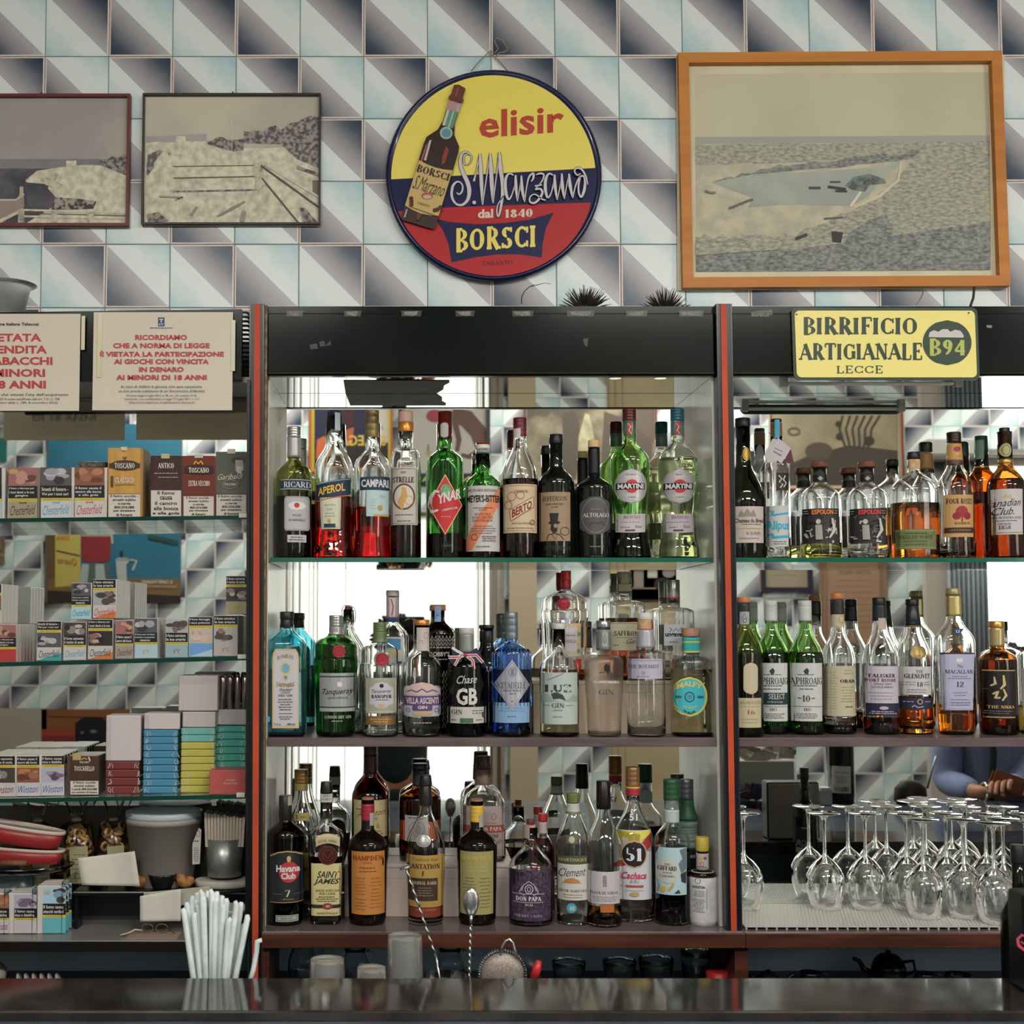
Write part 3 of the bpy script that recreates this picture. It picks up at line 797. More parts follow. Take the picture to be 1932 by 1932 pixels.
# bottom board carried across, with its brown front
BBM = noisy('#55494a', '#5f5453', 7, g=1.15, rough=.2); NBM = noisy('#93a9bb', '#9db2c4', 3, g=1.3, rough=.45); NZ = Z(1856, 2.85)
XM = X(1386, YF) - .002
for par, xa, xb in ((mid, LX0 - .002, XM), (rgt, XM + .0005, RX1 + .01), (lft, WX0, LX0 - .006)):
    if par is not lft:
        box('bottom_board', xa, xb, YB, YW - .008, Z3 - .012, Z3, BBM, par, .001)
        box('front_rail', xa, xb, YB - .010, YB - .0003, Z(1787, YB), Z3 - .0008, WOODB, par, .0015)
    box('niche_back', xa, xb, 2.96, 2.97, NZ - .2, Z3 - .0125, NBM, par)
    box('niche_board', xa, xb, 2.73, 2.955, NZ - .015, NZ, mat('#4a4e54', .4, g=1.), par)
    box('lower_cupboard', xa, xb, 2.735, 2.95, .02, NZ - .0155, WOODB, par)
# tape scraps left on the black cornice
for i, px in enumerate((556, 665, 776, 877, 986, 1095, 1201, 1304)):
    pr = Print(Plane(2.7365), .0003); w_ = (13, 13, 16, 15, 17, 23, 17, 20)[i]; rr = random.Random(i)
    pr.poly([(px - w_ - 3, 586), (px + w_ + 4, 586), (px + w_ + 2, 597), (px - w_ - 2, 597)], mat('#262a28', .3, g=1.))
    pr.poly([(px - w_ + rr.uniform(0, 2), 588), (px + w_ - 3, 587), (px + w_ - rr.uniform(2, 6), 594 + rr.uniform(0, 3)), (px + 1, 596), (px - w_ + rr.uniform(3, 8), 594)], noisy('#77756c', '#5c5c55', 200, g=1.2))
    pr.build('tape_scrap', mid)
pr = Print(Plane(2.7365), .0003)
for q in ([(584, 650), (598, 648), (600, 658), (586, 659)], [(602, 645), (611, 643), (614, 652), (624, 642), (624, 651), (604, 654)], [(1100, 640), (1110, 637), (1108, 655), (1102, 650)]): pr.poly(q, mat('#2e3331', .4, g=1.))
pr.build('scuff', mid)
pr = Print(Plane(2.7365), .0003)
pr.poly([(1417, 588), (1456, 584), (1458, 592), (1450, 598), (1418, 597)], noisy('#6b6a62', '#45463f', 220)); pr.poly([(1861, 613), (1872, 614), (1871, 619), (1862, 618)], '#77756c')
pr.build('tape_scrap', rgt)
# dark worn patch on the mirrored ceiling, and an unlit tube on the right one
V, Fc = [], []
pts = [(648, 718), (652, 742), (664, 746.5), (820, 747), (826, 741), (836, 735), (838, 727), (848, 722), (848, 718)]
for q in pts:
    # points on the ceiling plane through the pixel
    xc = (q[0] - PPX) / F; yc = -(q[1] - PPY) / F
    d = Vector((xc, CP - SP * yc, SP + CP * yc)); t = (ZC - .0003 - HC) / d.z
    V.append((d.x * t, min(YM - .002, d.y * t), ZC - .0004))
mesh('worn_patch', V, [tuple(range(len(V)))], noisy('#4a4444', '#6b6262', 30, stretch=(1, 8, 1), g=1.1), mid)
tb = Vector((P(1405, 777, 3.12).x, 2.79, ZC - .008)); te = Vector((P(1700, 777, 3.12).x, 2.79, ZC - .008))
tube('lamp_tube', [tb, te], .004, mat('#d8d8d0', .25), rgt, 10)
for q in (tb, te): box('tube_cap', q.x - .008, q.x + .008, 2.783, 2.797, q.z - .006, ZC, mat('#9a9890', .3), rgt)
# posts with an orange stripe
def slanted(name, xt0, xt1, xb0, xb1, yt, yb, D0, D1, m, par):
    a, b, c, d = P(xt0, yt, D0), P(xt1, yt, D0), P(xb1, yb, D0), P(xb0, yb, D0)
    V = [(q.x, D0, q.z) for q in (a, b, c, d)] + [(q.x, D1, q.z) for q in (a, b, c, d)]
    Fc = [(3, 2, 1, 0), (4, 5, 6, 7), (0, 1, 5, 4), (1, 2, 6, 5), (2, 3, 7, 6), (3, 0, 4, 7)]
    return mesh(name, V, Fc, m, par)
def post(xt, xb, wt, yb, par, so, sw=11, gold=False):
    p = slanted('post', xt, xt + wt, xb, xb + wt, 573, yb, 2.725, 2.95, BLK2, par)
    slanted('stripe', xt + so, xt + so + sw, xb + so, xb + so + sw, 573.5, yb, 2.7225, 2.7252, ORG, p)
    for s_ in (1.2, wt - 2.2): slanted('moulding', xt + s_, xt + s_ + 1.1, xb + s_, xb + s_ + 1.1, 574, yb, 2.7235, 2.7252, mat('#454a4c', .25, .5, g=1.), p)
    if gold: slanted('worn_edge', xt + wt, xt + wt + 5.5, xb + wt - .5, xb + wt + 1.5, 576, yb, 2.733, 2.76, noisy('#8a6c40', '#5c4a34', 60, g=1.1), par)
post(470.5, 466.5, 28.5, 1846, mid, 9, 11.5, True)
post(1351, 1371, 30, 1762, mid, 8.5, 11)
box('lower_post', X(1374, 2.73), X(1398, 2.73), 2.72, 2.93, Z(1850, 2.73) - .35, Z(1787, YB) - .0005, WOODB, rgt)
box('lower_post', X(499, 2.73), X(513, 2.73), 2.722, 2.93, Z(1850, 2.73) - .35, Z(1787, YB) - .0005, WOODB, mid)
# risers for the back rows
RISE = noisy('#c2b096', '#cbb99f', 8, g=1.25, rough=.5)
ra = X(1004, 2.858); rb_ = LX1 - .012
RZ2 = Z(1284, 2.858)
r2 = empty('riser', ((ra + rb_) / 2, 2.9, Z2), 'cream raised step behind the gin bottles on the middle wooden shelf', 'riser')
box('step', ra, rb_, 2.858, YM - .004, RZ2 - .008, RZ2, RISE, r2, .001)
box('board', ra + .002, rb_ - .002, 2.860, 2.868, Z2 + .0003, RZ2 - .026, RISE, r2); box('board', ra + .002, rb_ - .002, 2.860, 2.868, RZ2 - .0255, RZ2 - .0085, RISE, r2)
RZ3 = Z(1630, 2.852); ra3 = X(650, 2.85); rb3 = X(966, 2.85)
r3 = empty('riser', ((ra3 + rb3) / 2, 2.9, Z3), 'pinkish white raised step behind the rum bottles on the bottom board', 'riser')
R3M = noisy('#b5a59c', '#bfafa5', 8, g=1.3, rough=.45)
box('step', ra3, rb3, 2.852, YM - .004, RZ3 - .008, RZ3, R3M, r3, .001)
box('board', ra3 + .002, rb3 - .002, 2.854, 2.862, RZ3 - .030, RZ3 - .0085, R3M, r3); box('board', ra3 + .002, rb3 - .002, 2.854, 2.862, Z3 + .0003, RZ3 - .0305, R3M, r3)

# ---- left unit
LZC = Z(722, YF)
tag(lft)
box('mirror', WX0, WX1, YM, YM + .005, Z(1520, YM), Z(758, YM), MIRROR, lft)
box('ceiling_board', WX0, WX1, YF, YM + .004, LZC, LZC + .012, noisy('#7c746c', '#88807a', 6, g=1.1, rough=.3), lft)
box('back_panel', WX0, WX1 + .01, YM + .0055, YW - .006, Z(1840, 2.95), ZCT - .03, mat('#3b3d40', .6, g=1.), lft)
box('upper_back', WX0, WX1, YM - .002, YM + .0045, Z(757.5, YM), LZC - .0005, mat('#8a837a', .5), lft)
box('lower_back', WX0, WX1, YM, YM + .005, Z(1712, YM), Z(1521, YM), mat('#45403e', .5, g=1.), lft)
a = P(456, 576, 2.745)
lc = slanted('cornice', -60, 456, -60, 456, 583, 716, 2.742, 2.76, BLK, lft)
for v in lc.data.vertices:
    if v.co.z > 1.9 and v.co.x < -.5: v.co.z -= .008
box('side_panel', X(470, 2.72) - .006, X(470, 2.72), 2.74, YM, Z(1775, 2.70), ZC, mat('#15191a', .3, g=1.), lft)
slanted('edge_strip', 466, 471.5, 462.5, 468, 716, 1775, 2.715, 2.722, mat('#0f1413', .3, g=1.), lft)
LSH = []
for yl, yr in ((978, 972), (1250, 1238), (1507, 1499)):
    zl, zr = Z(yl, YF), Z(yr, YF); x0, x1 = X(0, YF), X(465, YF)
    sl = (zr - zl) / (x1 - x0)
    fz = lambda x, zl=zl, x0=x0, sl=sl: zl + (x - x0) * sl
    th = .0085
    xa, xb = WX0, WX1 - .002
    V = [(x, y, fz(x) - d) for x in (xa, xb) for y in (YF + .0015, YM - .002) for d in (th, 0)]
    o = mesh('glass_shelf', V, boxgeo(0, 1, 0, 1, 0, 1)[1], GSLAB, lft)
    V = [(x, y, fz(x) - d) for x in (xa, xb) for y in (YF, YF + .0014) for d in (th, 0)]
    mesh('polished_edge', V, boxgeo(0, 1, 0, 1, 0, 1)[1], mat('#0c3a30', .12, g=1.), o)
    xc = X(458, YF); box('shelf_clip', xc - .010, xc + .008, YF - .004, YF + .012, fz(xc) - .006, fz(xc) + .004, mat('#c9c4b4', .3), lft, .002)
    LSH.append(fz)
WZ = Z(1775, 2.70)
box('worktop', WX0, WX1, 2.70, YM + .004, WZ - .022, WZ, noisy('#6a6866', '#75736f', 5, g=1.1, rough=.15), lft, .001)
box('worktop_edge', WX0, WX1, 2.694, 2.6995, WZ - .02, WZ - .001, mat('#1a1718', .3, g=1.), lft)
# dark back step holding trays
UZ = Z(1683, 2.86)
box('back_step', X(60, 2.86), WX1 - .001, 2.86, YM - .001, UZ - .006, UZ, mat('#1e1d20', .25, g=1.), lft)
box('step_edge', X(60, 2.86), WX1 - .001, 2.858, 2.8598, UZ - .004, UZ - .001, mat('#8c8a86', .3), lft)
box('step_riser', X(60, 2.86), WX1 - .001, 2.89, 2.90, WZ + .0003, UZ - .0065, mat('#2a3134', .4, g=1.), lft)
# ================================================================== bar counter
BD1 = 2.256; BD0 = 2.066
BZ = Z(1845, BD1); MZ = BZ - .015; BE = 1.30
GRAN = noisy('#1e1c1d', '#37302d', 14, lo=.35, hi=.75, g=1., rough=.09, spec=.7)
bar = empty('bar_counter', (1.2, 1.85, 0), 'dark polished bar counter running across the foreground', 'counter')
box('raised_strip', XL + .05, XR - .6, BD0, BD1, BZ - .034, BZ, GRAN, bar, .003)
box('counter_top', XL + .05, XR - .6, BE, BD0 - .0005, MZ - .03, MZ, noisy('#49525c', '#3c444e', 8, g=1., rough=.12), bar, .003)
box('front_panel', XL + .05, XR - .6, BE + .22, BE + .25, .02, MZ - .0305, WOODB, bar)
box('back_panel', XL + .05, XR - .6, BD1 - .03, BD1 - .012, .05, BZ - .0345, mat('#23363a', .4, g=1.), bar)
WKZ = BZ - .10
box('work_surface', XL + .05, XR - .6, BD1 - .011, 2.46, WKZ - .03, WKZ, mat('#7a7f80', .25, .8, g=1.), bar, .002)
rx = random.Random(3)
xx = XL + .1
while xx < XR - 1.2:
    wd = rx.choice((.38, .45, .52)); box('door', xx, xx + wd - .012, 2.43, 2.448, .1, WKZ - .05, rx.choice((mat('#75706b', .4, .3, g=1.), mat('#2e3234', .4, g=1.), mat('#5d5a56', .4, .3, g=1.))), bar, .003)
    xx += wd
# ================================================================== the bottles
OLV = glass((.52, .54, .24)); GRN = glass((.32, .62, .28)); LGRN = glass((.54, .76, .40)); PALEG = glass((.95, .975, .90)); TEAL = glass((.38, .78, .86))
AMB = glass((.66, .37, .13)); AMBD = glass((.52, .27, .09)); BLUE = glass((.46, .66, .92)); MAR = glass((.32, .10, .05))
K = '#1a1a1c'; W_ = '#bcb8b6'; GOLD = mat('#a8803c', .3, .7); SIL = mat('#a5a5a3', .3, .8, g=1.1); CRK = noisy('#b08e68', '#9c7a56', 120)
RED = '#b3202a'; NVY = '#1b3348'; CRM = '#b9ab86'; PW = '#b5b0ac'
D1 = 2.862
# ---- middle cabinet, glass shelf
b = Bottle('aperitif_bottle', 'olive-green glass bottle with silver screw cap and blue banded label, first on its shelf', 554.5, D1, Z1, 806, 34, 899, 868, 12.4, 1.5, OLV, ((.012, .014, .006), 938))
b.cap(806, 825, 12.6, SIL, grip=True); b.sleeve(825, 864, mat('#9a9692', .35, .5))
b.label(528, 586, 904, 923, NVY, [('t', 'RICARD', 560, 914, 50, 11, W_, 's'), ('r', 528, 586, 904, 905.5, '#9a9aa0'), ('r', 528, 586, 921.5, 923, '#9a9aa0')])
b.label(536, 583, 936, 1001, '#8c8a8e', [('p', 538.5, 580.5, 939, 998, '#a09ea2', 'round'), ('e', 560, 954, 16, 8, '#c0bec0'), ('e', 560, 953, 5, 5, RED), ('t', 'PASTIS', 560, 972, 16, 4, K, 's'), ('t', 'DE MARSEILLE', 560, 981, 30, 4, K, 's')], 'round')
b.label(542, 577, 1009, 1023, '#a5a2a4', [('g', 545, 574, 1011, 1021, K, 2)])
b = Bottle('aperitif_bottle', 'clear flared bottle of orange-red aperitif with slanted navy label and yellow lettering', 630, D1, Z1, 778, 36, 886, 838, 17, 1.25, CLEAR, ((.80, .07, .02), 938),
           body=[(None, 39), (1016, 34.5), (1000, 33), (950, 35.5), (905, 36.5)], rt=14)
b.cap(776, 810, 13.2, mat('#141c38', .35, g=1.2), r2=12.2); b.label(632, 642, 778, 812, '#8fa0a4', name='tax_strip', ex=.0006)
b.label(595, 661, 906, 938, NVY, [('t', 'APEROL', 625, 922.5, 52, 15, '#d8a825', 'b', -.2), ('l', [(596, 913), (627, 908), (660, 902)], 1.4, '#7c95a8'), ('l', [(596, 945), (627, 939), (660, 933)], 1.6, '#c04a22')], slant=-.2)
b.label(603, 643, 938, 998, '#a9a98f', [('p', 607, 639, 940, 993, '#b9b9a2', 'taper'), ('t', 'Aperitivo', 622, 953, 22, 6, '#6a7a58', 'i'), ('t', '1919', 622, 961, 11, 4, '#6a7a58', 's'), ('g', 612, 634, 966, 976, '#8a8a70', 2), ('e', 621, 983, 3, 4, '#b08c3c'), ('r', 611, 633, 988, 995, NVY)], 'taper')
b = Bottle('aperitif_bottle', 'clear round-shouldered bottle of crimson bitter with gold cap and navy name band', 702, D1, Z1, 775, 34.5, 886, 846, 13, 1.5, CLEAR, ((.70, .02, .02), 958), body=[(None, 35), (1010, 33), (960, 34)])
b.cap(775, 826, 12.6, mat('#a8955c', .35, .5), grip=True)
b.label(679, 735, 899, 924, '#16304a', [('t', 'CAMPARI', 707, 911.5, 51, 15, W_, 'B')], slant=-.03); b.label(691, 733, 924.5, 974, '#9db4b4', [('t', 'Milano', 722, 936, 12, 6, '#6a8a94', 'i'), ('e', 717, 958, 5, 5.5, '#a5864a'), ('g', 697, 712, 940, 962, '#86a0a4', 4), ('r', 705, 733, 970, 974, '#b08a3c')])
b = Bottle('liqueur_bottle', 'square-shouldered clear bottle of dark walnut liqueur with wooden stopper and cream label with gold medallion', 765.5, D1, Z1, 777, 29, 868, 847, 13.6, 2.6, CLEAR, ((.05, .01, .02), 988))
b.cap(777, 797, 14, mat('#b08f7c', .5), name='stopper'); b.cap(797, 815, 14.8, mat('#b8761e', .3, .5), name='collar')
b.label(737, 788, 881, 990, '#a8a09a', [('o', 762, 937, 21.5, 25, 3.2, '#5a3a22'), ('e', 762, 937, 18, 21, '#b8b0a6'), ('y', [(758, 918), (766, 920), (769, 936), (764, 946), (760, 962), (754, 958), (750, 945), (757, 934)], '#b58a48'), ('o', 772, 944, 8, 9, 1.6, '#b58a48'), ('t', 'STRELLE', 761, 905, 40, 11, '#3a3028', 'S'), ('t', '1890', 761, 891, 9, 4, '#5a4a40', 's'), ('g', 744, 780, 966, 976, '#6a5a50', 1), ('g', 748, 776, 980, 985, '#6a5a50', 1), ('l', [(739, 884), (786, 884), (786, 987), (739, 987), (739, 884)], .7, '#7a7068')])
b = Bottle('aperitif_bottle', 'green bottle of artichoke bitter with red capsule and red diamond label', 840, D1, Z1, 777, 35, 876, 846, 13.3, 1.5, GRN, ((.004, .012, .006), 1008))
b.cap(777, 803, 12.6, mat('#c0202c', .3), grip=True); b.cap(803, 828, 12.9, mat('#b81c28', .35), name='capsule'); b.label(831, 846, 797, 826, '#9a9692', name='tax_strip', shape='pill', ex=.0014)
b.label(807, 873, 894, 1010, '#b8282c', [('p', 810.5, 869.5, 901, 1003, '#ae1f26', 'd'), ('l', [(840, 896), (872, 952), (840, 1008), (808, 952), (840, 896)], 1.3, '#c8b06a'), ('e', 841, 925, 10, 12, '#6a9a70'), ('l', [(833, 930), (838, 918), (841, 928), (846, 916), (849, 930)], 1.6, '#3f6a48'), ('l', [(836, 920), (842, 914), (848, 921)], 1.4, '#3f6a48'),
    ('l', [(829, 928), (821, 926), (813, 936), (811, 952), (816, 965), (827, 962)], [4, 5, 7, 8, 7, 3], W_), ('t', 'YNAR', 848, 936, 45, 19, W_, 'B', -.28), ('t', 'L\'APERITIVO DEL', 849, 960, 30, 4, W_, 'b', -.2), ('g', 830, 852, 972, 978, '#c87a70', 1)], 'd')
b = Bottle('bitter_bottle', 'shorter dark green bitters bottle with orange-topped cap and white label crossed by an orange band', 911, D1, Z1, 836, 33.5, 918, 892, 15, 1.5, GRN, ((.004, .012, .006), 940), rt=13)
b.cap(835, 839, 12.5, mat('#c4501c', .4), name='cap_top'); b.cap(839, 857, 13.4, mat('#b9b6b4', .4)); b.label(901, 923, 844, 852, '#a8a4a4', [('t', 'UNDERBERG', 912, 848, 20, 5, K, 'b')], ex=.0008, name='cap_band')
b.label(879, 944, 916, 1040, '#aaa6a2', [('y', [(943, 918), (943, 950), (922, 985), (890, 1038), (880, 1038), (880, 1015), (905, 968), (930, 935)], '#c0714a'), ('t', 'DEUTSCHER ERZEUGNIS', 911, 925, 54, 5, K, 's'), ('t', "MEYER'S-BITTER", 913, 940.5, 64, 14, K, 'B'), ('t', 'MEYERS', 911, 962, 16, 4, '#7a3418', 's'), ('t', 'DEUTSCHER', 911, 970, 30, 5, '#7a3418', 's'), ('t', 'WALD- UND FELD', 911, 976, 40, 4.6, '#7a3418', 's'), ('t', 'KRAUTERLIKOR', 911, 982, 38, 4.6, '#7a3418', 's'), ('l', [(892, 958), (930, 958)], .8, K), ('g', 888, 936, 990, 1008, '#6a6460', 4), ('o', 895, 1013, 6, 6, 1.2, '#7a4a34'), ('g', 906, 940, 1010, 1022, '#5a5450', 3), ('g', 894, 928, 1028, 1034, '#5a5450', 1)])
b = Bottle('vermouth_bottle', 'slope-shouldered clear vermouth bottle with dark red capsule and ornate cream and brick label', 981.5, D1, Z1, 789, 33.6, 908, 832, 12.4, 1.15, CLEAR, ((.10, .008, .008), 905))
b.cap(789, 824, 12.8, mat('#5e1a22', .35), grip=True); b.label(968, 982, 808, 826, '#b0a8a4', name='tax_strip', ex=.001)
b.label(949, 1014.5, 913, 1005, '#b2a283', [('l', [(951, 916), (1012, 916), (1012, 1001), (951, 1001), (951, 916)], .9, '#8a4a34'), ('o', 966, 936, 8, 9, 1.5, '#9a6a52'), ('o', 982, 934, 8, 8, 1.5, '#9a6a52'), ('o', 960, 952, 7, 8, 1.5, '#9a6a52'), ('y', [(962, 962), (1008, 936), (1008, 956), (964, 983)], '#b9ab8c'), ('l', [(962, 962), (1008, 936), (1008, 956), (964, 983), (962, 962)], 1.3, '#8a3a28'), ('t', 'BERTO', 985, 960, 38, 16, '#7a2a1c', 'B', -.5), ('t', 'VERMOUTH', 983, 927, 26, 5, '#8a3a28', 's'), ('t', 'ROSSO DA TRAVAGLIO', 986, 987, 40, 4, '#7a3a28', 's'), ('o', 1005, 985, 5, 5, 1.3, '#8a4a34'), ('g', 956, 1008, 993, 999, '#8a6a50', 1)])
b = Bottle('amaro_bottle', 'black bottle with black cap and tan label showing a bearded gentleman in a top hat', 1049.6, D1, Z1, 820, 34.4, 918, 880, 12.6, 1.5, DARKG, opaque=True, topcut=4)
b.cap(820, 838, 13.2, mat('#18181a', .35, g=1.))
b.label(1018.5, 1077, 928, 1020.5, '#8a7458', [('t', 'JEFFERSON', 1047, 940.5, 46, 9, K, 's'), ('t', 'AMARO IMPORTANTE', 1046, 951, 34, 3.6, K, 's'), ('g', 1038, 1056, 955, 958, K, 1), ('y', [(1037, 968), (1054, 968), (1052, 985), (1039, 985)], K), ('e', 1046, 986, 11, 3, K), ('y', [(1040, 988), (1052, 988), (1051, 1003), (1044, 1006), (1039, 998)], K), ('e', 1048, 992, 3.6, 4, '#8a7458'), ('o', 1066, 1002, 9, 8, .9, K), ('l', [(1032, 1018), (1036, 1008), (1046, 1006), (1056, 1008), (1064, 1018)], 1.2, K), ('l', [(1042, 1008), (1047, 1019), (1052, 1008)], .9, K)])
b.printing([('t', 'JEFFERSON', 1052, 1034, 50, 8, mat('#3a3a3c', .3, g=1.), 's')], 'embossing')
b = Bottle('amaro_bottle', 'squat black bottle with pale cork and grey scalloped round label', 1121, D1, Z1, 832, 33.8, 926, 898, 10.6, 1.6, DARKG, opaque=True)
b.cap(831, 844.5, 11, mat('#b89a6c', .6), name='cork'); b.sleeve(844.5, 898, mat('#131315', .4, g=1.), 'capsule')
b.label(1096, 1152, 937, 1008, mat('#4c4a4c', .45, g=1.1), [('o', 1124, 972.5, 25.5, 32.5, 1., '#77757a'), ('t', 'ALTOLAGO', 1125, 971.5, 50, 8, W_, 's'), ('g', 1112, 1138, 958, 963, '#6c6a6e', 1), ('l', [(1112, 992), (1118, 985), (1128, 988), (1136, 984), (1140, 992)], 3, '#39373a')], 'hex')
b.printing([('g', 1113, 1140, 1028, 1034, '#77777a', 1)], 'embossing')
for cx, nm, cp, gl_, lq, tx, lab in ((1188, 'ROSSO', '#5a1c22', LGRN, ((.006, .012, .006), 1000), 'ROSSO', 'green waisted vermouth bottle with dark red cap and round silver label'),
                                    (1279, 'BIANCO', '#1d5a68', PALEG, ((.90, .94, .70), 866), 'BIANCO', 'pale clear waisted vermouth bottle with teal cap and round silver label')):
    b = Bottle('vermouth_bottle', lab, cx, D1, Z1, 773, 37.8, 878, 834, 12.8, 1.55, gl_, lq, body=[(None, 38.5), (1040, 37.8), (1012, 33), (980, 31), (940, 34), (905, 37)])
    b.cap(772, 794, 13, mat(cp, .3), grip=True); b.cap(794, 822, 12.8, mat('#8ea3ae', .3, .5), name='capsule', r2=12.4)
    b.label(cx - 4, cx + 4, 796, 820, '#a02028', [('l', [(cx - 3, 799), (cx + 2, 805), (cx - 2, 812), (cx + 3, 818)], 1.5, W_)], ex=.001, name='neck_band')
    o_ = 2.5
    b.label(cx - 29 + o_, cx + 32 + o_, 884, 950, mat('#a5a2a4', .35, .3), [('o', cx + 1.5 + o_, 917, 29, 31.5, .8, '#77757a'), ('o', cx + 1.5 + o_, 917, 24.5, 27, .6, '#8a888c'), ('e', cx + 1.5 + o_, 917, 12.5, 13, '#b8262c'), ('r', cx - 26 + o_, cx + 27 + o_, 911, 923, K), ('t', 'MARTINI', cx + .5 + o_, 917, 48, 9.6, '#c6c2c0', 'B'), ('t', 'TORINO', cx + o_ + 1, 938, 16, 3.4, '#66646a', 's'), ('g', cx - 8, cx + 12, 893, 897, '#77757a', 1)], 'e', name='medallion')
    b.label(cx - 26 + o_, cx + 29 + o_, 968, 1003, mat('#a39aa0', .45), [('t', tx, cx + 2 + o_, 975.5, 30, 6, '#5a3a40', 's'), ('g', cx - 20, cx + 24, 982, 988, '#7a7278', 1), ('g', cx - 16, cx, 992, 997, '#6a6268', 1), ('t', 'Rossi', cx + 17, 993, 14, 6, '#5a5258', 'i'), ('r', cx - 8, cx + 10, 999, 1002, '#4a3a3a')], sag=2)

# ---- middle cabinet, wooden shelf (gins)
D2, D2B = 2.812, 2.905
b = Bottle('gin_bottle', 'square sky-blue glass gin bottle with black stopper and gold-bordered white label', 541, D2, Z2, 1178, 36.5, 1220, 1186, 13, 1.3, TEAL, ((.72, .93, .97), 1262), n=5, ky=.8, body=[(None, 37.5), (1300, 36.8), (1240, 35)])
b.cap(1154, 1168, 13.4, K); b.cap(1168, 1185, 12.4, K, name='pourer')
b.label(513.5, 564, 1224, 1374, '#b59b5e', [('p', 516, 561.5, 1227.5, 1370, '#a9a7ac', 'arch'), ('t', 'BOMBAY', 539, 1242, 32, 8, '#8a6c34', 'S', 0, False, -4), ('e', 539, 1261, 11, 13, '#b9a468'), ('e', 539, 1261, 7.5, 9.5, '#5f92ac'), ('e', 539, 1278, 5, 5.5, '#b9a468'), ('e', 539, 1278, 3, 3.4, '#4b7c98'), ('t', 'SAPPHIRE', 539, 1290, 34, 8, '#8a6c34', 'S', 0, False, 3), ('t', 'Distilled', 539, 1301, 24, 5, K, 'i'), ('t', 'LONDON', 539, 1306.5, 17, 3.4, K, 's'), ('t', 'DRY GIN', 539, 1312, 26, 4.4, K, 's'), ('g', 524, 553, 1317, 1341, '#55555a', 5), ('l', [(526, 1346), (552, 1346)], .8, K), ('g', 526, 552, 1350, 1358, '#66666a', 2), ('t', '1 L e', 524, 1366, 11, 4, K, 'b'), ('t', '40% vol.', 550, 1366, 16, 4, K, 'b')], 'arch')
b = Bottle('gin_bottle', 'dark green shaker-shaped gin bottle with grey cap, red wax seal and silver label', 633.5, D2, Z2, 1180, 39, 1222, 1194, 12, 1.7, GRN, ((.10, .42, .08), 1215), body=[(None, 36.5), (1350, 37.2), (1275, 40.5), (1255, 42), (1244, 42), (1238, 39)])
b.cap(1161, 1182, 12.6, SIL, grip=True); b.sleeve(1182, 1197, mat('#9a9692', .3, .5))
b.label(624, 655.5, 1213, 1245, LGRN, name='seal_ring', shape='e', ex=.001); b.label(628, 651.5, 1217, 1241, mat('#8e1420', .4), [('o', 639.7, 1229, 9, 9, 1, '#6a0e18')], 'e', 'wax_seal', ex=.0022)
b.label(602, 671, 1270, 1343, mat('#97999c', .35, .4), [('r', 602, 671, 1275.5, 1278, '#1f3a24'), ('r', 602, 671, 1333.5, 1336, '#1f3a24'), ('y', [(636, 1288), (642, 1286), (646, 1290), (644, 1296), (637, 1296)], W_), ('t', 'Tanqueray', 637, 1306, 58, 14, K, 'i', -.04), ('t', 'EXPORT STRENGTH', 637, 1317, 38, 3.6, '#3a3a3c', 's'), ('r', 604, 669, 1336, 1342, '#8e9094')])
b.printing([('t', 'LONDON DRY GIN', 637, 1353, 50, 6, '#a9b3a4', 's'), ('g', 620, 652, 1358, 1363, '#7a9a74', 1)], 'embossing')
b = Bottle('gin_bottle', 'clear shaker-shaped gin bottle with olive-green cap, red wax seal and patterned pale label', 716.5, D2, Z2, 1177, 34.5, 1234, 1208, 12, 1.7, CLEAR, ((.9, .92, .88), 1340), body=[(None, 35), (1350, 34.5), (1285, 36), (1270, 37.5), (1256, 37.5), (1249, 34.5)])
b.cap(1174, 1192, 12.6, mat('#5a6a44', .35, .3), grip=True); b.sleeve(1192, 1212, mat('#5c6c48', .4, .2))
b.label(705, 737, 1228, 1260, CLEAR, name='seal_ring', shape='e', ex=.001); b.label(708.5, 734, 1231.5, 1257, mat('#8e1420', .4), [('o', 721, 1244, 9.5, 9.5, 1, '#6a0e18')], 'e', 'wax_seal', ex=.0022)
b.label(690, 748, 1279, 1346, '#8f8d78', [('l', [(692, 1282), (746, 1282), (746, 1343), (692, 1343), (692, 1282)], 1.2, '#b0ad94'), ('p', 698, 741, 1286, 1337, '#a7a7ae', 'e'), ('p', 697, 742, 1296, 1330, '#a7a7ae', 'round'), ('e', 720, 1294, 4, 4, K), ('t', 'Tanqueray', 720, 1305, 38, 8.5, K, 'i', -.03), ('t', 'RANGPUR', 720, 1314, 38, 7, K, 'S'), ('g', 704, 737, 1318, 1323, '#5a5a60', 1), ('p', 713, 728, 1328, 1335, '#c08a54', 'tri')])
b.label(690, 746, 1351, 1368, mat('#7c6034', .35, .4), [('g', 698, 738, 1355, 1364, '#a58a54', 2)], name='gold_band')
b = Bottle('gin_bottle', 'clear round gin bottle with bronze stopper top and violet banner label', 795.5, D2, Z2, 1170, 36.6, 1262, 1224, 14.6, 1.35, CLEAR, ((.9, .93, .88), 1250))
b.cap(1169, 1180, 15.6, mat('#a8702c', .3, .5), name='stopper'); b.label(786, 810, 1184, 1228, '#a89e98', [('o', 804, 1199, 4.5, 6, .8, '#6a605a'), ('g', 789, 802, 1206, 1222, '#8a8078', 3)], name='neck_seal', ex=.0006)
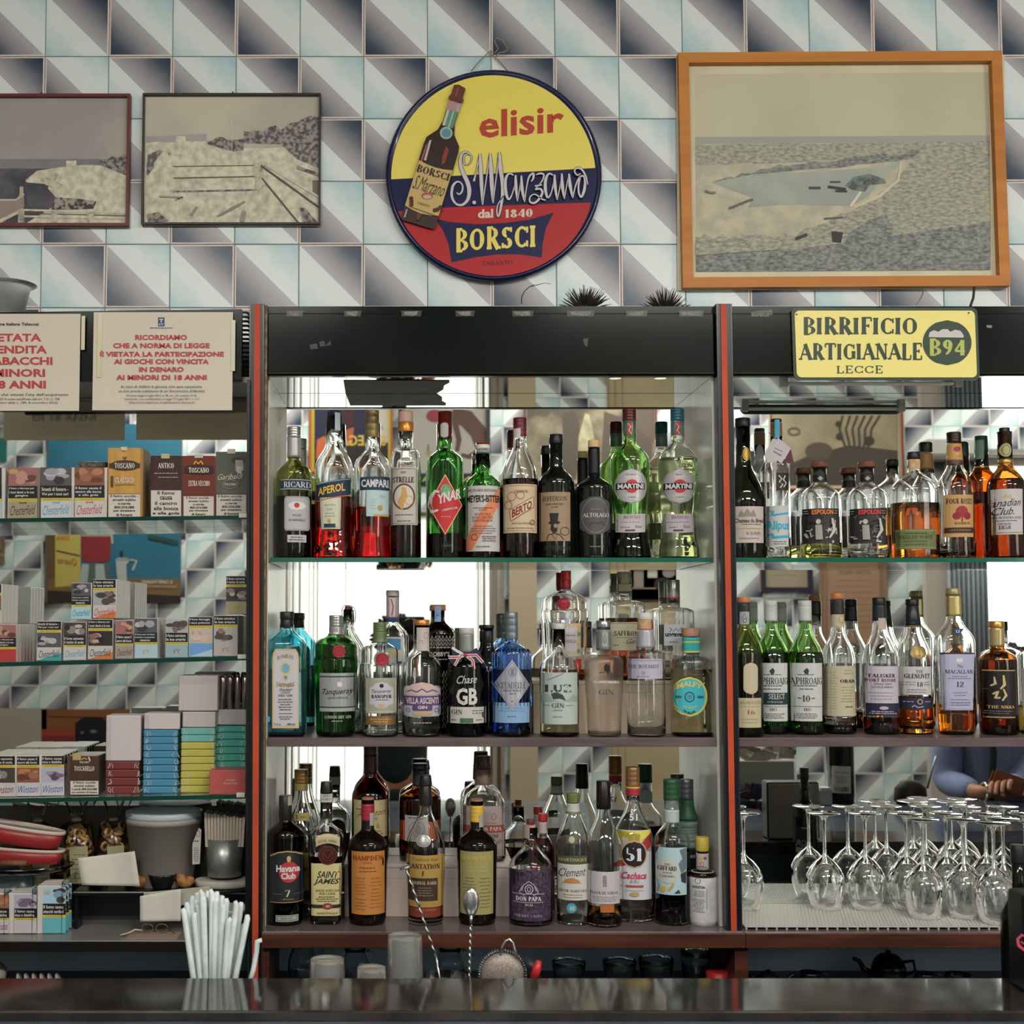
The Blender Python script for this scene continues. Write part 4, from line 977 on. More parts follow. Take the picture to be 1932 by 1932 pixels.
b.label(762, 832, 1294, 1352, '#9a98aa', [('y', [(763, 1300), (778, 1291), (796, 1287), (814, 1291), (831, 1300), (831, 1310), (763, 1310)], '#b49a94'), ('l', [(766, 1306), (776, 1302), (786, 1306), (796, 1300), (806, 1306), (816, 1302), (828, 1307)], 2.4, '#4a4468'), ('r', 762, 832, 1313, 1331, '#4c3c66'), ('t', 'VILLA ASCENTI', 797, 1322, 62, 12, '#b9a0a8', 'B'), ('p', 778, 816, 1331, 1341, '#4c3c66', 'round'), ('t', 'GIN', 797, 1334.5, 18, 6, '#c4a8a8', 'B'), ('p', 778, 817, 1342, 1350, '#a58c50', 'e'), ('o', 770, 1340, 4, 4, 1, '#5a5474'), ('o', 824, 1340, 4, 4, 1, '#5a5474')], 'round')
b.printing([('g', 778, 815, 1360, 1368, '#8a9a94', 1)], 'embossing')
b = Bottle('gin_bottle', 'dark green gin bottle with grey stopper and striped ribbon bow, large white letters', 880.5, D2, Z2, 1186, 37.4, 1262, 1232, 13.4, 1.5, glass((.03, .10, .06)), ((.02, .07, .04), 1262))
b.cap(1185, 1196, 14.2, mat('#a39e98', .4), name='stopper'); b.sleeve(1196, 1231, mat('#7f827e', .4, .3), 'capsule')
b.printing([('t', 'Chase', 881, 1282, 38, 15, W_, 'i', -.05), ('t', 'GB', 881, 1314, 40, 32, '#b5b2ae', 'B')])
b.label(845, 918.5, 1334, 1365, '#a9a49c', [('t', 'GIN', 862, 1343.5, 20, 9, K, 's'), ('g', 890, 912, 1339, 1348, '#4a4a4a', 2), ('r', 868, 893, 1355, 1364, '#3a5a44'), ('e', 913, 1349, 3, 6, '#5a3434'), ('g', 850, 862, 1356, 1361, '#4a4a4a', 1), ('g', 898, 910, 1356, 1361, '#4a4a4a', 1)])
# the bow
bw = Plane(D2 - .0385)
pb = Print(bw, .0)
for sx, pts in ((1, [(880, 1234), (899, 1222), (906, 1232), (912, 1247), (896, 1252), (895, 1262), (884, 1245)]), (-1, [(876, 1236), (862, 1225), (851, 1220), (854, 1240), (845, 1238), (848, 1246), (858, 1257), (870, 1248)])):
    pb.poly(pts, '#22243c')
pb.line([(880, 1237), (892, 1246), (894, 1262)], 6, W_); pb.line([(880, 1237), (892, 1246), (894, 1262)], 2.6, '#a8242c'); pb.line([(880, 1237), (898, 1236), (911, 1250)], 6, W_); pb.line([(880, 1237), (898, 1236), (911, 1250)], 2.6, '#a8242c')
pb.line([(876, 1236), (862, 1240), (846, 1240)], 6, W_); pb.line([(876, 1236), (862, 1240), (846, 1240)], 2.6, '#a8242c'); pb.line([(873, 1234), (862, 1228), (853, 1222)], 5, W_); pb.line([(873, 1234), (864, 1244), (858, 1256)], 5, W_); pb.line([(873, 1234), (864, 1244), (858, 1256)], 2, '#a8242c')
bo = pb.build('ribbon_bow', b.root); sd = bo.modifiers.new('s', 'SOLIDIFY'); sd.thickness = .0008
q = P(878, 1236, D2 - .040); V, Fc = lathe_geo([(.001, q.z - .004), (.0055, q.z), (.001, q.z + .004)], q.x, q.y, 10); mesh('bow_knot', V, Fc, mat('#a8242c', .6), bo, True)
b = Bottle('gin_bottle', 'fluted blue glass gin bottle with grey cap and silver diamond label', 965, D2, Z2, 1160, 36.5, 1238, 1210, 12.4, 1.5, BLUE, ((.28, .44, .84), 1262))
b.cap(1155, 1206, 12.8, mat('#6a7078', .35, .5), grip=True)
b.label(931, 1001, 1245, 1340, mat('#9c9ca6', .35, .4), [('o', 967, 1268, 8, 9, 1, '#5a5a64'), ('r', 963, 971, 1262, 1274, '#6a6a74'), ('t', 'CITADELLE', 967, 1293, 52, 12, '#5a5a66', 's'), ('t', 'GIN DE FRANCE', 967, 1303, 34, 3.6, '#4a4a54', 's'), ('g', 958, 976, 1307, 1311, '#4a4a54', 1), ('g', 962, 972, 1320, 1326, '#5a5a64', 1), ('l', [(966, 1248), (997, 1292.5), (966, 1336), (935, 1292.5), (966, 1248)], .9, '#77777f')], 'd')
b.label(930.5, 1000.5, 1326, 1364, '#6f93b4', [('g', 936, 995, 1334, 1344, '#55789c', 2), ('g', 955, 976, 1348, 1356, '#3c5c84', 1)], name='lower_band'); b.label(931, 1001, 1244.5, 1340.5, mat('#9c9ca6', .35, .4), [('o', 967, 1268, 8, 9, 1, '#5a5a64'), ('r', 964, 970, 1262, 1274, '#6a6a74'), ('t', 'CITADELLE', 967, 1293, 52, 12, '#5a5a66', 's'), ('t', 'GIN DE FRANCE', 967, 1303, 34, 3.6, '#4a4a54', 's'), ('g', 962, 972, 1320, 1326, '#5a5a64', 1)], 'd', name='diamond_label', ex=.0008)
# flutes of the glass
fl = []
for k in range(26):
    a_ = 2 * math.pi * k / 26; zz = [Z(1238 - 0, D2) + .0, Z(1248, D2), Z(1330, D2)]
    fl.append(tube_geo([(b.x0 + math.cos(a_) * (b.rad(z) + .0002), D2 + math.sin(a_) * (b.rad(z) + .0002), z) for z in (Z(1225, D2), Z(1232, D2), Z(1240, D2), Z(1330, D2))], .0014, 4))
V, Fc = merge(fl); mesh('fluting', V, Fc, BLUE, b.root, True)
b = Bottle('gin_bottle', 'clear round gin bottle with clear stopper and pale grey-green label with mountain outline', 1055, D2, Z2, 1186, 37, 1266, 1226, 11.6, 1.5, CLEAR, ((.95, .93, .70), 1268))
b.cap(1176, 1187, 13.2, mat('#a5a8a6', .2), name='stopper')
b.label(1018, 1091.5, 1269, 1367, '#9aa49f', [('y', [(1019, 1316), (1032, 1308), (1044, 1318), (1058, 1326), (1074, 1318), (1082, 1310), (1091, 1316), (1091, 1324), (1019, 1324)], '#7e9484'), ('t', 'LUZ', 1054, 1299, 50, 15, '#2e3236', 'S'), ('y', [(1040, 1309), (1050, 1306), (1062, 1311), (1068, 1322), (1056, 1318), (1044, 1319)], '#33373a'), ('l', [(1033, 1283), (1048, 1277), (1064, 1270)], .9, '#4a5054'), ('t', 'GIN', 1053, 1331, 23, 9, '#3a3e40', 's'), ('g', 1040, 1066, 1338, 1342, '#6a7070', 1), ('l', [(1027, 1331), (1038, 1331)], .7, '#5a6060'), ('l', [(1068, 1331), (1082, 1331)], .7, '#5a6060'), ('g', 1044, 1062, 1350, 1354, '#7a8080', 1)])
FROST = glass((.96, .94, .92), .22)
b = Bottle('gin_bottle', 'frosted gin bottle with thick clear base, silver-topped neck and small black horse emblem', 1139, D2, Z2, 1176, 37, 1248, 1236, 13, 2.5, FROST, ((.9, .88, .85), 1320), body=[(None, 31.5), (1350, 32.5), (1300, 35.5), (1262, 37)])
b.cap(1171, 1184, 13.8, mat('#8a8c90', .25, .8)); b.sleeve(1188, 1226, mat('#6f716e', .4, .2)); b.label(1136, 1147, 1193, 1220, '#8c8e8a', [('l', [(1138, 1206), (1141, 1196), (1144, 1206)], 1, K), ('o', 1141, 1210, 3, 3, .8, K)], ex=.0012, name='neck_emblem')
b.printing([('y', [(1139, 1258), (1143, 1252), (1150, 1255), (1151, 1264), (1147, 1274), (1143, 1266), (1140, 1266)], K), ('l', [(1130, 1270), (1140, 1268), (1158, 1270)], 1.2, '#3a3a3a'), ('t', 'SLOPPENBERG', 1144, 1287, 48, 5, '#c2bcb8', 'S'), ('t', 'GIN', 1144, 1306, 29, 11, '#4a4444', 's')])
b = Bottle('gin_bottle', 'clear embossed gin bottle with white stopper, corked neck and lilac band label', 1218, D2, Z2, 1157, 36, 1234, 1226, 17.5, 2.4, CLEAR, ((.93, .93, .92), 1325), rt=13)
b.cap(1156, 1169, 14.4, mat('#b0aca6', .4), name='stopper'); b.label(1205, 1230, 1169, 1186, CRK, name='cork', ex=.0004); b.sleeve(1186, 1188, mat(RED, .4), 'red_band'); b.sleeve(1188, 1222, mat('#93959a', .35, .3), 'capsule')
b.label(1183, 1252.5, 1243, 1281, '#9c98aa', [('t', 'THE BOTANIST', 1216, 1257.5, 56, 7, '#3a3848', 's'), ('t', '22', 1214, 1270, 6, 6, '#5a5868', 's'), ('l', [(1185, 1246), (1251, 1246)], .8, '#77748a'), ('g', 1200, 1228, 1275, 1278, '#66647a', 1)])
em = []
for r_, tx in enumerate(('ISLAY DRY', 'HEATHER', 'THISTLE', 'GORSE MINT')): em.append(('t', tx, 1218, 1316 + r_ * 15, 58, 9, CLEAR, ''))
b.printing(em, 'embossing')
b = Bottle('gin_bottle', 'square-shouldered gin bottle with wooden stopper, teal neck band and round turquoise label', 1304, D2, Z2, 1190, 38, 1250, 1238, 15.4, 2.5, CLEAR, ((.985, .97, .75), 1262), n=3.2, ky=.85)
b.cap(1185, 1201, 16.8, noisy('#9a705c', '#8c624e', 90), name='stopper'); b.sleeve(1202, 1232, mat('#1f8f8c', .4)); b.sleeve(1210, 1212.5, mat('#b5a832', .4), 'yellow_band', .0012); b.sleeve(1228, 1231, mat('#b5a832', .4), 'yellow_band', .0012)
b.label(1268, 1335, 1277, 1352, '#aca63a', [('e', 1301, 1314, 30, 34, '#1f9aa8'), ('o', 1301, 1315, 9.5, 10, 2, '#1c3a48'), ('e', 1301, 1315, 5, 5, '#3a7a88'), ('t', 'MALFY', 1301, 1297, 46, 10, '#c0a03a', 'B', 0, False, -7), ('t', 'GIN', 1281, 1315, 10, 5, '#183a48', 'B'), ('t', 'GIN', 1321, 1315, 12, 5, '#183a48', 'B'), ('t', 'con limone', 1301, 1331, 26, 5, '#b5a832', 'I', 0, False, 4), ('t', 'ITALIA', 1301, 1341, 22, 5, '#183a48', 'B', 0, False, 4)], 'e')
# back row
b = Bottle('swing_top_bottle', 'empty clear swing-top bottle with dark red stopper behind the dark green shaker-shaped bottle', 656, D2B, Z2, 1150, 31, 1236, 1180, 8.5, 1.0, CLEAR)
b.cap(1142, 1152, 6.5, mat('#5a2228', .4), name='stopper', r2=5); a_ = P(656, 1150, D2B)
tube('wire_bail', [(a_.x - .011, 2.894, a_.z - .020), (a_.x - .012, 2.893, a_.z), (a_.x - .008, 2.893, a_.z + .008), (a_.x + .009, 2.893, a_.z + .006), (a_.x + .013, 2.893, a_.z - .004), (a_.x + .011, 2.894, a_.z - .028)], .0009, SIL, b.root)
b = Bottle('gin_bottle', 'tall slim clear bottle with grey cap and blue-square label behind the olive-capped bottle', 740.5, D2B, Z2, 1116, 30, 1206, 1172, 11, 1.3, CLEAR, n=4, ky=.7)
b.cap(1114, 1125, 12.2, mat('#97928e', .4)); b.sleeve(1126, 1166, mat('#8a7a7c', .4, .2)); b.label(735, 746, 1128, 1164, '#b0a4a6', [('l', [(738, 1130), (742, 1145), (739, 1162)], 2, '#8a2430')], ex=.0014, name='tax_strip'); b.sleeve(1166, 1173, mat('#1c2c58', .4), 'neck_ring')
b.label(728, 761, 1202, 1256, '#b0aeac', [('r', 730, 756, 1205, 1226, '#3f7fa8'), ('r', 730, 756, 1226, 1240, '#b5ad84'), ('r', 740, 758, 1248, 1252, '#2a3a5a')])
b = Bottle('gin_bottle', 'smoked brown bottle with white zigzag pattern and blue tax strip over its stopper', 826.5, D2B, Z2, 1145, 33, 1202, 1168, 12.6, 1.5, glass((.20, .15, .10)), ((.05, .04, .03), 1240))
b.cap(1141, 1152, 14.8, mat('#8a5c30', .4), name='stopper'); b.label(820, 832, 1144, 1173, '#6c86ac', [('g', 822, 831, 1156, 1170, '#33466e', 4)], name='tax_strip', ex=.0026)
zg = []
for q, yy in enumerate((1204, 1211, 1218)):
    zg.append(('l', [(812 + i * 3.4, yy + (-4 if i % 2 else 5)) for i in range(14)], 1.4, '#b5b0aa'))
for q in range(9): zg.append(('l', [(835 + i * 2.6, 1272 + q * 12 + (-6 if i % 2 else 5)) for i in range(9)], 1.8, '#b0aca4'))
zg += [('l', [(812, 1222), (856, 1222)], .8, '#b5b0aa'), ('t', "BOBBY'S", 830, 1234, 37, 8.5, '#a5a09a', 'b'), ('g', 816, 848, 1242, 1246, '#8a857f', 1)]
b.printing(zg)
b = Bottle('gin_bottle', 'matt black ring-necked bottle half hidden behind the blue fluted bottle', 921, D2B, Z2, 1182, 30, 1270, 1215, 10.5, 1.2, DARKG, opaque=True)
b.cap(1179, 1186, 12.6, K); b.cap(1190, 1212, 11.4, K, name='capsule'); b.printing([('t', 'LLOYD', 930, 1262, 34, 10, '#8a9296', 'b'), ('g', 922, 945, 1284, 1330, '#3f4a48', 6)])
b = Bottle('gin_bottle', 'tall clear shaker-shaped bottle with bright red cap and red seal on the raised step', 1068.5, D2B, RZ2, 1112, 38, 1142, 1112, 10, 1.8, CLEAR, ((.85, .30, .08), 1262), body=[(None, 35), (1260, 36), (1180, 38.5), (1164, 41), (1155, 41), (1148, 38)])
b.cap(1077, 1095, 9.6, mat('#b81c24', .35)); b.cap(1095, 1112, 9.2, mat('#a81820', .35), name='capsule', r2=10)
b.label(1052, 1076, 1127, 1152, mat('#8e1420', .4), [('o', 1064, 1139.5, 9, 9, 1.2, '#6a0e18')], 'e', 'wax_seal', ex=.0015)
b.label(1064, 1097, 1176, 1238, '#a59a7c', [('r', 1066, 1089, 1184, 1229, '#aaa0a8'), ('t', 'Tanqueray', 1076, 1199, 22, 6, '#5a3a4a', 'i'), ('t', 'SEVILLA', 1076, 1210, 22, 5.5, '#5a4a50', 's'), ('e', 1093, 1182, 3, 4, '#c08a3c'), ('e', 1093, 1196, 3, 4, '#6a7a4a'), ('e', 1092, 1212, 3, 4, '#c09a4a'), ('e', 1092, 1228, 3, 4, '#6a7a4a')])
b.label(1088, 1098, 1243, 1262, '#a02428', name='lower_label')
b = Bottle('gin_bottle', 'square-shouldered bottle of orange saffron gin with beige wrapped neck on the raised step', 1178, D2B, RZ2, 1090, 37, 1144, 1133, 13.5, 2.4, CLEAR, ((.95, .30, .02), 1166), n=4, ky=.8)
b.cap(1079, 1102, 13.4, noisy('#8e8a70', '#7c785e', 60), name='capsule'); b.sleeve(1102, 1116, mat('#8a8464', .5))
b.label(1152, 1205, 1174, 1227, '#98937a', [('t', 'SAFFRON', 1181, 1195, 44, 10, '#3a3428', 'S'), ('l', [(1162, 1203), (1202, 1203)], .7, '#5a5440'), ('t', 'Gin', 1192, 1210, 20, 9, '#4a3428', 'i'), ('g', 1155, 1172, 1214, 1220, '#6a6450', 1), ('l', [(1152, 1176), (1204, 1176)], .8, '#6a6450')])
b = Bottle('gin_bottle', 'clear square gin bottle with long silver cap and small grey label on the raised step', 1271, D2B, RZ2, 1128, 36, 1156, 1146, 11.6, 2.4, CLEAR, n=4, ky=.8)
b.cap(1094, 1130, 12, SIL); b.cap(1126, 1129, 12.3, mat(RED, .4), name='red_band')
b.label(1253, 1294, 1178, 1218, '#9b9da4', [('l', [(1263, 1184), (1268, 1188), (1263, 1192)], 1.2, K), ('l', [(1270, 1192), (1275, 1185), (1280, 1192)], 1.2, K), ('l', [(1287, 1184), (1281, 1188), (1287, 1192)], 1.2, K), ('t', 'ungava', 1271, 1199, 32, 9, K, 'B'), ('g', 1260, 1284, 1208, 1214, '#66686e', 1)])

# ---- middle cabinet, bottom board (rums)
D3, D3B = 2.800, 2.905
b = Bottle('rum_bottle', 'near-black rum bottle with black cap, black label and red disc, first on the bottom board', 538, D3, Z3, 1508, 35.5, 1577, 1546, 11.6, 1.35, glass((.16, .07, .02)), ((.02, .008, .004), 1560))
b.cap(1500.5, 1546, 12.2, K, r2=12.2); b.label(543, 554, 1502, 1520, '#8a8674', name='tax_strip', ex=.002, shape='round')
b.label(508, 573, 1610, 1704, mat('#22262c', .45, g=1.1), [('l', [(509, 1616), (524, 1609), (541, 1606.5), (558, 1609), (572, 1616)], 2.4, '#a5834c'), ('e', 545, 1646, 18.5, 20, '#9c2a34'), ('e', 545, 1621, 4, 6, '#b58f4c'), ('t', 'Havana', 543, 1639, 44, 13, W_, 'B'), ('t', 'Club', 544, 1653, 27, 12, W_, 'B'), ('t', '7', 543, 1686, 9, 13, '#b9ad8c', 's'), ('l', [(514, 1687), (532, 1687)], .8, '#6a6458'), ('l', [(554, 1687), (570, 1687)], .8, '#6a6458'), ('t', 'Anejo', 543, 1697, 22, 4, '#a5834c', 'i'), ('r', 508, 573, 1702, 1703.6, '#8a6a44')], sag=-1)
b.label(520, 562, 1727, 1739, '#8c9088', [('r', 522, 560, 1728.5, 1737.5, '#3a3e3c'), ('r', 523, 559, 1729.5, 1736.5, '#8c9088'), ('t', 'HABANA', 541, 1733, 22, 4.4, '#2c302e', 's')])
b = Bottle('rum_bottle', 'square amber-filled rum bottle with black cap, round dark seal and long cream label', 615.5, D3, Z3, 1480, 33, 1580, 1552, 11, 1.4, CLEAR, ((.10, .022, .015), 1612), n=4, ky=.8, body=[(None, 28.5), (1700, 29), (1640, 31.5), (1600, 33)])
b.cap(1474.5, 1496, 12, K, r2=10.5); b.sleeve(1497, 1513, mat('#a5a49c', .5)); b.printing([('t', 'SAINT', 615, 1501.5, 18, 4.5, K, 's'), ('t', 'JAMES', 615, 1508, 18, 4.5, K, 's')], 'neck_lettering')
b.label(596, 641, 1580, 1598, '#a59a72', [('t', 'ROYAL AMBRE', 618, 1589, 36, 5, '#5a5234', 's', 0, False, -3)], sag=-7, ex=.0002, name='arched_label')
b.label(600, 637, 1595, 1632, mat('#3a1712', .3), [('o', 618.5, 1613.5, 17, 17, 1.5, '#5c2a20'), ('o', 618.5, 1613.5, 11, 11, 1.5, '#5c2a20'), ('l', [(610, 1608), (618, 1620), (627, 1607)], 2, '#5c2a20')], 'e', 'round_seal', ex=.0008)
b.label(587, 644, 1629, 1728, '#b3a873', [('t', 'SAINT', 619, 1650, 42, 13, '#2a2620', 'I'), ('t', 'JAMES', 616, 1664, 50, 13, '#2a2620', 'I'), ('t', 'RHUM AGRICOLE', 618, 1680, 44, 4.5, '#3a342a', 's'), ('t', 'PUR CANNE', 618, 1686, 30, 4.5, '#3a342a', 's'), ('g', 594, 640, 1690, 1702, '#4a4438', 3), ('r', 587, 644, 1706.5, 1713, '#2a2620'), ('e', 618, 1709.5, 9.5, 6, '#7c2c28'), ('t', '40', 618, 1709.5, 8, 5, W_, 's'), ('t', 'MARTINIQUE', 618, 1723, 40, 4.5, '#3a342a', 's')])
for cx, top, lab, lc, tc, cc, k2, gr in ((693.7, 1504, 'stout near-black rum bottle with red capsule and long orange label', '#a86c2a', '#7a2c18', '#8e1c30', 14, '#8a5a22'), (900, 1507, 'stout near-black rum bottle with yellow capsule and long olive label behind the teardrop spoon', '#8a8450', '#a8923c', '#c09a1c', 15, '#66623a')):
    b = Bottle('rum_bottle', lab, cx, D3, Z3, top + 4, 37.3, 1600, 1562, 12, 1.55, mat('#120a06', .05, g=1.), opaque=True, body=[(None, 34), (1730, 35), (1650, 36.4), (1615, 37.2)])
    b.cap(top, top + 13, 11.4, mat('#8a5a44', .6), name='cork'); b.cap(top + 11.5, top + 43, 12.4, mat(cc, .35), name='capsule', grip=True); b.label(cx + 4, cx + 13, top + 30, top + 54, '#8e8c88', name='tax_strip', ex=.001)
    b.label(cx - 31, cx + 31.5, 1607, 1726, lc, [('t', 'HAMPDEN', cx, 1619, 56, 9.5, tc, 'S'), ('t', 'ESTATE', cx, 1628, 16, 3.4, tc, 's'), ('g', cx - 24, cx + 24, 1634, 1648, tc, 2), ('g', cx - 26, cx - 2, 1654, 1690, gr, 6), ('g', cx + 4, cx + 27, 1654, 1715, gr, 9), ('g', cx - 26, cx - 2, 1694, 1718, gr, 4)])
b = Bottle('rum_bottle', 'clear rum bottle with tall black stopper, glass medallion, gold-brown label and thick clear base', 803, D3, Z3, 1500, 36.5, 1600, 1522, 11.6, 1.1, CLEAR, ((.30, .06, .02), 1640), body=[(None, 33), (1700, 33.5), (1630, 36)], th=.003, rt=12)
b.cap(1462, 1482, 12.6, K, r2=10.5); b.cap(1480, 1519, 13, K, name='capsule', r2=11); b.cap(1472, 1478, 11.6, mat('#a08c60', .4), name='cap_band')
b.label(785, 813, 1575, 1599, mat('#8d8c88', .25, .3), [('o', 799, 1587, 11, 9, 1.2, '#6a6966')], 'e', 'medallion')
b.label(768, 838, 1614, 1712, '#9a7c38', [('t', 'Traditional Rum', 803, 1622, 48, 6, '#5a3c1c', 'i'), ('t', 'PLANTATION', 797, 1635, 66, 10, '#3c2a18', 'S'), ('y', [(796, 1645), (800, 1643), (799, 1653), (796, 1653)], '#5a3c1c'), ('r', 770, 826, 1657, 1700, '#3a2a24'), ('t', 'ORIGINAL DARK', 798, 1666, 52, 6.6, '#a39074', 'S'), ('g', 782, 820, 1673, 1692, '#7a6a58', 4), ('t', 'RHUM TRADITIONNEL', 800, 1704, 50, 4, '#a08c50', 's')])
b.label(769, 836, 1713, 1731, '#6e2c1a', [('t', 'MAISON FERRAND', 803, 1717, 38, 4, '#a5643a', 's')], name='lower_label')
b = Bottle('rum_bottle', 'squat clear bottle with cork and seal, purple engraved glass and white crest', 1001, D3, Z3, 1560, 41, 1645, 1594, 14, 1.5, CLEAR, ((.30, .14, .40), 1639))
b.cap(1545, 1556, 7, mat('#5a2432', .4), name='stopper'); b.cap(1556, 1566, 10, mat('#a08458', .5), name='cork'); b.label(985, 999, 1556, 1582, '#8a7a6c', name='seal_paper', ex=.0006)
PURP = noisy('#332a38', '#4c3d52', 160, .42, .6, rough=.25)
b.label(961, 1041, 1642, 1738, PURP, [('o', 998, 1678, 8, 9, 1.6, '#a9a2ac'), ('o', 998, 1678, 3.5, 5, 1.2, '#a9a2ac'), ('l', [(984, 1682), (988, 1670), (998, 1663), (1008, 1670), (1012, 1682)], 2, '#8f8894'), ('l', [(986, 1672), (980, 1684), (990, 1690)], 2, '#8f8894'), ('l', [(1010, 1672), (1016, 1684), (1006, 1690)], 2, '#8f8894'), ('l', [(968, 1687), (1028, 1687)], 1.6, '#8f8894'), ('t', 'DON PAPA', 998, 1696, 47, 9, W_, 'S'), ('l', [(970, 1703), (1026, 1703)], 1.4, '#8f8894'), ('t', 'RUM', 998, 1707.5, 14, 4, W_, 's'), ('t', 'SHERRY CASKS', 997, 1728, 52, 5, '#8f86a0', 's')], name='engraved_label')
b = Bottle('rum_bottle', 'clear white-rum bottle with olive cap, cream label and round blue sticker', 1081.7, D3, Z3, 1500, 31.5, 1597, 1520, 11.4, 1.15, CLEAR, ((.90, .93, .88), 1600))
b.cap(1496, 1514, 12.2, mat('#5a6634', .4), grip=True); b.sleeve(1515, 1531, mat('#a0a4a0', .5)); b.sleeve(1531, 1534, mat('#5a6634', .5), 'green_ring')
b.label(1069, 1090, 1576, 1592, '#4c5236', [('e', 1079, 1584.5, 5.5, 6.5, '#a09c86')], name='shoulder_label')
b.label(1052, 1112, 1615, 1630, '#454a2c', [('t', 'MARTINIQUE', 1082, 1623, 54, 7, '#a8a27c', 's')], name='green_band')
b.label(1052, 1112, 1631, 1699, '#b0aea6', [('t', 'Clement', 1081, 1646, 50, 16, '#2c3440', 'i', -.05), ('y', [(1062, 1667), (1068, 1659), (1080, 1656), (1092, 1661), (1096, 1667)], '#a0703c'), ('t', 'RHUM AGRICOLE', 1081, 1681, 56, 5, '#5a2c30', 's'), ('g', 1062, 1100, 1686, 1696, '#7a7870', 2)])
b.label(1069.5, 1087.5, 1704, 1723, '#2c8c9c', [('t', '40', 1078.5, 1713.5, 10, 9, W_, 's')], 'e', 'round_sticker')
b = Bottle('liqueur_bottle', 'sloping clear liqueur bottle with tall black capsule, white label and little amber liquid', 1139.4, D3 - .018, Z3, 1480, 32, 1600, 1527, 12.6, 1.05, CLEAR, ((.75, .30, .05), 1704))
b.cap(1473, 1525.5, 13.6, mat('#15100f', .3), r2=13)
b.label(1108.5, 1171.5, 1645, 1706, '#a9a3a8', [('t', 'DON PAPA', 1141, 1665, 6, 24, '#4a464c', 's'), ('t', 'FLEUR DE SUREAU', 1142, 1685, 52, 5.6, '#33303a', 's'), ('g', 1118, 1166, 1691, 1702, '#7a7478', 3)][1:] + [('t', 'GIFFARD', 1141, 1663, 7, 22, '#4a464c', 's')], name='label')
b.label(1133, 1159, 1707, 1722, '#9c5a20', name='back_label')
b = Bottle('cachaca_bottle', 'tall clear bottle with brown cap, yellow and red label and round black number 51', 1195, D3 + .035, Z3, 1484, 37.8, 1592, 1512, 12.2, 1.15, CLEAR, ((.88, .94, .90), 1580))
b.cap(1446.6, 1483, 13.2, mat('#8a6440', .35, .4), grip=True); b.cap(1483, 1487, 12.9, mat('#b59a28', .4), name='yellow_ring'); b.sleeve(1487, 1500, mat('#9a1c34', .4), 'red_ring')
b.printing([('t', '51', 1195.5, 1542, 15, 13, mat('#aab4b2', .2), 'b')], 'embossing')
b.label(1160, 1231.5, 1567, 1698, '#aeb0b6', [('y', [(1160, 1568), (1231, 1568), (1231, 1573), (1212, 1586), (1180, 1630), (1160, 1638)], '#b8aa2c'), ('y', [(1231, 1573), (1231, 1597), (1205, 1618), (1190, 1630), (1160, 1642), (1160, 1636), (1195, 1606)], '#93202a'), ('e', 1197, 1612, 24.5, 26.5, '#a68a5c'), ('e', 1197, 1612, 22, 24, '#22181c'), ('t', '51', 1196, 1612, 29, 25, '#b9bcc2', 'S'), ('t', 'Cachaca', 1197, 1652, 46, 13, '#b01c3c', 'I'), ('l', [(1200, 1659), (1197, 1663)], 1.6, '#b01c3c'), ('t', 'Brasil', 1197, 1663, 18, 6, '#7a7c84', 'i'), ('r', 1181, 1214, 1670, 1674, '#a3402c'), ('g', 1180, 1216, 1677, 1682, '#9a9aa2', 1), ('e', 1197, 1687, 9, 4.5, '#a08850')])
b = Bottle('liqueur_bottle', 'clear ribbed-neck bottle of dark syrup with green cap and pale blue botanical label', 1267.5, D3, Z3, 1509, 33, 1590, 1550, 13.6, 1.3, CLEAR, ((.012, .010, .014), 1597))
b.cap(1470, 1509, 14.6, mat('#1f4a2e', .35), grip=True); b.sleeve(1527, 1551, mat('#9aa6a6', .5)); b.printing([('t', 'GIFFARD', 1268, 1534, 22, 3.6, '#4a5a5a', 's')], 'neck_lettering')
b.label(1235, 1297, 1599.5, 1689, '#94b3b8', [('y', [(1236, 1600), (1246, 1600), (1242, 1612), (1236, 1616)], '#3a3438'), ('y', [(1282, 1604), (1296, 1600), (1296, 1640), (1286, 1650), (1280, 1630), (1288, 1620)], '#5a6a70'), ('y', [(1284, 1650), (1296, 1644), (1296, 1668), (1286, 1664)], '#2e3238'), ('e', 1260, 1643, 22, 25, '#a9aca2'), ('t', '1885', 1260, 1631, 11, 4, K, 's'), ('t', 'GIFFARD', 1260, 1639, 33, 9, '#2c2c30', 'S'), ('g', 1248, 1272, 1645, 1649, '#55555a', 1), ('t', 'CARAMEL', 1260, 1653.5, 26, 4, '#44444a', 's'), ('e', 1252, 1678, 5, 5.5, '#b59a2c'), ('l', [(1262, 1680), (1268, 1672), (1270, 1666)], 4, '#b5862c'), ('y', [(1272, 1685), (1280, 1678), (1284, 1685)], '#2e3238'), ('l', [(1240, 1656), (1246, 1672), (1244, 1684)], 2, '#6a7a80')])
b = Bottle('bitters_bottle', 'small bitters bottle with yellow cap in an oversized white paper wrap beside the striped post', 1325.7, D3 - .01, Z3, 1604, 25, 1650, 1640, 11, 2.2, glass((.10, .05, .02)), ((.02, .01, .005), 1648))
b.cap(1578.6, 1605, 12.2, mat('#a8922c', .4), grip=False); b.sleeve(1609, 1640, mat('#9a948e', .5)); b.label(1316, 1336, 1612, 1638, '#a59c94', [('e', 1323, 1619, 3, 3, '#b08c2c'), ('e', 1330, 1619, 3, 3, '#5a4a6a'), ('o', 1324, 1630, 4, 4, 1, '#a0304a'), ('g', 1314, 1336, 1634, 1637, K, 1)], ex=.0014, name='neck_print')
b.sleeve(1643, 1746, noisy('#b0b1b1', '#a4a5a6', 60), 'paper_wrap', .0018)
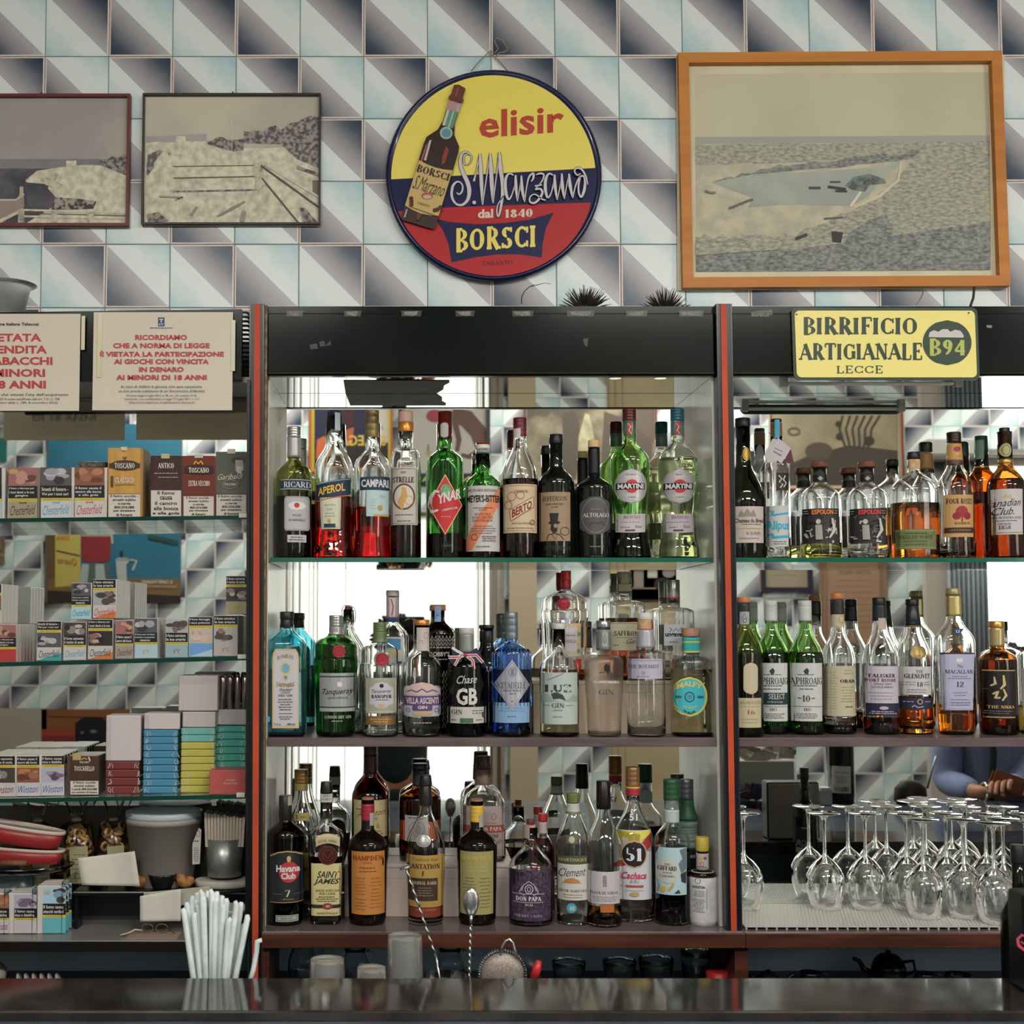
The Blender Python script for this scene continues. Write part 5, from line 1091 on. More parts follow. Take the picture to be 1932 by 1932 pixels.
b.ex = .0018; b.printing([('o', 1317, 1662, 5, 6, 1, '#66666a'), ('t', 'ANGOSTURA', 1319, 1674, 22, 5, '#2a2a2e', 'b'), ('g', 1309, 1330, 1680, 1692, '#7a7a80', 4), ('g', 1309, 1330, 1696, 1722, '#7a7a80', 8), ('l', [(1333, 1676), (1333, 1716)], .7, '#6a6a70')]); b.ex = 0.
# back row on the bottom
b = Bottle('rum_bottle', 'clear bottle with gold screw cap and small yellow neck tag behind the first two rums', 567.5, 2.893, Z3, 1456, 35, 1590, 1490, 12.2, 1.0, CLEAR, ((.9, .9, .85), 1640))
b.cap(1451.7, 1478, 12.8, mat('#7c5c2c', .3, .6), grip=True); b.sleeve(1478, 1491, mat('#8a7c4c', .35, .4))
b.label(555, 583, 1534, 1549, '#8e843c', [('t', '3', 559, 1541, 5, 8, K, 'S'), ('t', 'ANOS', 571, 1542, 10, 3.6, K, 's')], name='neck_tag'); b.label(556, 582, 1610, 1680, '#8e7f3c', [('t', 'ANEJO', 570, 1640, 20, 10, K, 'S')])
b = Bottle('rum_bottle', 'tall maroon-brown rum bottle with cream label on the raised step behind the orange label', 698.6, D3B, RZ3, 1414, 34.5, 1508, 1462, 11.6, 1.4, glass((.30, .09, .04)), ((.05, .012, .008), 1520))
b.cap(1408.7, 1424, 12, mat('#3a2024', .35), grip=True); b.sleeve(1424, 1459, mat('#3a1e22', .35), 'capsule')
b.label(667, 730, 1510, 1580, '#a89a6e', [('t', 'Appleton', 700, 1536, 54, 15, '#6a1c20', 'i', -.1), ('t', 'ESTATE', 703, 1545, 20, 5, K, 's'), ('g', 672, 690, 1525, 1529, K, 1), ('y', [(709, 1562), (713, 1551), (718, 1564)], '#8a7c50'), ('g', 674, 726, 1566, 1576, '#6a5a3c', 2)])
b = Bottle('whisky_bottle', 'broad amber bottle with black stopper, white portrait label and orange band on the raised step', 792.5, D3B, RZ3, 1450, 39, 1512, 1484, 13.4, 1.7, AMB, ((.35, .11, .02), 1500))
b.cap(1440, 1452, 14.6, mat('#20242a', .3)); b.sleeve(1452, 1482, mat('#2c3034', .3), 'capsule')
b.label(764, 808, 1539, 1586, '#a09c9c', [('t', 'MONKEY', 786, 1544, 38, 4, '#4a484c', 's'), ('o', 786, 1564, 15, 14, 1.2, '#6a686c'), ('e', 786, 1564, 10, 10, '#8a8688')][1:]); b.label(755, 831, 1550, 1587, '#a2502c', name='orange_band'); b.label(764, 809, 1539, 1588, '#a09c9c', [('o', 786, 1564, 15, 14, 1.2, '#6a686c'), ('e', 786, 1564, 9, 10, '#8a8688'), ('g', 768, 804, 1541, 1546, '#4a484c', 1)], ex=.0006, name='portrait_label')
b = Bottle('rum_bottle', 'clear dome-shouldered rum bottle with carved dark stopper and faded paper label on the raised step', 912.3, D3B, RZ3, 1476, 40.5, 1524, 1480, 13.8, 1.8, CLEAR, n=3, ky=.85)
b.cap(1426, 1450, 14.5, noisy('#3c2e2a', '#58463c', 90, rough=.4), name='stopper', r2=13.4); b.cap(1450, 1480, 16, noisy('#5a4640', '#7c6458', 70, rough=.5), name='neck_wrap', r2=15)
b.label(874, 952, 1521, 1616, '#8c7c78', [('o', 932, 1541, 5, 6, 1, '#5a4e50'), ('g', 880, 948, 1550, 1556, '#6a5c5c', 1), ('r', 874, 952, 1557, 1571, '#7c3a34'), ('t', 'DON PAPA', 925, 1564, 44, 8, '#a99a94', 'S'), ('t', 'RUM', 928, 1577, 24, 7, '#5a4646', 'S'), ('l', [(880, 1592), (900, 1582), (920, 1596), (948, 1586)], 5, '#7a6a66')])
b = Bottle('syrup_bottle', 'small bottle of red syrup with red cap between the purple bottle and the olive-capped one', 1024.5, 2.900, Z3, 1548, 21, 1608, 1566, 7.6, 1.2, CLEAR, ((.55, .01, .02), 1580))
b.cap(1534.6, 1549, 8.8, mat('#a01c28', .35)); b.sleeve(1550, 1572, mat('#a89498', .5)); b.label(1010, 1042, 1672, 1720, K, [('t', 'Mathilde', 1028, 1696, 22, 8, W_, 'i')])
b = Bottle('bitter_bottle', 'slim green-wrapped bottle with silver-grey cap behind the green-capped syrup bottle', 1296, 2.905, Z3, 1478, 19, 1545, 1515, 12.4, 1.0, glass((.06, .10, .08)), ((.01, .02, .015), 1560))
b.cap(1470, 1507, 12.8, mat('#5c6266', .3, .6), grip=True); b.sleeve(1508, 1546, mat('#2a5a40', .4)); b.sleeve(1547, 1600, noisy('#7c8a86', '#3a5a50', 200, stretch=(.02, .02, 2.2)), 'striped_wrap'); b.label(1284, 1312, 1602, 1640, K, [('t', 'BRANCAMENTA', 1300, 1616, 24, 6, W_, 'b')])

# ---- right cabinet, glass shelf
DR1 = 2.885
b = Bottle('calvados_bottle', 'long-necked olive-black brandy bottle with gold medallion and cream castle label, beside the striped post', 1404, 2.865, Z1, 792, 42, 962, 868, 14, 1.25, glass((.10, .11, .05)), ((.02, .018, .012), 955), rt=13)
b.cap(789.5, 806, 14.2, K); b.label(1401, 1416, 844, 869, mat('#a5812c', .35, .5), [('o', 1408.5, 856.5, 6, 10, 1, '#6a5018')], 'e', 'medallion')
b.label(1386, 1443, 955, 1024, '#a69c94', [('y', [(1393, 975), (1398, 962), (1404, 968), (1410, 959), (1416, 968), (1422, 961), (1428, 975)], '#7c746e'), ('t', 'Chateau du Breuil', 1416, 982, 56, 8, '#2a2626', 'b'), ('g', 1396, 1440, 987, 991, '#5a5250', 1), ('l', [(1386, 997), (1442, 997)], 1.4, '#a58a50'), ('t', 'V.S.O.P.', 1422, 1006, 28, 6, '#3a3030', 's'), ('g', 1392, 1438, 1012, 1019, '#7a706c', 1)])
b = Bottle('mezcal_bottle', 'slim clear bottle with cork and turquoise strip, hanging tag and turquoise lettered label', 1466, DR1, Z1, 800, 23.5, 884, 855, 11, 1.6, CLEAR, ((.93, .93, .92), 1035))
b.cap(791, 797, 10.4, K); b.cap(797, 824, 9.6, noisy('#a5825c', '#94724e', 90), name='cork', r2=10); b.label(1461, 1470, 792, 826, '#2f93ae', name='tax_strip', ex=.0034)
b.label(1465, 1489, 892, 925, '#22201f', [('l', [(1469, 897), (1475, 903), (1470, 909), (1477, 914), (1472, 920)], 2.2, W_), ('l', [(1482, 897), (1478, 905), (1484, 911), (1479, 919)], 2.2, W_)], name='square_emblem')
b.label(1443.5, 1489, 954, 1031, '#a7a8a6', [('l', [(1446, 966), (1460, 964), (1458, 972), (1488, 968)], 4, '#1f93ae'), ('t', 'Alipus', 1469, 993, 42, 22, '#1f93ae', 'B'), ('l', [(1446, 1010), (1458, 1008), (1460, 1014), (1488, 1012)], 5, '#1f93ae'), ('g', 1458, 1486, 1020, 1028, '#55585a', 2)])
tgp = Plane(DR1 - .028); tp = Print(tgp, 0.)
tp.poly([(1457, 828), (1467, 829), (1466, 872), (1448, 873), (1442, 860)], '#9a9a98'); tp.poly([(1468, 826), (1492, 846), (1474, 875), (1453, 857)], '#a39aa0'); tp.poly([(1492, 847), (1498, 875), (1486, 874), (1480, 868)], '#4a1c2e'); tp.line([(1461, 845), (1476, 852)], 1.4, '#6a5a60'); tp.line([(1459, 851), (1474, 860)], 2.4, '#6a5a60')
o = tp.build('hang_tag', b.root); sd = o.modifiers.new('s', 'SOLIDIFY'); sd.thickness = .0007
q1, q2 = P(1450, 815, DR1 - .02), P(1468, 832, DR1 - .027); tube('string', [(q1.x, q1.y, q1.z), (q2.x, q2.y, q2.z)], .0006, mat('#6a6058', .8), b.root, 4)
for cx, tc, lq, lab in ((1547.4, '#c4641c', ((.85, .80, .25), 1025), 'round clear tequila bottle with wooden stopper, illustrated label in orange lettering and yellow liquid'), (1636.5, '#c02430', ((.93, .94, .93), 1030), 'round clear tequila bottle with wooden stopper, illustrated label in red lettering and clear liquid')):
    b = Bottle('tequila_bottle', lab, cx, 2.895, Z1, 880, 38.2, 950, 908, 12.8, 1.65, CLEAR, lq)
    b.cap(871.5, 882.5, 16.4, noisy('#6a3c2c', '#5a3224', 60), name='stopper'); b.sleeve(896, 909, mat(K, .4), 'neck_band'); b.label(cx - 5, cx + 5, 898, 907, '#8a8880', shape='d', name='neck_emblem', ex=.0014)
    its = [('r', cx - 37, cx + 38, 959, 972, '#1c1b1b'), ('t', 'ESPOLON', cx + 6, 965.5, 39, 9.4, tc, 'B'), ('g', cx - 33, cx - 18, 961, 970, '#8a8680', 2), ('g', cx + 27, cx + 36, 961, 970, '#8a8680', 2)]
    rr = random.Random(int(cx))
    for q in range(26):
        x_, y_ = cx + rr.uniform(-32, 32), rr.uniform(976, 1020); its.append(('l', [(x_, y_), (x_ + rr.uniform(-6, 6), y_ + rr.uniform(-6, 6)), (x_ + rr.uniform(-9, 9), y_ + rr.uniform(-8, 8))], rr.choice((1.2, 2, 3.4)), rr.choice(('#a8a49c', '#a8a49c', '#6a6660', '#15141a'))))
    its += [('e', cx - 4, 984, 4, 5, '#a8a49c'), ('y', [(cx - 9, 990), (cx + 2, 990), (cx + 4, 1018), (cx - 8, 1018)], '#8f8b84'), ('l', [(cx + 22, 978), (cx + 26, 1000), (cx + 16, 1015)], [3, 7, 3], '#a8a49c')]
    b.label(cx - 37, cx + 38, 959, 1025, '#2c2a2b', its)
b = Bottle('rye_bottle', 'broad oval flask of amber rye with black stopper and green label low on the glass', 1725.4, 2.890, Z1, 866, 43.5, 935, 888, 11.4, 1.7, CLEAR, ((.66, .27, .04), 950), n=2.4, ky=.8)
b.cap(853.4, 866, 12.4, K, name='stopper'); b.label(1714.5, 1736.5, 866, 886, CRK, name='cork', ex=.0003)
b.printing([('t', 'BULLEIT', 1726, 938, 40, 8, CLEAR, 'b')], 'embossing')
b.label(1691, 1768, 998, 1036, '#5a6238', [('l', [(1692, 1001), (1767, 1001)], .9, '#8a8e5c'), ('g', 1702, 1758, 1004, 1008, '#2c3020', 1), ('t', 'BULLEIT 95 RYE', 1731, 1013, 58, 6, '#2c3020', 's'), ('g', 1702, 1758, 1018, 1030, '#3c4028', 2), ('l', [(1692, 1033), (1767, 1033)], .9, '#8a8e5c')])
b = Bottle('bourbon_bottle', 'tapered clear bourbon bottle with dark cap, ochre neck and label with a red rose', 1802.5, 2.875, Z1, 838, 34.3, 928, 876, 15, 1.25, CLEAR, ((.85, .26, .02), 1043), rt=12.6)
b.cap(816, 835, 13.2, mat('#241616', .3), grip=True); b.sleeve(838, 870, mat('#a97c40', .45)); b.sleeve(870, 877, mat('#4a3024', .45), 'brown_ring'); b.label(1799, 1812, 842, 852, mat('#8c2430', .5), name='rose', shape='e', ex=.0014); b.printing([('t', '1888', 1806, 861, 14, 5, '#4a3020', 's')], 'neck_lettering')
b.label(1787, 1839, 933, 1013, '#a9824c', [('t', 'Four Roses', 1813, 945.5, 46, 11, '#2c2420', 'S'), ('e', 1815, 965, 11, 11, '#8c1c28'), ('e', 1806, 973, 7, 7, '#7c1824'), ('e', 1825, 973, 7, 7, '#7c1824'), ('l', [(1815, 976), (1815, 984)], 2.4, '#7c2424'), ('t', 'BOURBON', 1816, 987, 28, 4.6, '#4a3020', 's'), ('r', 1788, 1838, 995, 1005, '#3a2420'), ('g', 1792, 1834, 997, 1003, '#8a6a44', 1)])
b = Bottle('whisky_bottle', 'amber bottle with long dark green capsule and gold ring behind the cream script label', 1853, 2.905, Z1, 840, 27, 916, 880, 13, 1.6, glass((.55, .22, .03)), ((.35, .12, .02), 930), rt=12)
b.cap(823, 880, 12.6, mat('#16302c', .3), r2=12); b.label(1842, 1856, 830, 866, '#4a6458', name='tax_strip', ex=.0012); b.cap(880, 888, 13.6, mat('#9a7c34', .3, .6), name='gold_ring')
b = Bottle('whisky_bottle', 'round-shouldered amber bottle with black capped neck and cream script label', 1898.5, 2.845, Z1, 815, 34.5, 928, 876, 13.4, 1.55, AMB, ((.22, .07, .02), 905))
b.cap(807.5, 822, 9.5, K); b.cap(820, 872, 13.6, mat('#1e1a1a', .3), name='capsule', r2=12.2); b.label(1888, 1908, 836, 862, '#96905f', [('o', 1898, 849, 7, 10, 1.2, '#5a5434')], 'e', 'crest', ex=.0014); b.cap(867, 875, 14.2, mat('#9a7c34', .3, .6), name='gold_ring')
b.label(1866, 1931, 922, 1008, '#a7a2a4', [('y', [(1893, 938), (1898, 930), (1902, 936), (1907, 931), (1909, 940)], '#a8975c'), ('t', 'Canadian', 1898, 948, 56, 14, K, 'i', -.06), ('t', 'Club.', 1897, 964, 32, 14, K, 'i', -.04), ('t', 'PREMIUM EXTRA AGED', 1899, 976, 56, 4, '#3a3638', 's'), ('g', 1872, 1926, 980, 984, '#6a6468', 1), ('t', 'IMPORTED', 1898, 988, 20, 3.4, '#3a3638', 's'), ('t', '1858', 1898, 994.5, 18, 7, '#3a3638', 's'), ('l', [(1867, 1004), (1930, 1004)], 1.2, '#a08850')])
# ---- right cabinet, wooden shelf (whiskies)
DR2 = 2.862
b = Bottle('whisky_bottle', 'olive-amber whisky bottle with orange-topped cap and two cream labels, beside the striped post', 1404.5, DR2 - .06, Z2, 1140, 34, 1238, 1176, 11.8, 1.2, OLV, ((.12, .09, .02), 1232))
b.cap(1126.7, 1137, 11.8, mat('#a8642c', .4), name='stopper'); b.sleeve(1138, 1178, mat('#272d30', .35), 'capsule'); b.label(1396, 1414, 1154, 1178, '#8a9090', [('l', [(1400, 1168), (1404, 1157), (1409, 1168)], 1.2, '#3a4040'), ('o', 1405, 1171, 4, 4, 1, '#3a4040')], 'round', 'neck_label_emblem', ex=.0014)
b.label(1403, 1431, 1250, 1310, '#a69c80', shape='pill', name='oval_label'); b.label(1391, 1438.5, 1317, 1373, '#a59a7a', [('t', 'LAGAVULIN', 1414, 1325.5, 44, 6, '#6a6250', 's'), ('g', 1394, 1434, 1330, 1337, '#8a806a', 1), ('t', '16', 1417, 1343.5, 15, 8, '#8a4034', 's'), ('g', 1398, 1432, 1354, 1366, '#8a806a', 2)])
for cx, sel, lab in ((1455.8, 1, 'green glass whisky bottle with white cap and white label with a dark green band'), (1520.5, 0, 'green glass whisky bottle with white cap and plain white label marked 10')):
    b = Bottle('whisky_bottle', lab, cx, DR2 + .012 * sel, Z2, 1142, 33.2, 1250, 1180, 11.4, 1.15, LGRN, ((.14, .40, .06), 1230))
    b.cap(1133, 1144, 12.2, mat('#a9aaa8', .4)); b.sleeve(1144, 1172, mat('#a3a5a2', .45)); b.printing([('t', 'SINCE 1815', cx, 1153, 18, 3, '#5a5c5a', 's')], 'neck_lettering')
    x0, x1 = cx - 30 + sel * 9, cx + 33 - sel
    its = [('y', [(cx - 4, 1266), (cx + 2, 1260), (cx + 6, 1265), (cx + 4, 1272), (cx - 1, 1272)], '#2c302c'), ('g', cx - 18, cx + 20, 1271, 1275, '#55585a', 1), ('t', 'LAPHROAIG', cx + 1.5, 1285, 62, 13.5, '#2a2e2c', 's'), ('g', cx - 20, cx + 22, 1292, 1296, '#4a4c4a', 1), ('g', cx - 14, cx + 18, 1298, 1302, '#4a4c4a', 1), ('l', [(x0 + 1, 1333), (x1 - 1, 1333)], .7, '#5a5c5a'), ('t', '1815', cx + 3, 1338.5, 12, 5.5, '#2a2e2c', 's'), ('g', cx - 22, cx + 26, 1345, 1356, '#6a6c6a', 3)]
    its += [('r', x0, x1, 1307, 1329, '#1f3438'), ('t', 'SELECT', cx + 10, 1314, 30, 10, W_, 's'), ('g', cx - 14, cx + 28, 1322, 1327, '#8a9490', 1)] if sel else [('t', '10', cx + 1, 1317.5, 13, 12, '#2a2e2c', 's'), ('l', [(cx - 13, 1317), (cx - 7, 1317)], 1.2, '#2a2e2c'), ('l', [(cx + 10, 1317), (cx + 17, 1317)], 1.2, '#2a2e2c')]
    b.label(x0, x1, 1251, 1361, '#a9aba9', its)
b = Bottle('whisky_bottle', 'clear whisky bottle with orange-topped dark cap and wrap-round straw-coloured label', 1581.7, DR2 + .012, Z2, 1140, 30.8, 1248, 1186, 12.4, 1.2, CLEAR, ((.85, .33, .03), 1366))
b.cap(1119.4, 1130, 11.6, mat('#a8642c', .4), name='stopper'); b.sleeve(1131, 1160, mat('#2a2826', .35), 'capsule'); b.label(1570, 1594, 1159, 1182, '#a3977a', [('o', 1588, 1168, 6, 8, 1, '#7a6e54')], 'round', 'neck_label', ex=.0008)
b.label(1557, 1617, 1256.5, 1351.5, '#a29a80', [('g', 1560, 1582, 1266, 1340, '#8c8468', 14), ('g', 1590, 1612, 1262, 1274, '#7c745c', 2), ('t', 'OBAN', 1600, 1285, 30, 7, '#2c2a26', 'S'), ('g', 1586, 1614, 1294, 1326, '#8c8468', 6), ('g', 1592, 1612, 1331, 1336, '#3a3830', 1)])
b = Bottle('whisky_bottle', 'clear bulge-necked whisky bottle with black capsule and lavender-white label over a navy strip', 1661, DR2, Z2, 1134, 33.7, 1252, 1180, 12.8, 1.15, CLEAR, ((.45, .07, .03), 1352), rt=11.4)
b.cap(1127.6, 1141, 12.4, K); b.sleeve(1141, 1171, mat('#1e2228', .35), 'capsule'); b.label(1657, 1672, 1166, 1188, '#9c8f86', name='seal_paper', ex=.001)
b.label(1633, 1698, 1257, 1351, '#a49ea8', [('t', 'TALISKER', 1666, 1275, 48, 7.4, '#2c2838', 'S'), ('t', 'PORT RUIGHE', 1666, 1283.5, 52, 6.6, '#6a2c3c', 'S'), ('t', 'SINGLE MALT', 1667, 1290.5, 32, 3.8, '#2c2838', 's'), ('t', 'SCOTCH WHISKY', 1667, 1296.5, 38, 3.8, '#2c2838', 's'), ('g', 1642, 1690, 1304, 1322, '#8a8494', 3), ('r', 1633, 1698, 1327, 1351, '#22243c'), ('e', 1668, 1336, 8, 3.4, '#9a96a4'), ('g', 1640, 1694, 1341, 1348, '#9a96a4', 2)])
b = Bottle('whisky_bottle', 'clear round whisky bottle with flared dark cap, oval gold seal and thick glass base', 1724, DR2 + .008, Z2, 1160, 32.5, 1254, 1186, 16, 1.3, CLEAR, ((.80, .25, .02), 1312), th=.0032, rt=13)
b.cap(1130.5, 1142, 12.2, K); b.cap(1142, 1183, 15.4, mat('#1a2128', .3), name='capsule', r2=11.4); b.cap(1180, 1183, 15.8, mat('#6a5230', .4), name='bronze_ring')
b.label(1719, 1748, 1218, 1244, mat('#6f5c2c', .3, .5), [('o', 1733.6, 1231, 11, 9, 1, '#9a8450')], 'e', 'gold_seal')
b.label(1701, 1760, 1257.6, 1311, '#a7a5a5', [('t', 'THE', 1735, 1267, 14, 6, '#33303a', 's'), ('t', 'GLENLIVET', 1733, 1275.5, 46, 9, '#33303a', 'S'), ('g', 1706, 1728, 1285, 1294, '#77757a', 2), ('t', '18', 1735.5, 1291, 11, 8.4, '#33303a', 's'), ('g', 1742, 1758, 1285, 1294, '#77757a', 2), ('g', 1706, 1756, 1299, 1308, '#77757a', 2)])
b.label(1701, 1760, 1317, 1338, '#232238', [('o', 1736, 1324, 5, 5, 1.4, '#a59a7c'), ('g', 1706, 1728, 1321, 1327, '#8a869a', 1), ('g', 1744, 1758, 1321, 1327, '#8a869a', 1), ('l', [(1722, 1334), (1726, 1331), (1732, 1335), (1742, 1333)], 1.4, '#a9a4b4')], name='navy_band')
b = Bottle('whisky_bottle', 'angular-shouldered clear whisky bottle with gold foil neck, blue triangle and pale lilac label', 1800.5, DR2 - .012, Z2, 1120, 34.4, 1212, 1164, 12.4, 1.0, CLEAR, ((.85, .30, .02), 1338), n=3.4, ky=.8, body=[(None, 29.5), (1360, 30.5), (1290, 33), (1240, 34.4)])
b.cap(1110, 1122, 13.4, mat('#8c8458', .35, .3)); b.sleeve(1123, 1163, mat('#9a8a54', .3, .5), 'capsule')
b.label(1795, 1819, 1186, 1202, '#1d2f56', [('t', '12', 1807, 1191, 8, 5.5, W_, 's')], 'tri', 'triangle_label')
b.label(1772.5, 1840.5, 1231.5, 1340, '#8d90ac', [('r', 1772, 1841, 1231.5, 1234, '#2a2622'), ('p', 1774, 1839, 1235.5, 1337, '#9497b0', 'taper'), ('y', [(1803, 1247), (1806, 1241), (1811, 1243), (1815, 1241), (1817, 1247), (1810, 1250)], W_), ('t', 'The', 1811, 1257, 11, 6, '#3a3850', 'i'), ('t', 'MACALLAN', 1810, 1267, 51, 7.6, '#2c2a40', 's'), ('g', 1788, 1832, 1274, 1282, '#6a6c8a', 2), ('t', '12', 1811, 1291, 13, 10, '#2c2a40', 's'), ('g', 1796, 1826, 1304, 1314, '#7a7c9a', 2), ('l', [(1793, 1320), (1830, 1320)], .7, '#5a5c78'), ('g', 1792, 1832, 1323, 1332, '#6a6c8a', 2)], 'taper')
b = Bottle('whisky_bottle', 'round dark amber whisky bottle with gold cap and black label with gold script', 1882, DR2 - .012, Z2, 1190, 34.6, 1250, 1222, 12.6, 1.7, AMBD, ((.25, .07, .01), 1244))
b.cap(1171.8, 1184, 13.8, GOLD); b.sleeve(1184, 1220, mat('#a09060', .3, .5), 'capsule')
b.label(1848, 1917, 1263.5, 1356, mat('#1c1a1c', .4, g=1.1), [('r', 1848, 1917, 1264, 1266, '#a58850'), ('r', 1848, 1917, 1352.5, 1354.5, '#a58850'), ('l', [(1878, 1277), (1880, 1290), (1873, 1294)], [2, 5, 3], '#b09a64'), ('l', [(1893, 1274), (1895, 1292), (1888, 1300)], [3, 6, 3], '#b09a64'), ('l', [(1876, 1310), (1884, 1304), (1880, 1318), (1888, 1316)], [3, 4, 4, 3], '#b09a64'), ('l', [(1893, 1300), (1898, 1312), (1891, 1322)], [3, 5, 3], '#b09a64'), ('t', 'THE NIKKA', 1892, 1334, 46, 6, '#a58850', 'S'), ('g', 1854, 1874, 1296, 1304, '#4a464a', 1), ('g', 1854, 1912, 1340, 1348, '#5a565a', 2)])
b = Bottle('whisky_bottle', 'clear bottle cut off by the right edge of the photograph on the wooden shelf', 1962, DR2, Z2, 1180, 40, 1244, 1220, 12.6, 1.8, CLEAR, ((.8, .6, .12), 1330))
b.cap(1172, 1190, 13.4, K, name='stopper'); b.label(1925, 1996, 1262, 1352, '#a7a5a0', [('t', 'G', 1932, 1300, 10, 16, '#2a2a2c', 'S')])
# ================================================================== signs on the wall and cornices
def plate_fn(e, pl, fn): pass
# ---- round enamel sign
SD = YW - .004
SCX, SCY, SR = 931, 334, 203
def sq(x, y): return (700 + x / 3.789, 50 + y / 3.789)
sg = empty('round_sign', P(SCX, SCY, SD), 'round blue-rimmed yellow, navy and red sign with a bottle picture hanging on the tiles', 'sign')
c = P(SCX, SCY, SD); rr_ = SR * S(SD, c.z)
def disc(name, prof, m, cx, cz, par, seg=72):
    """profile (r, y) turned about the y axis"""
    V, Fc = [], []
    for r, y in prof:
        for k in range(seg):
            a = 2 * math.pi * k / seg; V.append((cx + r * math.cos(a), y, cz + r * math.sin(a)))
    for i in range(len(prof) - 1):
        for k in range(seg):
            a = i * seg + k; b_ = i * seg + (k + 1) % seg; Fc.append((a, a + seg, b_ + seg, b_))
    Fc.append(tuple(range(seg))); Fc.append(tuple((len(prof) - 1) * seg + k for k in range(seg - 1, -1, -1)))
    o = mesh(name, V, Fc, m, par, True)
    for p in o.data.polygons:
        if len(p.vertices) > 4: p.use_smooth = False
    return o
BLU = mat('#131840', .2, g=1.1, coat=.2)
disc('rim', [(rr_ * .97, SD - .002), (rr_, SD - .008), (rr_, SD - .014), (rr_ * .985, SD - .020), (rr_ * .965, SD - .0215), (rr_ * .95, SD - .0165)], BLU, c.x, c.z, sg)
pl = Plane(SD - .0168)
p = Print(pl, .0)
YEL, REDS, NAV = mat('#c9b93c', .35, g=1.35), mat('#a3181c', .35, g=1.25, spec=.15), mat('#141a48', .35, g=1.1, spec=.15)
def arc(a0, a1, n, rx=193, ry=193, cx=SCX, cy=SCY + 1): return [(cx + rx * math.cos(R2(a0 + (a1 - a0) * i / n)), cy - ry * math.sin(R2(a0 + (a1 - a0) * i / n))) for i in range(n + 1)]
p.poly(arc(0, 359, 70), NAV)
p.poly(arc(5.4, 180 + 1.0, 44), YEL)
# red lower segment
ly, ry_ = 392, 384
a0 = -math.degrees(math.asin((ly + 9 - SCY) / 193)); 
p.poly([(749, 399), (850, 391), (1114, 382)] + [(SCX + 191 * math.cos(R2(a)), SCY + 191 * math.sin(R2(a))) for a in range(18, 160, 4)], REDS)
p.poly([(820, 412), (850, 419), (900, 423), (950, 421), (1000, 414), (1045, 401), (1030, 430), (1024, 460), (1022, 486), (980, 480), (940, 480), (900, 485), (852, 495), (846, 460), (836, 435)], NAV)
p.text('BORSCI', 935.5, 449.5, 149, 46, YEL, 'z', -.055)
p.text('TARANTO', 938, 496, 58, 8, '#4a1214', 's', -.05)
p.text('dal', 916, 403, 29, 17, '#c8b8ae', 'B', -.04); p.text('1840', 979, 402, 52, 16, '#c8b8ae', 'S', -.04)
p.text('elisir', 984, 229, 160, 52, mat('#a82e18', .4, g=1.2), 'b', -.075)
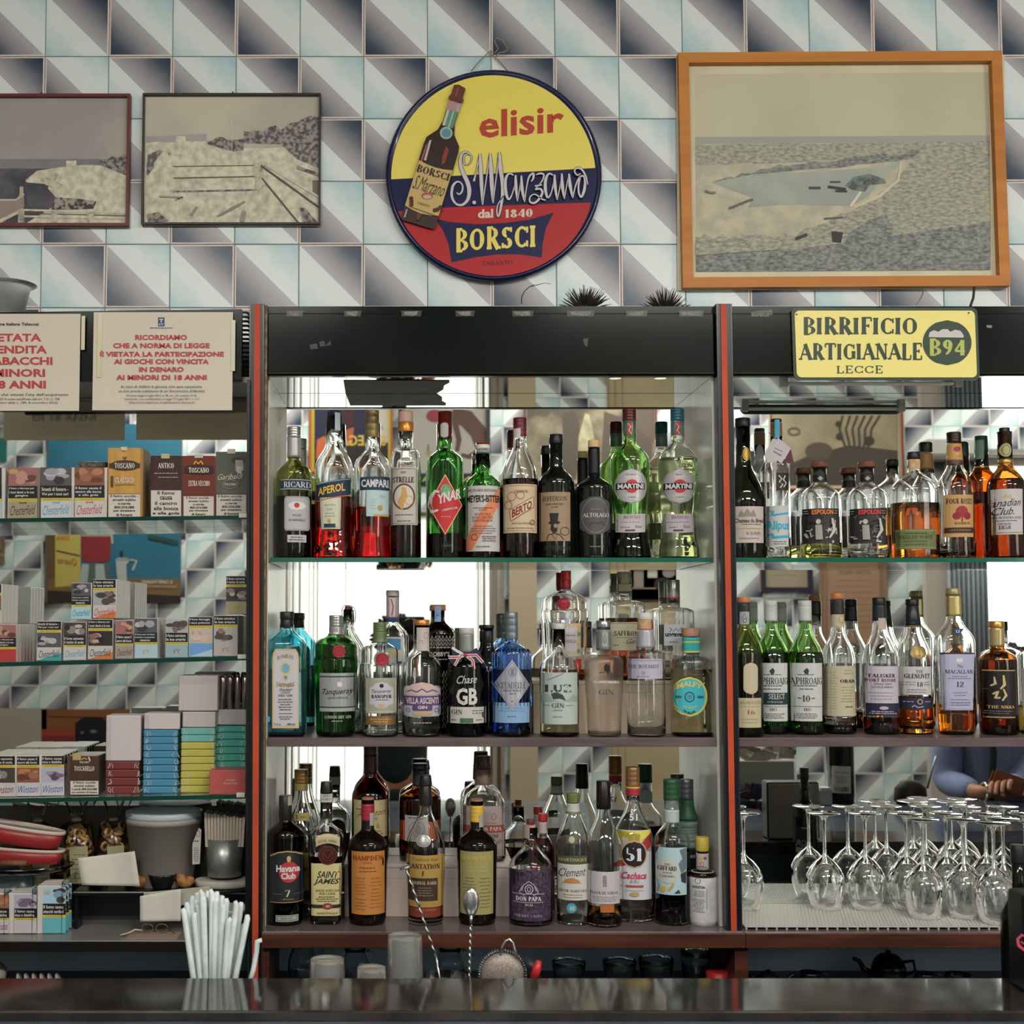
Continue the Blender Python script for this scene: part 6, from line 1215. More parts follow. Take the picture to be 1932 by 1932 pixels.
# script lettering
ST = [
 ([(700, 985), (678, 990), (664, 965), (668, 925), (695, 910), (716, 925), (718, 955), (700, 985)], [4, 7, 9, 9, 8, 8, 8, 4]),
 ([(716, 925), (690, 898), (655, 905), (640, 945), (642, 1000), (665, 1060), (692, 1120), (703, 1180), (690, 1240), (650, 1275), (605, 1265), (578, 1215), (582, 1150), (605, 1115), (635, 1112), (655, 1140), (650, 1180), (628, 1200), (612, 1185)], [6, 10, 14, 20, 24, 28, 30, 28, 22, 16, 14, 18, 18, 14, 10, 10, 12, 10, 6]),
 ([(735, 1106), (752, 1040), (768, 960), (778, 912)], [16, 8, 8, 10]), ([(778, 908), (784, 1000), (790, 1130), (797, 1275)], [12, 26, 26, 10]),
 ([(797, 1275), (820, 1120), (840, 980), (852, 908)], [8, 8, 8, 10]), ([(852, 905), (858, 1010), (864, 1140), (872, 1262)], [12, 28, 28, 10]),
 ([(872, 1262), (890, 1120), (908, 980), (918, 898)], [8, 8, 8, 10]), ([(918, 896), (925, 1010), (940, 1120), (938, 1220), (925, 1310), (910, 1358), (900, 1330), (905, 1280), (930, 1235), (962, 1190)], [12, 28, 26, 20, 16, 12, 10, 8, 7, 6]),
 ([(1018, 1062), (985, 1052), (962, 1095), (962, 1170), (982, 1235), (1008, 1200), (1030, 1120), (1034, 1065)], [10, 12, 20, 22, 14, 8, 8, 8]), ([(1034, 1062), (1036, 1140), (1046, 1250)], [12, 22, 8]),
 ([(1046, 1250), (1062, 1160), (1075, 1068)], [7, 7, 10]), ([(1075, 1065), (1080, 1160), (1098, 1255)], [10, 24, 8]), ([(1098, 1255), (1112, 1150), (1130, 1075), (1160, 1050), (1160, 1085), (1145, 1110)], [7, 8, 12, 16, 14, 6]),
 ([(1180, 1060), (1210, 1050), (1235, 1060), (1225, 1100), (1195, 1140), (1175, 1165), (1210, 1160), (1225, 1190), (1200, 1235), (1165, 1262), (1135, 1250), (1140, 1215), (1175, 1200), (1225, 1235), (1250, 1240)], [8, 14, 12, 9, 9, 9, 14, 16, 16, 14, 12, 9, 8, 10, 7]),
 ([(1170, 1140), (1222, 1132)], 9),
 ([(1300, 1062), (1272, 1052), (1250, 1090), (1246, 1160), (1262, 1222), (1288, 1190), (1306, 1110), (1312, 1062)], [10, 12, 20, 22, 14, 8, 8, 8]), ([(1312, 1058), (1316, 1140), (1330, 1240)], [12, 22, 8]),
 ([(1330, 1240), (1350, 1150), (1364, 1052)], [7, 7, 10]), ([(1364, 1050), (1368, 1140), (1382, 1232)], [10, 24, 8]), ([(1382, 1232), (1402, 1120), (1416, 1056)], [7, 7, 10]), ([(1416, 1052), (1424, 1140), (1442, 1226)], [10, 24, 8]),
 ([(1442, 1226), (1462, 1140), (1490, 1080), (1520, 1070), (1530, 1110), (1524, 1170), (1504, 1218), (1486, 1190), (1484, 1130), (1498, 1075)], [7, 9, 12, 12, 16, 20, 14, 12, 12, 8]),
 ([(1550, 1130), (1535, 1070), (1505, 1020), (1470, 1012), (1455, 1035), (1475, 1062), (1500, 1050)], [6, 12, 14, 12, 10, 10, 5]),
]
WHS = mat('#b3adac', .3, g=1.3, coat=.3)
for pts, ww in ST:
    q = [sq(*a) for a in pts]
    w2 = [v / 3.789 for v in ww] if isinstance(ww, list) else ww / 3.789
    # smooth the stroke
    out, wo_ = [], []
    for i in range(len(q) - 1):
        p0, p1, p2, p3 = q[max(0, i - 1)], q[i], q[i + 1], q[min(len(q) - 1, i + 2)]
        for s_ in range(5):
            t = s_ / 5
            out.append(tuple(.5 * ((2 * p1[d]) + (-p0[d] + p2[d]) * t + (2 * p0[d] - 5 * p1[d] + 4 * p2[d] - p3[d]) * t * t + (-p0[d] + 3 * p1[d] - 3 * p2[d] + p3[d]) * t ** 3) for d in (0, 1)))
            wo_.append((w2[i] * (1 - t) + w2[i + 1] * t) if isinstance(w2, list) else w2)
    out.append(q[-1]); wo_.append(w2[-1] if isinstance(w2, list) else w2)
    p.line(out, [v + 1.7 for v in wo_], NAV); p.line(out, wo_, WHS)
p.patch(sq(738, 1258)[0] - 3.5, sq(738, 1258)[0] + 3.5, sq(738, 1258)[1] - 3.5, sq(738, 1258)[1] + 3.5, WHS, 'e')
# bottle printed on the sign
def rp(x, y):   # bottle frame: axis from base (332,1412) to top (635,430)
    ax, ay = 333 - 635, 1415 - 430; L = math.hypot(ax, ay); ux, uy = ax / L, ay / L
    return sq(635 + ux * y * L + uy * x, 430 + uy * y * L - ux * x)
def bp(pts, m): p.poly([rp(*q) for q in pts], m)
bp([(-44, .06), (44, .06), (44, .26), (62, .33), (122, .40), (128, .45), (128, .985), (118, 1.0), (-118, 1.0), (-128, .985), (-128, .45), (-122, .40), (-62, .33), (-44, .26)], mat('#2a1712', .3))
bp([(-40, .16), (40, .16), (40, .29), (-40, .29)], '#4f8468'); bp([(-38, .16), (-22, .16), (-22, .29), (-40, .29)], '#aab4a4'); bp([(4, .16), (14, .16), (14, .3), (4, .3)], '#8fb59c')
bp([(-44, 0), (-10, -.012), (44, 0), (44, .07), (54, .08), (54, .105), (-54, .105), (-54, .08), (-44, .07)], '#5c2c1e'); bp([(-14, .01), (-4, .01), (-4, .07), (-14, .07)], '#8a4a30')
bp([(-46, .11), (46, .11), (44, .175), (-44, .175)], '#a5787c'); bp([(20, .12), (44, .12), (42, .17), (22, .17)], '#8a94a8')
bp([(-96, .42), (-82, .41), (-76, .56), (-92, .56)], '#b5a8a4'); bp([(-112, .46), (-100, .44), (-100, .58), (-114, .58)], '#8c4a44')
bp([(30, .42), (58, .44), (60, .53), (40, .56), (26, .50)], '#7a3018')
bp([(-126, .57), (-60, .582), (0, .586), (60, .582), (126, .57), (126, .90), (60, .915), (0, .92), (-60, .915), (-126, .90)], '#b59a58')
q = rp(4, .335); p.patch(q[0] - 12, q[0] + 12, q[1] - 12, q[1] + 12, '#8fa08c', 'e'); p.patch(q[0] - 8.5, q[0] + 8.5, q[1] - 8.5, q[1] + 8.5, '#4f7f94', 'e')
def rtext(txt, x, y, w_, h, m, st='s'):
    V, Fc = text2d(txt, st); n = len(p.V); mi = p._m(m)
    for a, b_ in V:
        q = rp(x + (a - .5) * w_, y - (b_ - .5) * h); p.V.append(pl.map(q[0], q[1], p.L))
    for f in Fc: p.F.append(tuple(i + n for i in f)); p.I.append(mi)
    p.up()
rtext('BORSCI', 0, .625, 236, .055, '#2c2620', 'S'); rtext('S.Marzano', 0, .72, 230, .10, '#3c3428', 'i')
q = rp(6, .79); p.patch(q[0] - 11, q[0] + 11, q[1] - 7, q[1] + 7, '#a3502c', 'e'); p.patch(q[0] - 8, q[0] + 8, q[1] - 2, q[1] + 6, '#a9a08c', 'e')
rtext('TARANTO', 0, .855, 90, .018, '#4a3a28')
for dx, dy in ((-90, .86), (-98, .84), (-84, .88), (88, .87), (104, .86), (120, .84)):
    q = rp(dx, dy); p.patch(q[0] - 4, q[0] + 4, q[1] - 4, q[1] + 4, '#4c2418', 'e')
q0, q1 = rp(-100, .895), rp(100, .905)
p.line([q0, q1], 1, '#5a4a30')
bp([(-110, .92), (-98, .92), (-98, .98), (-110, .98)], '#9a8c88'); bp([(-30, .92), (10, .92), (0, .97), (-20, .97)], '#5c3420')
p.build('painted_face', sg)
tw = mat('#8a7a5c', .8)
h0 = [P(*q, SD - .006) for q in ((889, 134), (905, 115), (922, 98), (940, 113), (958, 134))]
tube('hanging_string', h0, .0013, tw, sg); 
lp = [P(*q, SD - .010) for q in ((926, 97), (934, 100), (940, 92), (933, 78), (937, 71), (948, 76), (959, 92), (952, 98), (941, 100), (936, 106))]
tube('string_loop', lp, .0014, tw, sg)
tube('nail', [P(925, 96, SD + .002), P(925, 96, SD - .014)], .0013, mat('#4a4440', .5), sg)

# ---- paper notices taped over the left cornice
NPAP = blend('#d4ccbb', .7, .3, 'paper', 'thin_paper')
def notice(x0, x1, y0, y1, lab, items, tilt=0):
    D = 2.734
    e = empty('paper_notice', P((x0 + x1) / 2, (y0 + y1) / 2, D), lab, 'notice')
    a, b_ = P(x0, y0, D), P(x1, y1, D)
    box('sheet', a.x, b_.x, D, D + .0006, b_.z, a.z, NPAP, e)
    pr = Print(Plane(D), .0003); pr.do(items); pr.build('printing', e)
    return e
RN = mat('#a32a2c', .5, g=1.25)
e = notice(177, 438, 589, 774, 'taped white paper notice with eight red capital lines and a small blue emblem', [
    ('r', 298, 310.5, 599, 616, '#27406a'), ('r', 300.5, 308, 601.5, 604, '#b4ae9e'), ('r', 303, 305.5, 601.5, 609, '#b4ae9e'), ('t', 'FIT', 304.3, 612.5, 9, 4.5, '#b4ae9e', 'b'), ('g', 279, 329, 617, 620.5, '#3a4a6a', 1),
    ('t', 'RICORDIAMO', 304, 636.5, 98, 9.8, RN, 'B'), ('t', 'CHE A NORMA DI LEGGE', 304.5, 652, 182, 9.6, RN, 'B'), ('t', 'È VIETATA LA PARTECIPAZIONE', 305.5, 667, 234, 11.6, RN, 'B'), ('t', 'AI GIOCHI CON VINCITA', 304.5, 682, 179, 9.6, RN, 'B'),
    ('t', 'IN DENARO', 304.5, 697, 84, 9.4, RN, 'B'), ('t', 'AI MINORI DI 18 ANNI', 304.5, 712, 171, 9.6, RN, 'B'),
    ('t', 'In caso di dubbio la giocata non sara consentita', 305, 730, 152, 6.6, '#3a3836', ''), ('t', "se non previa esibizione di un documento d'identita", 305, 738, 163, 6.6, '#3a3836', ''),
    ('t', 'Decreto-legge 6 luglio 2011 n. 98, art. 24, comma 19-22', 305, 746.5, 132, 5, '#3a3836', ''), ('t', 'convertito, con modificazioni, in legge 15 luglio 2011 n. 111', 305, 753, 140, 5, '#3a3836', ''), ('t', '(Disposizioni urgenti per la stabilizzazione finanziaria)', 305, 759.5, 124, 5, '#3a3836', 'i')])
box('tape', X(175, 2.733), X(184, 2.733), 2.7325, 2.7332, Z(712, 2.733), Z(590, 2.733), mat('#b0a888', .25), e)
box('tape', X(431, 2.733), X(439, 2.733), 2.7325, 2.7332, Z(700, 2.733), Z(604, 2.733), mat('#b0a888', .25), e)
e = notice(-112, 149, 592, 775, 'taped white paper notice with five larger red capital lines, cut off by the left edge', [
    ('t', 'Federazione Italiana Tabaccai', 18, 611.5, 110, 6, '#22201e', 'B'),
    ('t', 'VIETATA', 24, 637, 108, 15, RN, 'B'), ('t', 'LA VENDITA', 15, 659.5, 147, 15, RN, 'B'), ('t', 'DI TABACCHI', 18, 681, 162, 15, RN, 'B'), ('t', 'AI MINORI', 18, 703.5, 134, 15, RN, 'B'), ('t', 'DI 18 ANNI', 17, 725.5, 139, 15, RN, 'B'),
    ('t', "Esibire un documento che attesti l'eta dell'acquirente", 18, 745, 222, 6.6, '#3a3836', ''), ('t', 'Art. 25 R.D. 24-12-1934, n. 2316 come modificato dall art. 7 D. L. 158', 18, 753, 188, 5, '#3a3836', ''), ('t', 'convertito con modificazioni dalla L. 189, 8 novembre 2012)', 18, 760, 182, 5, '#3a3836', '')])
box('tape', X(144, 2.733), X(151, 2.733), 2.7325, 2.7332, Z(660, 2.733), Z(596, 2.733), mat('#b0a888', .25), e)

# ---- yellow brewery plate
D = 2.728
e = empty('metal_plate_sign', P(1668, 650, D), 'yellow embossed metal plate with dark green lettering fixed on the right black cornice', 'sign')
def rrect(x0, x1, y0, y1, r, sk=0.):
    o = []
    for cx_, cy_, a in ((x1 - r, y0 + r, -90), (x1 - r, y1 - r, 0), (x0 + r, y1 - r, 90), (x0 + r, y0 + r, 180)):
        for q in range(7):
            t = R2(a + 15 * q); o.append((cx_ + r * math.cos(t) + sk * (cy_ + r * math.sin(t) - y0), cy_ + r * math.sin(t)))
    return o
def prism(name, pts, D0, D1_, m, par):
    n = len(pts); V = [P(x, y, D0) for x, y in pts]; V = [Vector((v.x, D0, v.z)) for v in V] + [Vector((v.x, D1_, v.z)) for v in V]
    Fc = [tuple(range(n - 1, -1, -1)), tuple(range(n, 2 * n))] + [(i, (i + 1) % n, n + (i + 1) % n, n + i) for i in range(n)]
    return mesh(name, V, Fc, m, par)
GDK = mat('#1c3323', .35, g=1.15); YP = mat('#c0b45c', .35, g=1.35); YP2 = mat('#8f9a3c', .35, g=1.3)
prism('plate', [(x, y) for x, y in rrect(1493, 1844, 580, 717, 11, .035)], D + .002, D + .006, GDK, e)
prism('panel', [(x, y) for x, y in rrect(1499, 1839, 586, 712, 9, .035)], D, D + .002, YP, e)
p = Print(Plane(D), .0003)
p.text('BIRRIFICIO', 1623.5, 615.5, 214, 35, GDK, 'S', .0); p.text('ARTIGIANALE', 1623.5, 663.5, 233, 34, GDK, 'S', -.004); p.text('LECCE', 1622, 697, 87, 15, GDK, 'h', 0)
p.patch(1741, 1833, 604, 689, GDK, 'e')
p.text('B94', 1787.5, 655.5, 66, 33, YP2, 'z', .02)
p.poly([(1752, 636), (1754, 627), (1762, 623), (1770, 626), (1778, 621), (1788, 621), (1793, 626), (1802, 622), (1812, 624), (1818, 632), (1818, 637)], '#aaa8a4')
for q in ((1503, 593), (1828, 590)): p.patch(q[0] - 1.6, q[0] + 1.6, q[1] - 1.6, q[1] + 1.6, '#2a2a22', 'e')
p.build('embossed_lettering', e)

# ---- things lying on top of the cabinets
TZ = ZCT - .002
def urchin(px, D, r, lab, seed, n=150):
    x0 = X(px, D); e = empty('dried_spiky_plant', (x0, D, TZ), lab, 'dried plant')
    rr = random.Random(seed)
    lathe('core', [(.001, TZ), (.016, TZ + .002), (.021, TZ + .012), (.016, TZ + .024), (.002, TZ + .029)], x0, D, noisy('#6a5c4c', '#3e362e', 150), e, 14)
    gs = []
    for k in range(n):
        a = rr.uniform(0, 2 * math.pi); el = math.asin(rr.uniform(.0, 1)); d = Vector((math.cos(a) * math.cos(el), math.sin(a) * math.cos(el) * .9, math.sin(el) + .06)).normalized()
        c0 = Vector((x0, D, TZ + .012)); l = r * rr.uniform(.82, 1.12)
        a1 = c0 + d * l
        if a1.z < TZ + .002: a1.z = TZ + .002
        gs.append(tube_geo([c0 + d * .014, c0 + d * l * .6, a1], [.0011, .0011, .0005], 4))
    V, Fc = merge(gs); tag(mesh('spines', V, Fc, mat('#343028', .7, g=1.), e), kind='stuff')
urchin(1108, 2.85, .058, 'dried spiky dark plant ball on the black cornice, nearer the round sign', 5)
urchin(1262, 2.87, .056, 'dried spiky dark plant ball on the black cornice, under the orange frame', 6)
e = empty('dry_twig', P(996, 570, 2.86), 'thin curled dry twig standing on the cornice below the round sign', 'twig')
tube('stem', [P(x, y, 2.86) for x, y in ((984, 573), (984, 562), (989, 550), (999, 541), (1008, 537))], [.0012, .0012, .001, .0009, .0005], mat('#3e3830', .8, g=1.), e)
tube('shoot', [P(x, y, 2.86) for x, y in ((999, 541), (1012, 538), (1028, 534), (1040, 536))], [.001, .0008, .0006, .0004], mat('#4e4638', .8, g=1.), e)
for q, (xa, ya, xb_, yb_, cl) in enumerate(((1729, 572, 1744, 550, '#7a7468'), (1831, 575, 1838, 548, '#28382c'))):
    e = empty('dry_twig', P(xa, 574, 2.88), ('pale short dry twig leaning on the cornice under the orange frame', 'dark green stem rising behind the top right corner of the yellow plate')[q], 'twig')
    tube('stem', [P(xa, ya + 2, 2.88), P((xa + xb_) / 2 + 2, (ya + yb_) / 2, 2.90), P(xb_, yb_ - 6, 2.92)], .0016 + .0012 * q, mat(cl, .7), e)
e = empty('glass_dish', P(30, 580, 2.88), 'shallow cloudy glass dish on top of the left cabinet', 'dish')
cd = P(28, 540, 2.88); TZL = Z(583, 2.76)
o = vessel('bowl', [(.018, ZCT - .02), (.030, ZCT - .012), (.048, cd.z - .004), (.062, cd.z + .003)], .002, cd.x - .015, 2.88, glass((.85, .86, .84), .3), e)
e = empty('woven_basket', P(463, 640, 2.83), 'edge of a brown woven basket wedged between the left unit and the striped post', 'basket')
gs = []
for k in range(16):
    zz = Z(720 - k * 8.3, 2.83); xw = X(462, 2.83); bl = .004 * math.sin(k / 15 * math.pi)
    gs.append(tube_geo([(xw - .008, 2.80, zz), (xw + .002 + bl, 2.815, zz + .003), (xw + .007 + bl, 2.84, zz - .002), (xw + .003, 2.87, zz)], .0028, 5))
V, Fc = merge(gs); tag(mesh('weave', V, Fc, noisy('#5a4630', '#2c241c', 60, g=1.), e, True), kind='stuff')

# ================================================================== cigarette packs
def rndart(x0, x1, y0, y1, seed, cols):
    r = random.Random(seed); out = [('r', x0, x1, y0, y1, cols[0])]
    w_, h_ = x1 - x0, y1 - y0
    for q in range(7):
        cx, cy_ = r.uniform(x0 + w_ * .15, x1 - w_ * .15), r.uniform(y0 + h_ * .2, y1 - h_ * .2); a, b_ = r.uniform(.1, .24) * w_, r.uniform(.1, .26) * h_
        cx = min(max(cx, x0 + a), x1 - a); cy_ = min(max(cy_, y0 + b_), y1 - b_)
        out.append(('e', cx, cy_, a, b_, cols[1 + q % (len(cols) - 1)]))
    return out
EYE = ['#3c3632', '#7a7068', '#26221f', '#a09a94']; SKN = ['#7a4a34', '#a06a4a', '#5c3424', '#8a5a40']; GRY = ['#4a4a50', '#8a8a90', '#2e2e34', '#a09ea0']; PUR = ['#9a98a8', '#6a5468', '#8a7a90', '#4a3a50']; BLD = ['#8c5a58', '#a87a6c', '#5a3438', '#a08c50']; DARKP = ['#2a2426', '#7a5a50', '#a58a7c', '#1c181a']
SLV = mat('#b4b2ae', .35)
def pack(x0, x1, y0, y1, D, zb, lab, order, brand, bcol, tcol, art, seed, warn=("Il fumo causa", "ictus e disabilita"), depth=.022, name='cigarette_pack', grp=None, tilt=0., side='#b4b0aa', camel=False, swoosh=None, top=None):
    pl = Plane(D); k = S(D)
    zt = zb + (y1 - y0) * k; xa, xb = X(x0, D), X(x1, D)
    y1m = PPY * 0 + y1
    e = empty(name, ((xa + xb) / 2, D, zb), lab, 'cigarette pack' if name == 'cigarette_pack' else 'cigar box', grp)
    o = box('carton', xa, xb, D, D + depth, zb, zt, mat(side, .4), e, .0009, 1)
    oy = 0
    # pixel offset so that the print sits exactly on the carton
    zz = Z(y1, D); dy = (zz - zb) / k
    y0 += dy; y1 += dy
    h = y1 - y0; w_ = x1 - x0; a, b_ = x0 + .8, x1 - .8
    if order == 'pic':
        segs = (('pic', 0, .36), ('blk', .36, .60), ('yel', .60, .66), ('brand', .66, 1))
    elif order == 'txt':
        segs = (('blk', 0, .22), ('yel', .22, .29), ('pic', .29, .66), ('brand', .66, 1))
    its = []
    for kd, t0, t1 in segs:
        ya, yb_ = y0 + h * t0 + (.8 if t0 == 0 else 0), y0 + h * t1 - (.8 if t1 == 1 else 0)
        if kd == 'pic': its += rndart(a, b_, ya, yb_, seed, art)
        elif kd == 'blk':
            its += [('r', a, b_, ya, yb_, '#17161a')]
            n = len(warn); lh = (yb_ - ya) / (n + .4)
            for i, t in enumerate(warn): its.append(('t', t, (a + b_) / 2 - w_ * .04, ya + lh * (i + .7), min(w_ * .84, len(t) * lh * .5), lh * .72, '#b8b4b0', 'b'))
        elif kd == 'yel': its += [('r', a, b_, ya, yb_, '#b0a028'), ('g', a + 1, b_ - 1, ya, yb_, '#2a2618', 1, .6)]
        else:
            its += [('r', a, b_, ya, yb_, bcol)]
            if swoosh: its += [('y', [(a, yb_), (b_, ya + (yb_ - ya) * .45), (b_, yb_)], swoosh)]
            if camel:
                cx, cy_ = (a + b_) / 2, (ya + yb_) / 2 + 1
                its += [('l', [(cx - 5, cy_ + 4), (cx - 4, cy_ - 1), (cx - 1, cy_ - 4), (cx + 2, cy_ - 1), (cx + 4, cy_ + 4)], 2, tcol), ('l', [(cx + 2, cy_ - 1), (cx + 5, cy_ - 4), (cx + 7, cy_ - 3)], 1.4, tcol), ('l', [(cx - 4, cy_), (cx - 7, cy_ - 3)], 1.2, tcol)]
            if brand: its.append(('t', brand, (a + b_) / 2, (ya + yb_) / 2, w_ * .84, (yb_ - ya) * .56, tcol, 'i', -.06))
            if top == 'crown': its += [('l', [((a + b_) / 2 - 5, ya + 5), ((a + b_) / 2 - 7, ya + 1.5), ((a + b_) / 2, ya + 3.4), ((a + b_) / 2 + 7, ya + 1.5), ((a + b_) / 2 + 5, ya + 5)], 1.8, tcol)]
    pr = Print(pl, .0003); pr.do(its); pr.build('printed_front', e)
    if tilt: e.rotation_euler = (0, R2(tilt), 0)
    return e
def clone(e, off, lab, grp):
    r = e.copy(); COL.objects.link(r); r.location = Vector(e.location) + Vector(off); r['label'] = lab
    if grp: r['group'] = grp
    for ch in list(e.children):
        c_ = ch.copy(); COL.objects.link(c_); c_.parent = r; c_.matrix_parent_inverse = ch.matrix_parent_inverse.copy()
    return r
PG = 'cigarette packs on the left shelves'
S1, S2, S3 = LSH
def zsh(f, x, D): return f(X(x, D)) + .0002
# top shelf
DP = 2.79
def rowpack(f, x0, x1, y0, y1, *a, D=DP, deep=0, **k):
    zb = zsh(f, (x0 + x1) / 2, D) + k.pop('lift', 0)
    e = pack(x0, x1, y0, y1, D, zb, *a, **k)
    dp = k.get('depth', .022)
    for q in range(deep):
        clone(e, (0, (q + 1) * (dp + .0012), 0), a[0].split(' with ')[0].split(' on ')[0].split(' at ')[0] + ' queued behind its front pack', PG + ', ' + a[0][:28])
    return e
W1 = ("Il fumo e dannoso per", "i tuoi denti e le tue", "gengive"); W2 = ("Smetti di fumare -", "Vivi per i tuoi cari"); W3 = ("Il fumo causa il", "cancro alla bocca", "e alla gola"); W4 = ("Il fumo ostruisce", "le tue arterie"); W5 = ("Il fumo aumenta", "il rischio di cecita"); W6 = ("Il fumo puo uccidere", "il bimbo nel grembo", "materno")
rowpack(S1, -46, 4, 878, 977, 'dark cigarette pack cut off by the left edge on the top shelf', 'pic', 'Chesterfield', '#8fa6ac', '#2c2c30', DARKP, 1, warn=W1)
rowpack(S1, 15, 71, 880, 978, 'gold-grey cigarette pack with mouth picture on the top left shelf', 'pic', 'Chesterfield', '#8e8468', '#2c2c30', BLD, 2, warn=W1, depth=.03, side='#6a6456', top='crown')
rowpack(S1, 76, 136, 878, 976, 'white and sky-blue cigarette pack with grey picture on the top left shelf', 'pic', 'Chesterfield', '#a9adae', '#2f86a5', GRY, 3, warn=W2, depth=.04, top='crown')
rowpack(S1, 140, 198, 878, 975, 'white and red cigarette pack with open-throat picture on the top left shelf', 'pic', 'Chesterfield', '#aeaaa6', '#a02c2c', SKN, 4, warn=W3, depth=.04, top='crown')
e = empty('foil_ashtray', P(171, 874, 2.83), 'crumpled silver foil dish resting on the white and red pack', 'dish')
zt = zsh(S1, 171, 2.81) + 98 * S(2.81)
vessel('dish', [(.024, zt), (.030, zt + .004), (.034, zt + .011), (.035, zt + .012)], .001, X(171, 2.83), 2.83, noisy('#a5a09c', '#6f6a68', 120, metal=.7, bump=.6, rough=.3), e)
def cigar(x0, x1, y0, y1, lab, col, items, f=S1, D=DP, depth=.03, edge='#8a6a30', ntxt=('Il fumo uccide -', 'smetti subito', 'n.verde', '800.554.088', 'per smettere', 'di fumare'), wy=.66):
    pl = Plane(D); k = S(D); zb = zsh(f, (x0 + x1) / 2, D); zt = zb + (y1 - y0) * k
    e = empty('cigar_box', (X((x0 + x1) / 2, D), D, zb), lab, 'cigar box')
    box('carton', X(x0, D), X(x1, D), D, D + depth, zb, zt, mat(edge, .4), e, .001, 1)
    dy = (Z(y1, D) - zb) / k
    pr = Print(pl, .0003); a, b_ = x0 + .8, x1 - .8; y0 += dy; y1 += dy
    pr.patch(a, b_, y0 + .8, y1 - .8, col)
    ysp = y0 + (y1 - y0) * wy
    pr.patch(a + 1, b_ - 1, ysp, y1 - 1.5, '#b4aea4'); pr.line([(a + 1, ysp), (b_ - 1, ysp)], 1, '#26221e')
    lh = (y1 - 2 - ysp) / (len(ntxt) + .1)
    for i, t in enumerate(ntxt): pr.text(t, (a + b_) / 2, ysp + lh * (i + .55), min((b_ - a) * .86, len(t) * lh * .48), lh * .68, '#2e2a28', 'b')
    for it in items:
        it = list(it); pr.do([tuple(it)])
    pr.build('printed_front', e)
    return e
CW = '#bdb6a8'
cigar(203, 266, 842, 975, 'tall yellow cigar box with dark oval emblem on the top left shelf', noisy('#b58a3c', '#a87c30', 8, stretch=(8, 1, 1)), [('p', 208, 263, 868, 888, '#3a2a22', 'e'), ('r', 206, 264, 874, 883, '#3a2a22'), ('t', 'TOSCANO', 235, 878.5, 38, 11, CW, 'S'), ('p', 231, 240, 862, 869, '#6a4420', 'tri'), ('t', 'CLASSICO', 235, 906, 36, 11, CW, 'S'), ('r', 209, 213.5, 898, 919, '#4a3020'), ('l', [(217, 915), (253, 914)], .9, '#5a3c1c'), ('r', 228, 240, 843, 850, '#b5ab90')], depth=.07)
cigar(283, 343.5, 856, 973, 'dark brown cigar box with pale seal, second in the row of cigar boxes', noisy('#3e2420', '#331c1a', 8, stretch=(6, 1, 1)), [('t', 'ANTICO', 313, 878.5, 30, 10.5, CW, 'S'), ('r', 304, 320, 856, 865, '#a39a70'), ('g', 290, 336, 891, 895, '#9a8c80', 1), ('g', 298, 336, 898, 903, '#9a8c80', 1)], ntxt=('Il fumo', 'causa', 'il cancro', 'alla bocca', 'e alla gola'), wy=.56, edge='#3a201c')
cigar(344.5, 405, 856, 972, 'red-brown cigar box with yellow crown emblem, third in the row', noisy('#6e2a1c', '#622418', 8), [('p', 348, 403, 877, 895, '#2a1a18', 'hex'), ('t', 'TOSCANO', 375, 887, 38, 10.5, CW, 'S'), ('l', [(366, 876), (369, 870), (374, 875), (379, 870), (383, 876)], 3, '#b5942c'), ('t', 'EXTRA VECCHIO', 376, 912, 40, 11, CW, 'S'), ('r', 367, 383, 857, 864, '#a8a294')], edge='#5c2418')
cigar(406.5, 466, 846, 969, 'grey-green cigar box with bearded profile portrait, fourth in the row', noisy('#57594c', '#4c4f44', 8), [('e', 450, 868, 14, 6, '#33352c'), ('y', [(444, 868), (458, 868), (460, 886), (452, 894), (444, 888)], '#8a8c7c'), ('y', [(446, 880), (458, 880), (455, 894), (447, 892)], '#a5a594'), ('t', 'Garibaldi', 435, 899, 48, 11, CW, 'i', -.06), ('o', 434, 914, 15, 9, 1.4, '#7a7c6c'), ('t', 'TOSCANO', 434, 914, 22, 5, CW, 'S'), ('r', 429, 444, 847, 856, '#a8a490')], edge='#4a4c40')
# second shelf
GB = '#a9a6a4'
rowpack(S2, -14, 31, 1167, 1238, 'red-topped white cigarette pack at the left edge of the second shelf', 'pic', '', '#9c2a2c', '#a8a4a2', BLD, 11, warn=W1, deep=5)
rowpack(S2, 69.5, 116, 1163, 1238, 'white cigarette pack with teal corner and bluish picture on the second shelf', 'txt', 'Chesterfield', GB, '#2c2c30', GRY, 12, warn=W2, swoosh='#1f8a8c')
rowpack(S2, 119.5, 163, 1165, 1237, 'white cigarette pack with blue name and eye picture on the second shelf', 'pic', 'Chesterfield', GB, '#2f86a5', EYE, 13, warn=W5)
rowpack(S2, 166, 213, 1161, 1237, 'white cigarette pack with orange corner and two faces picture on the second shelf', 'txt', 'Chesterfield', GB, '#2c2c30', DARKP, 14, warn=W1[:2], swoosh='#b5601c')
rowpack(S2, 218, 252, 1163, 1236, 'narrow grey cigarette pack with brown picture on the second shelf', 'pic', 'Chesterfield', '#8a827c', '#5a2424', BLD, 15, warn=W3[:2])
rowpack(S2, 253.5, 297.5, 1159, 1235, 'pale blue camel cigarette pack with grey bedside picture on the second shelf', 'pic', '', '#8faab8', '#b5842c', GRY, 16, warn=W6, camel=True, deep=3)
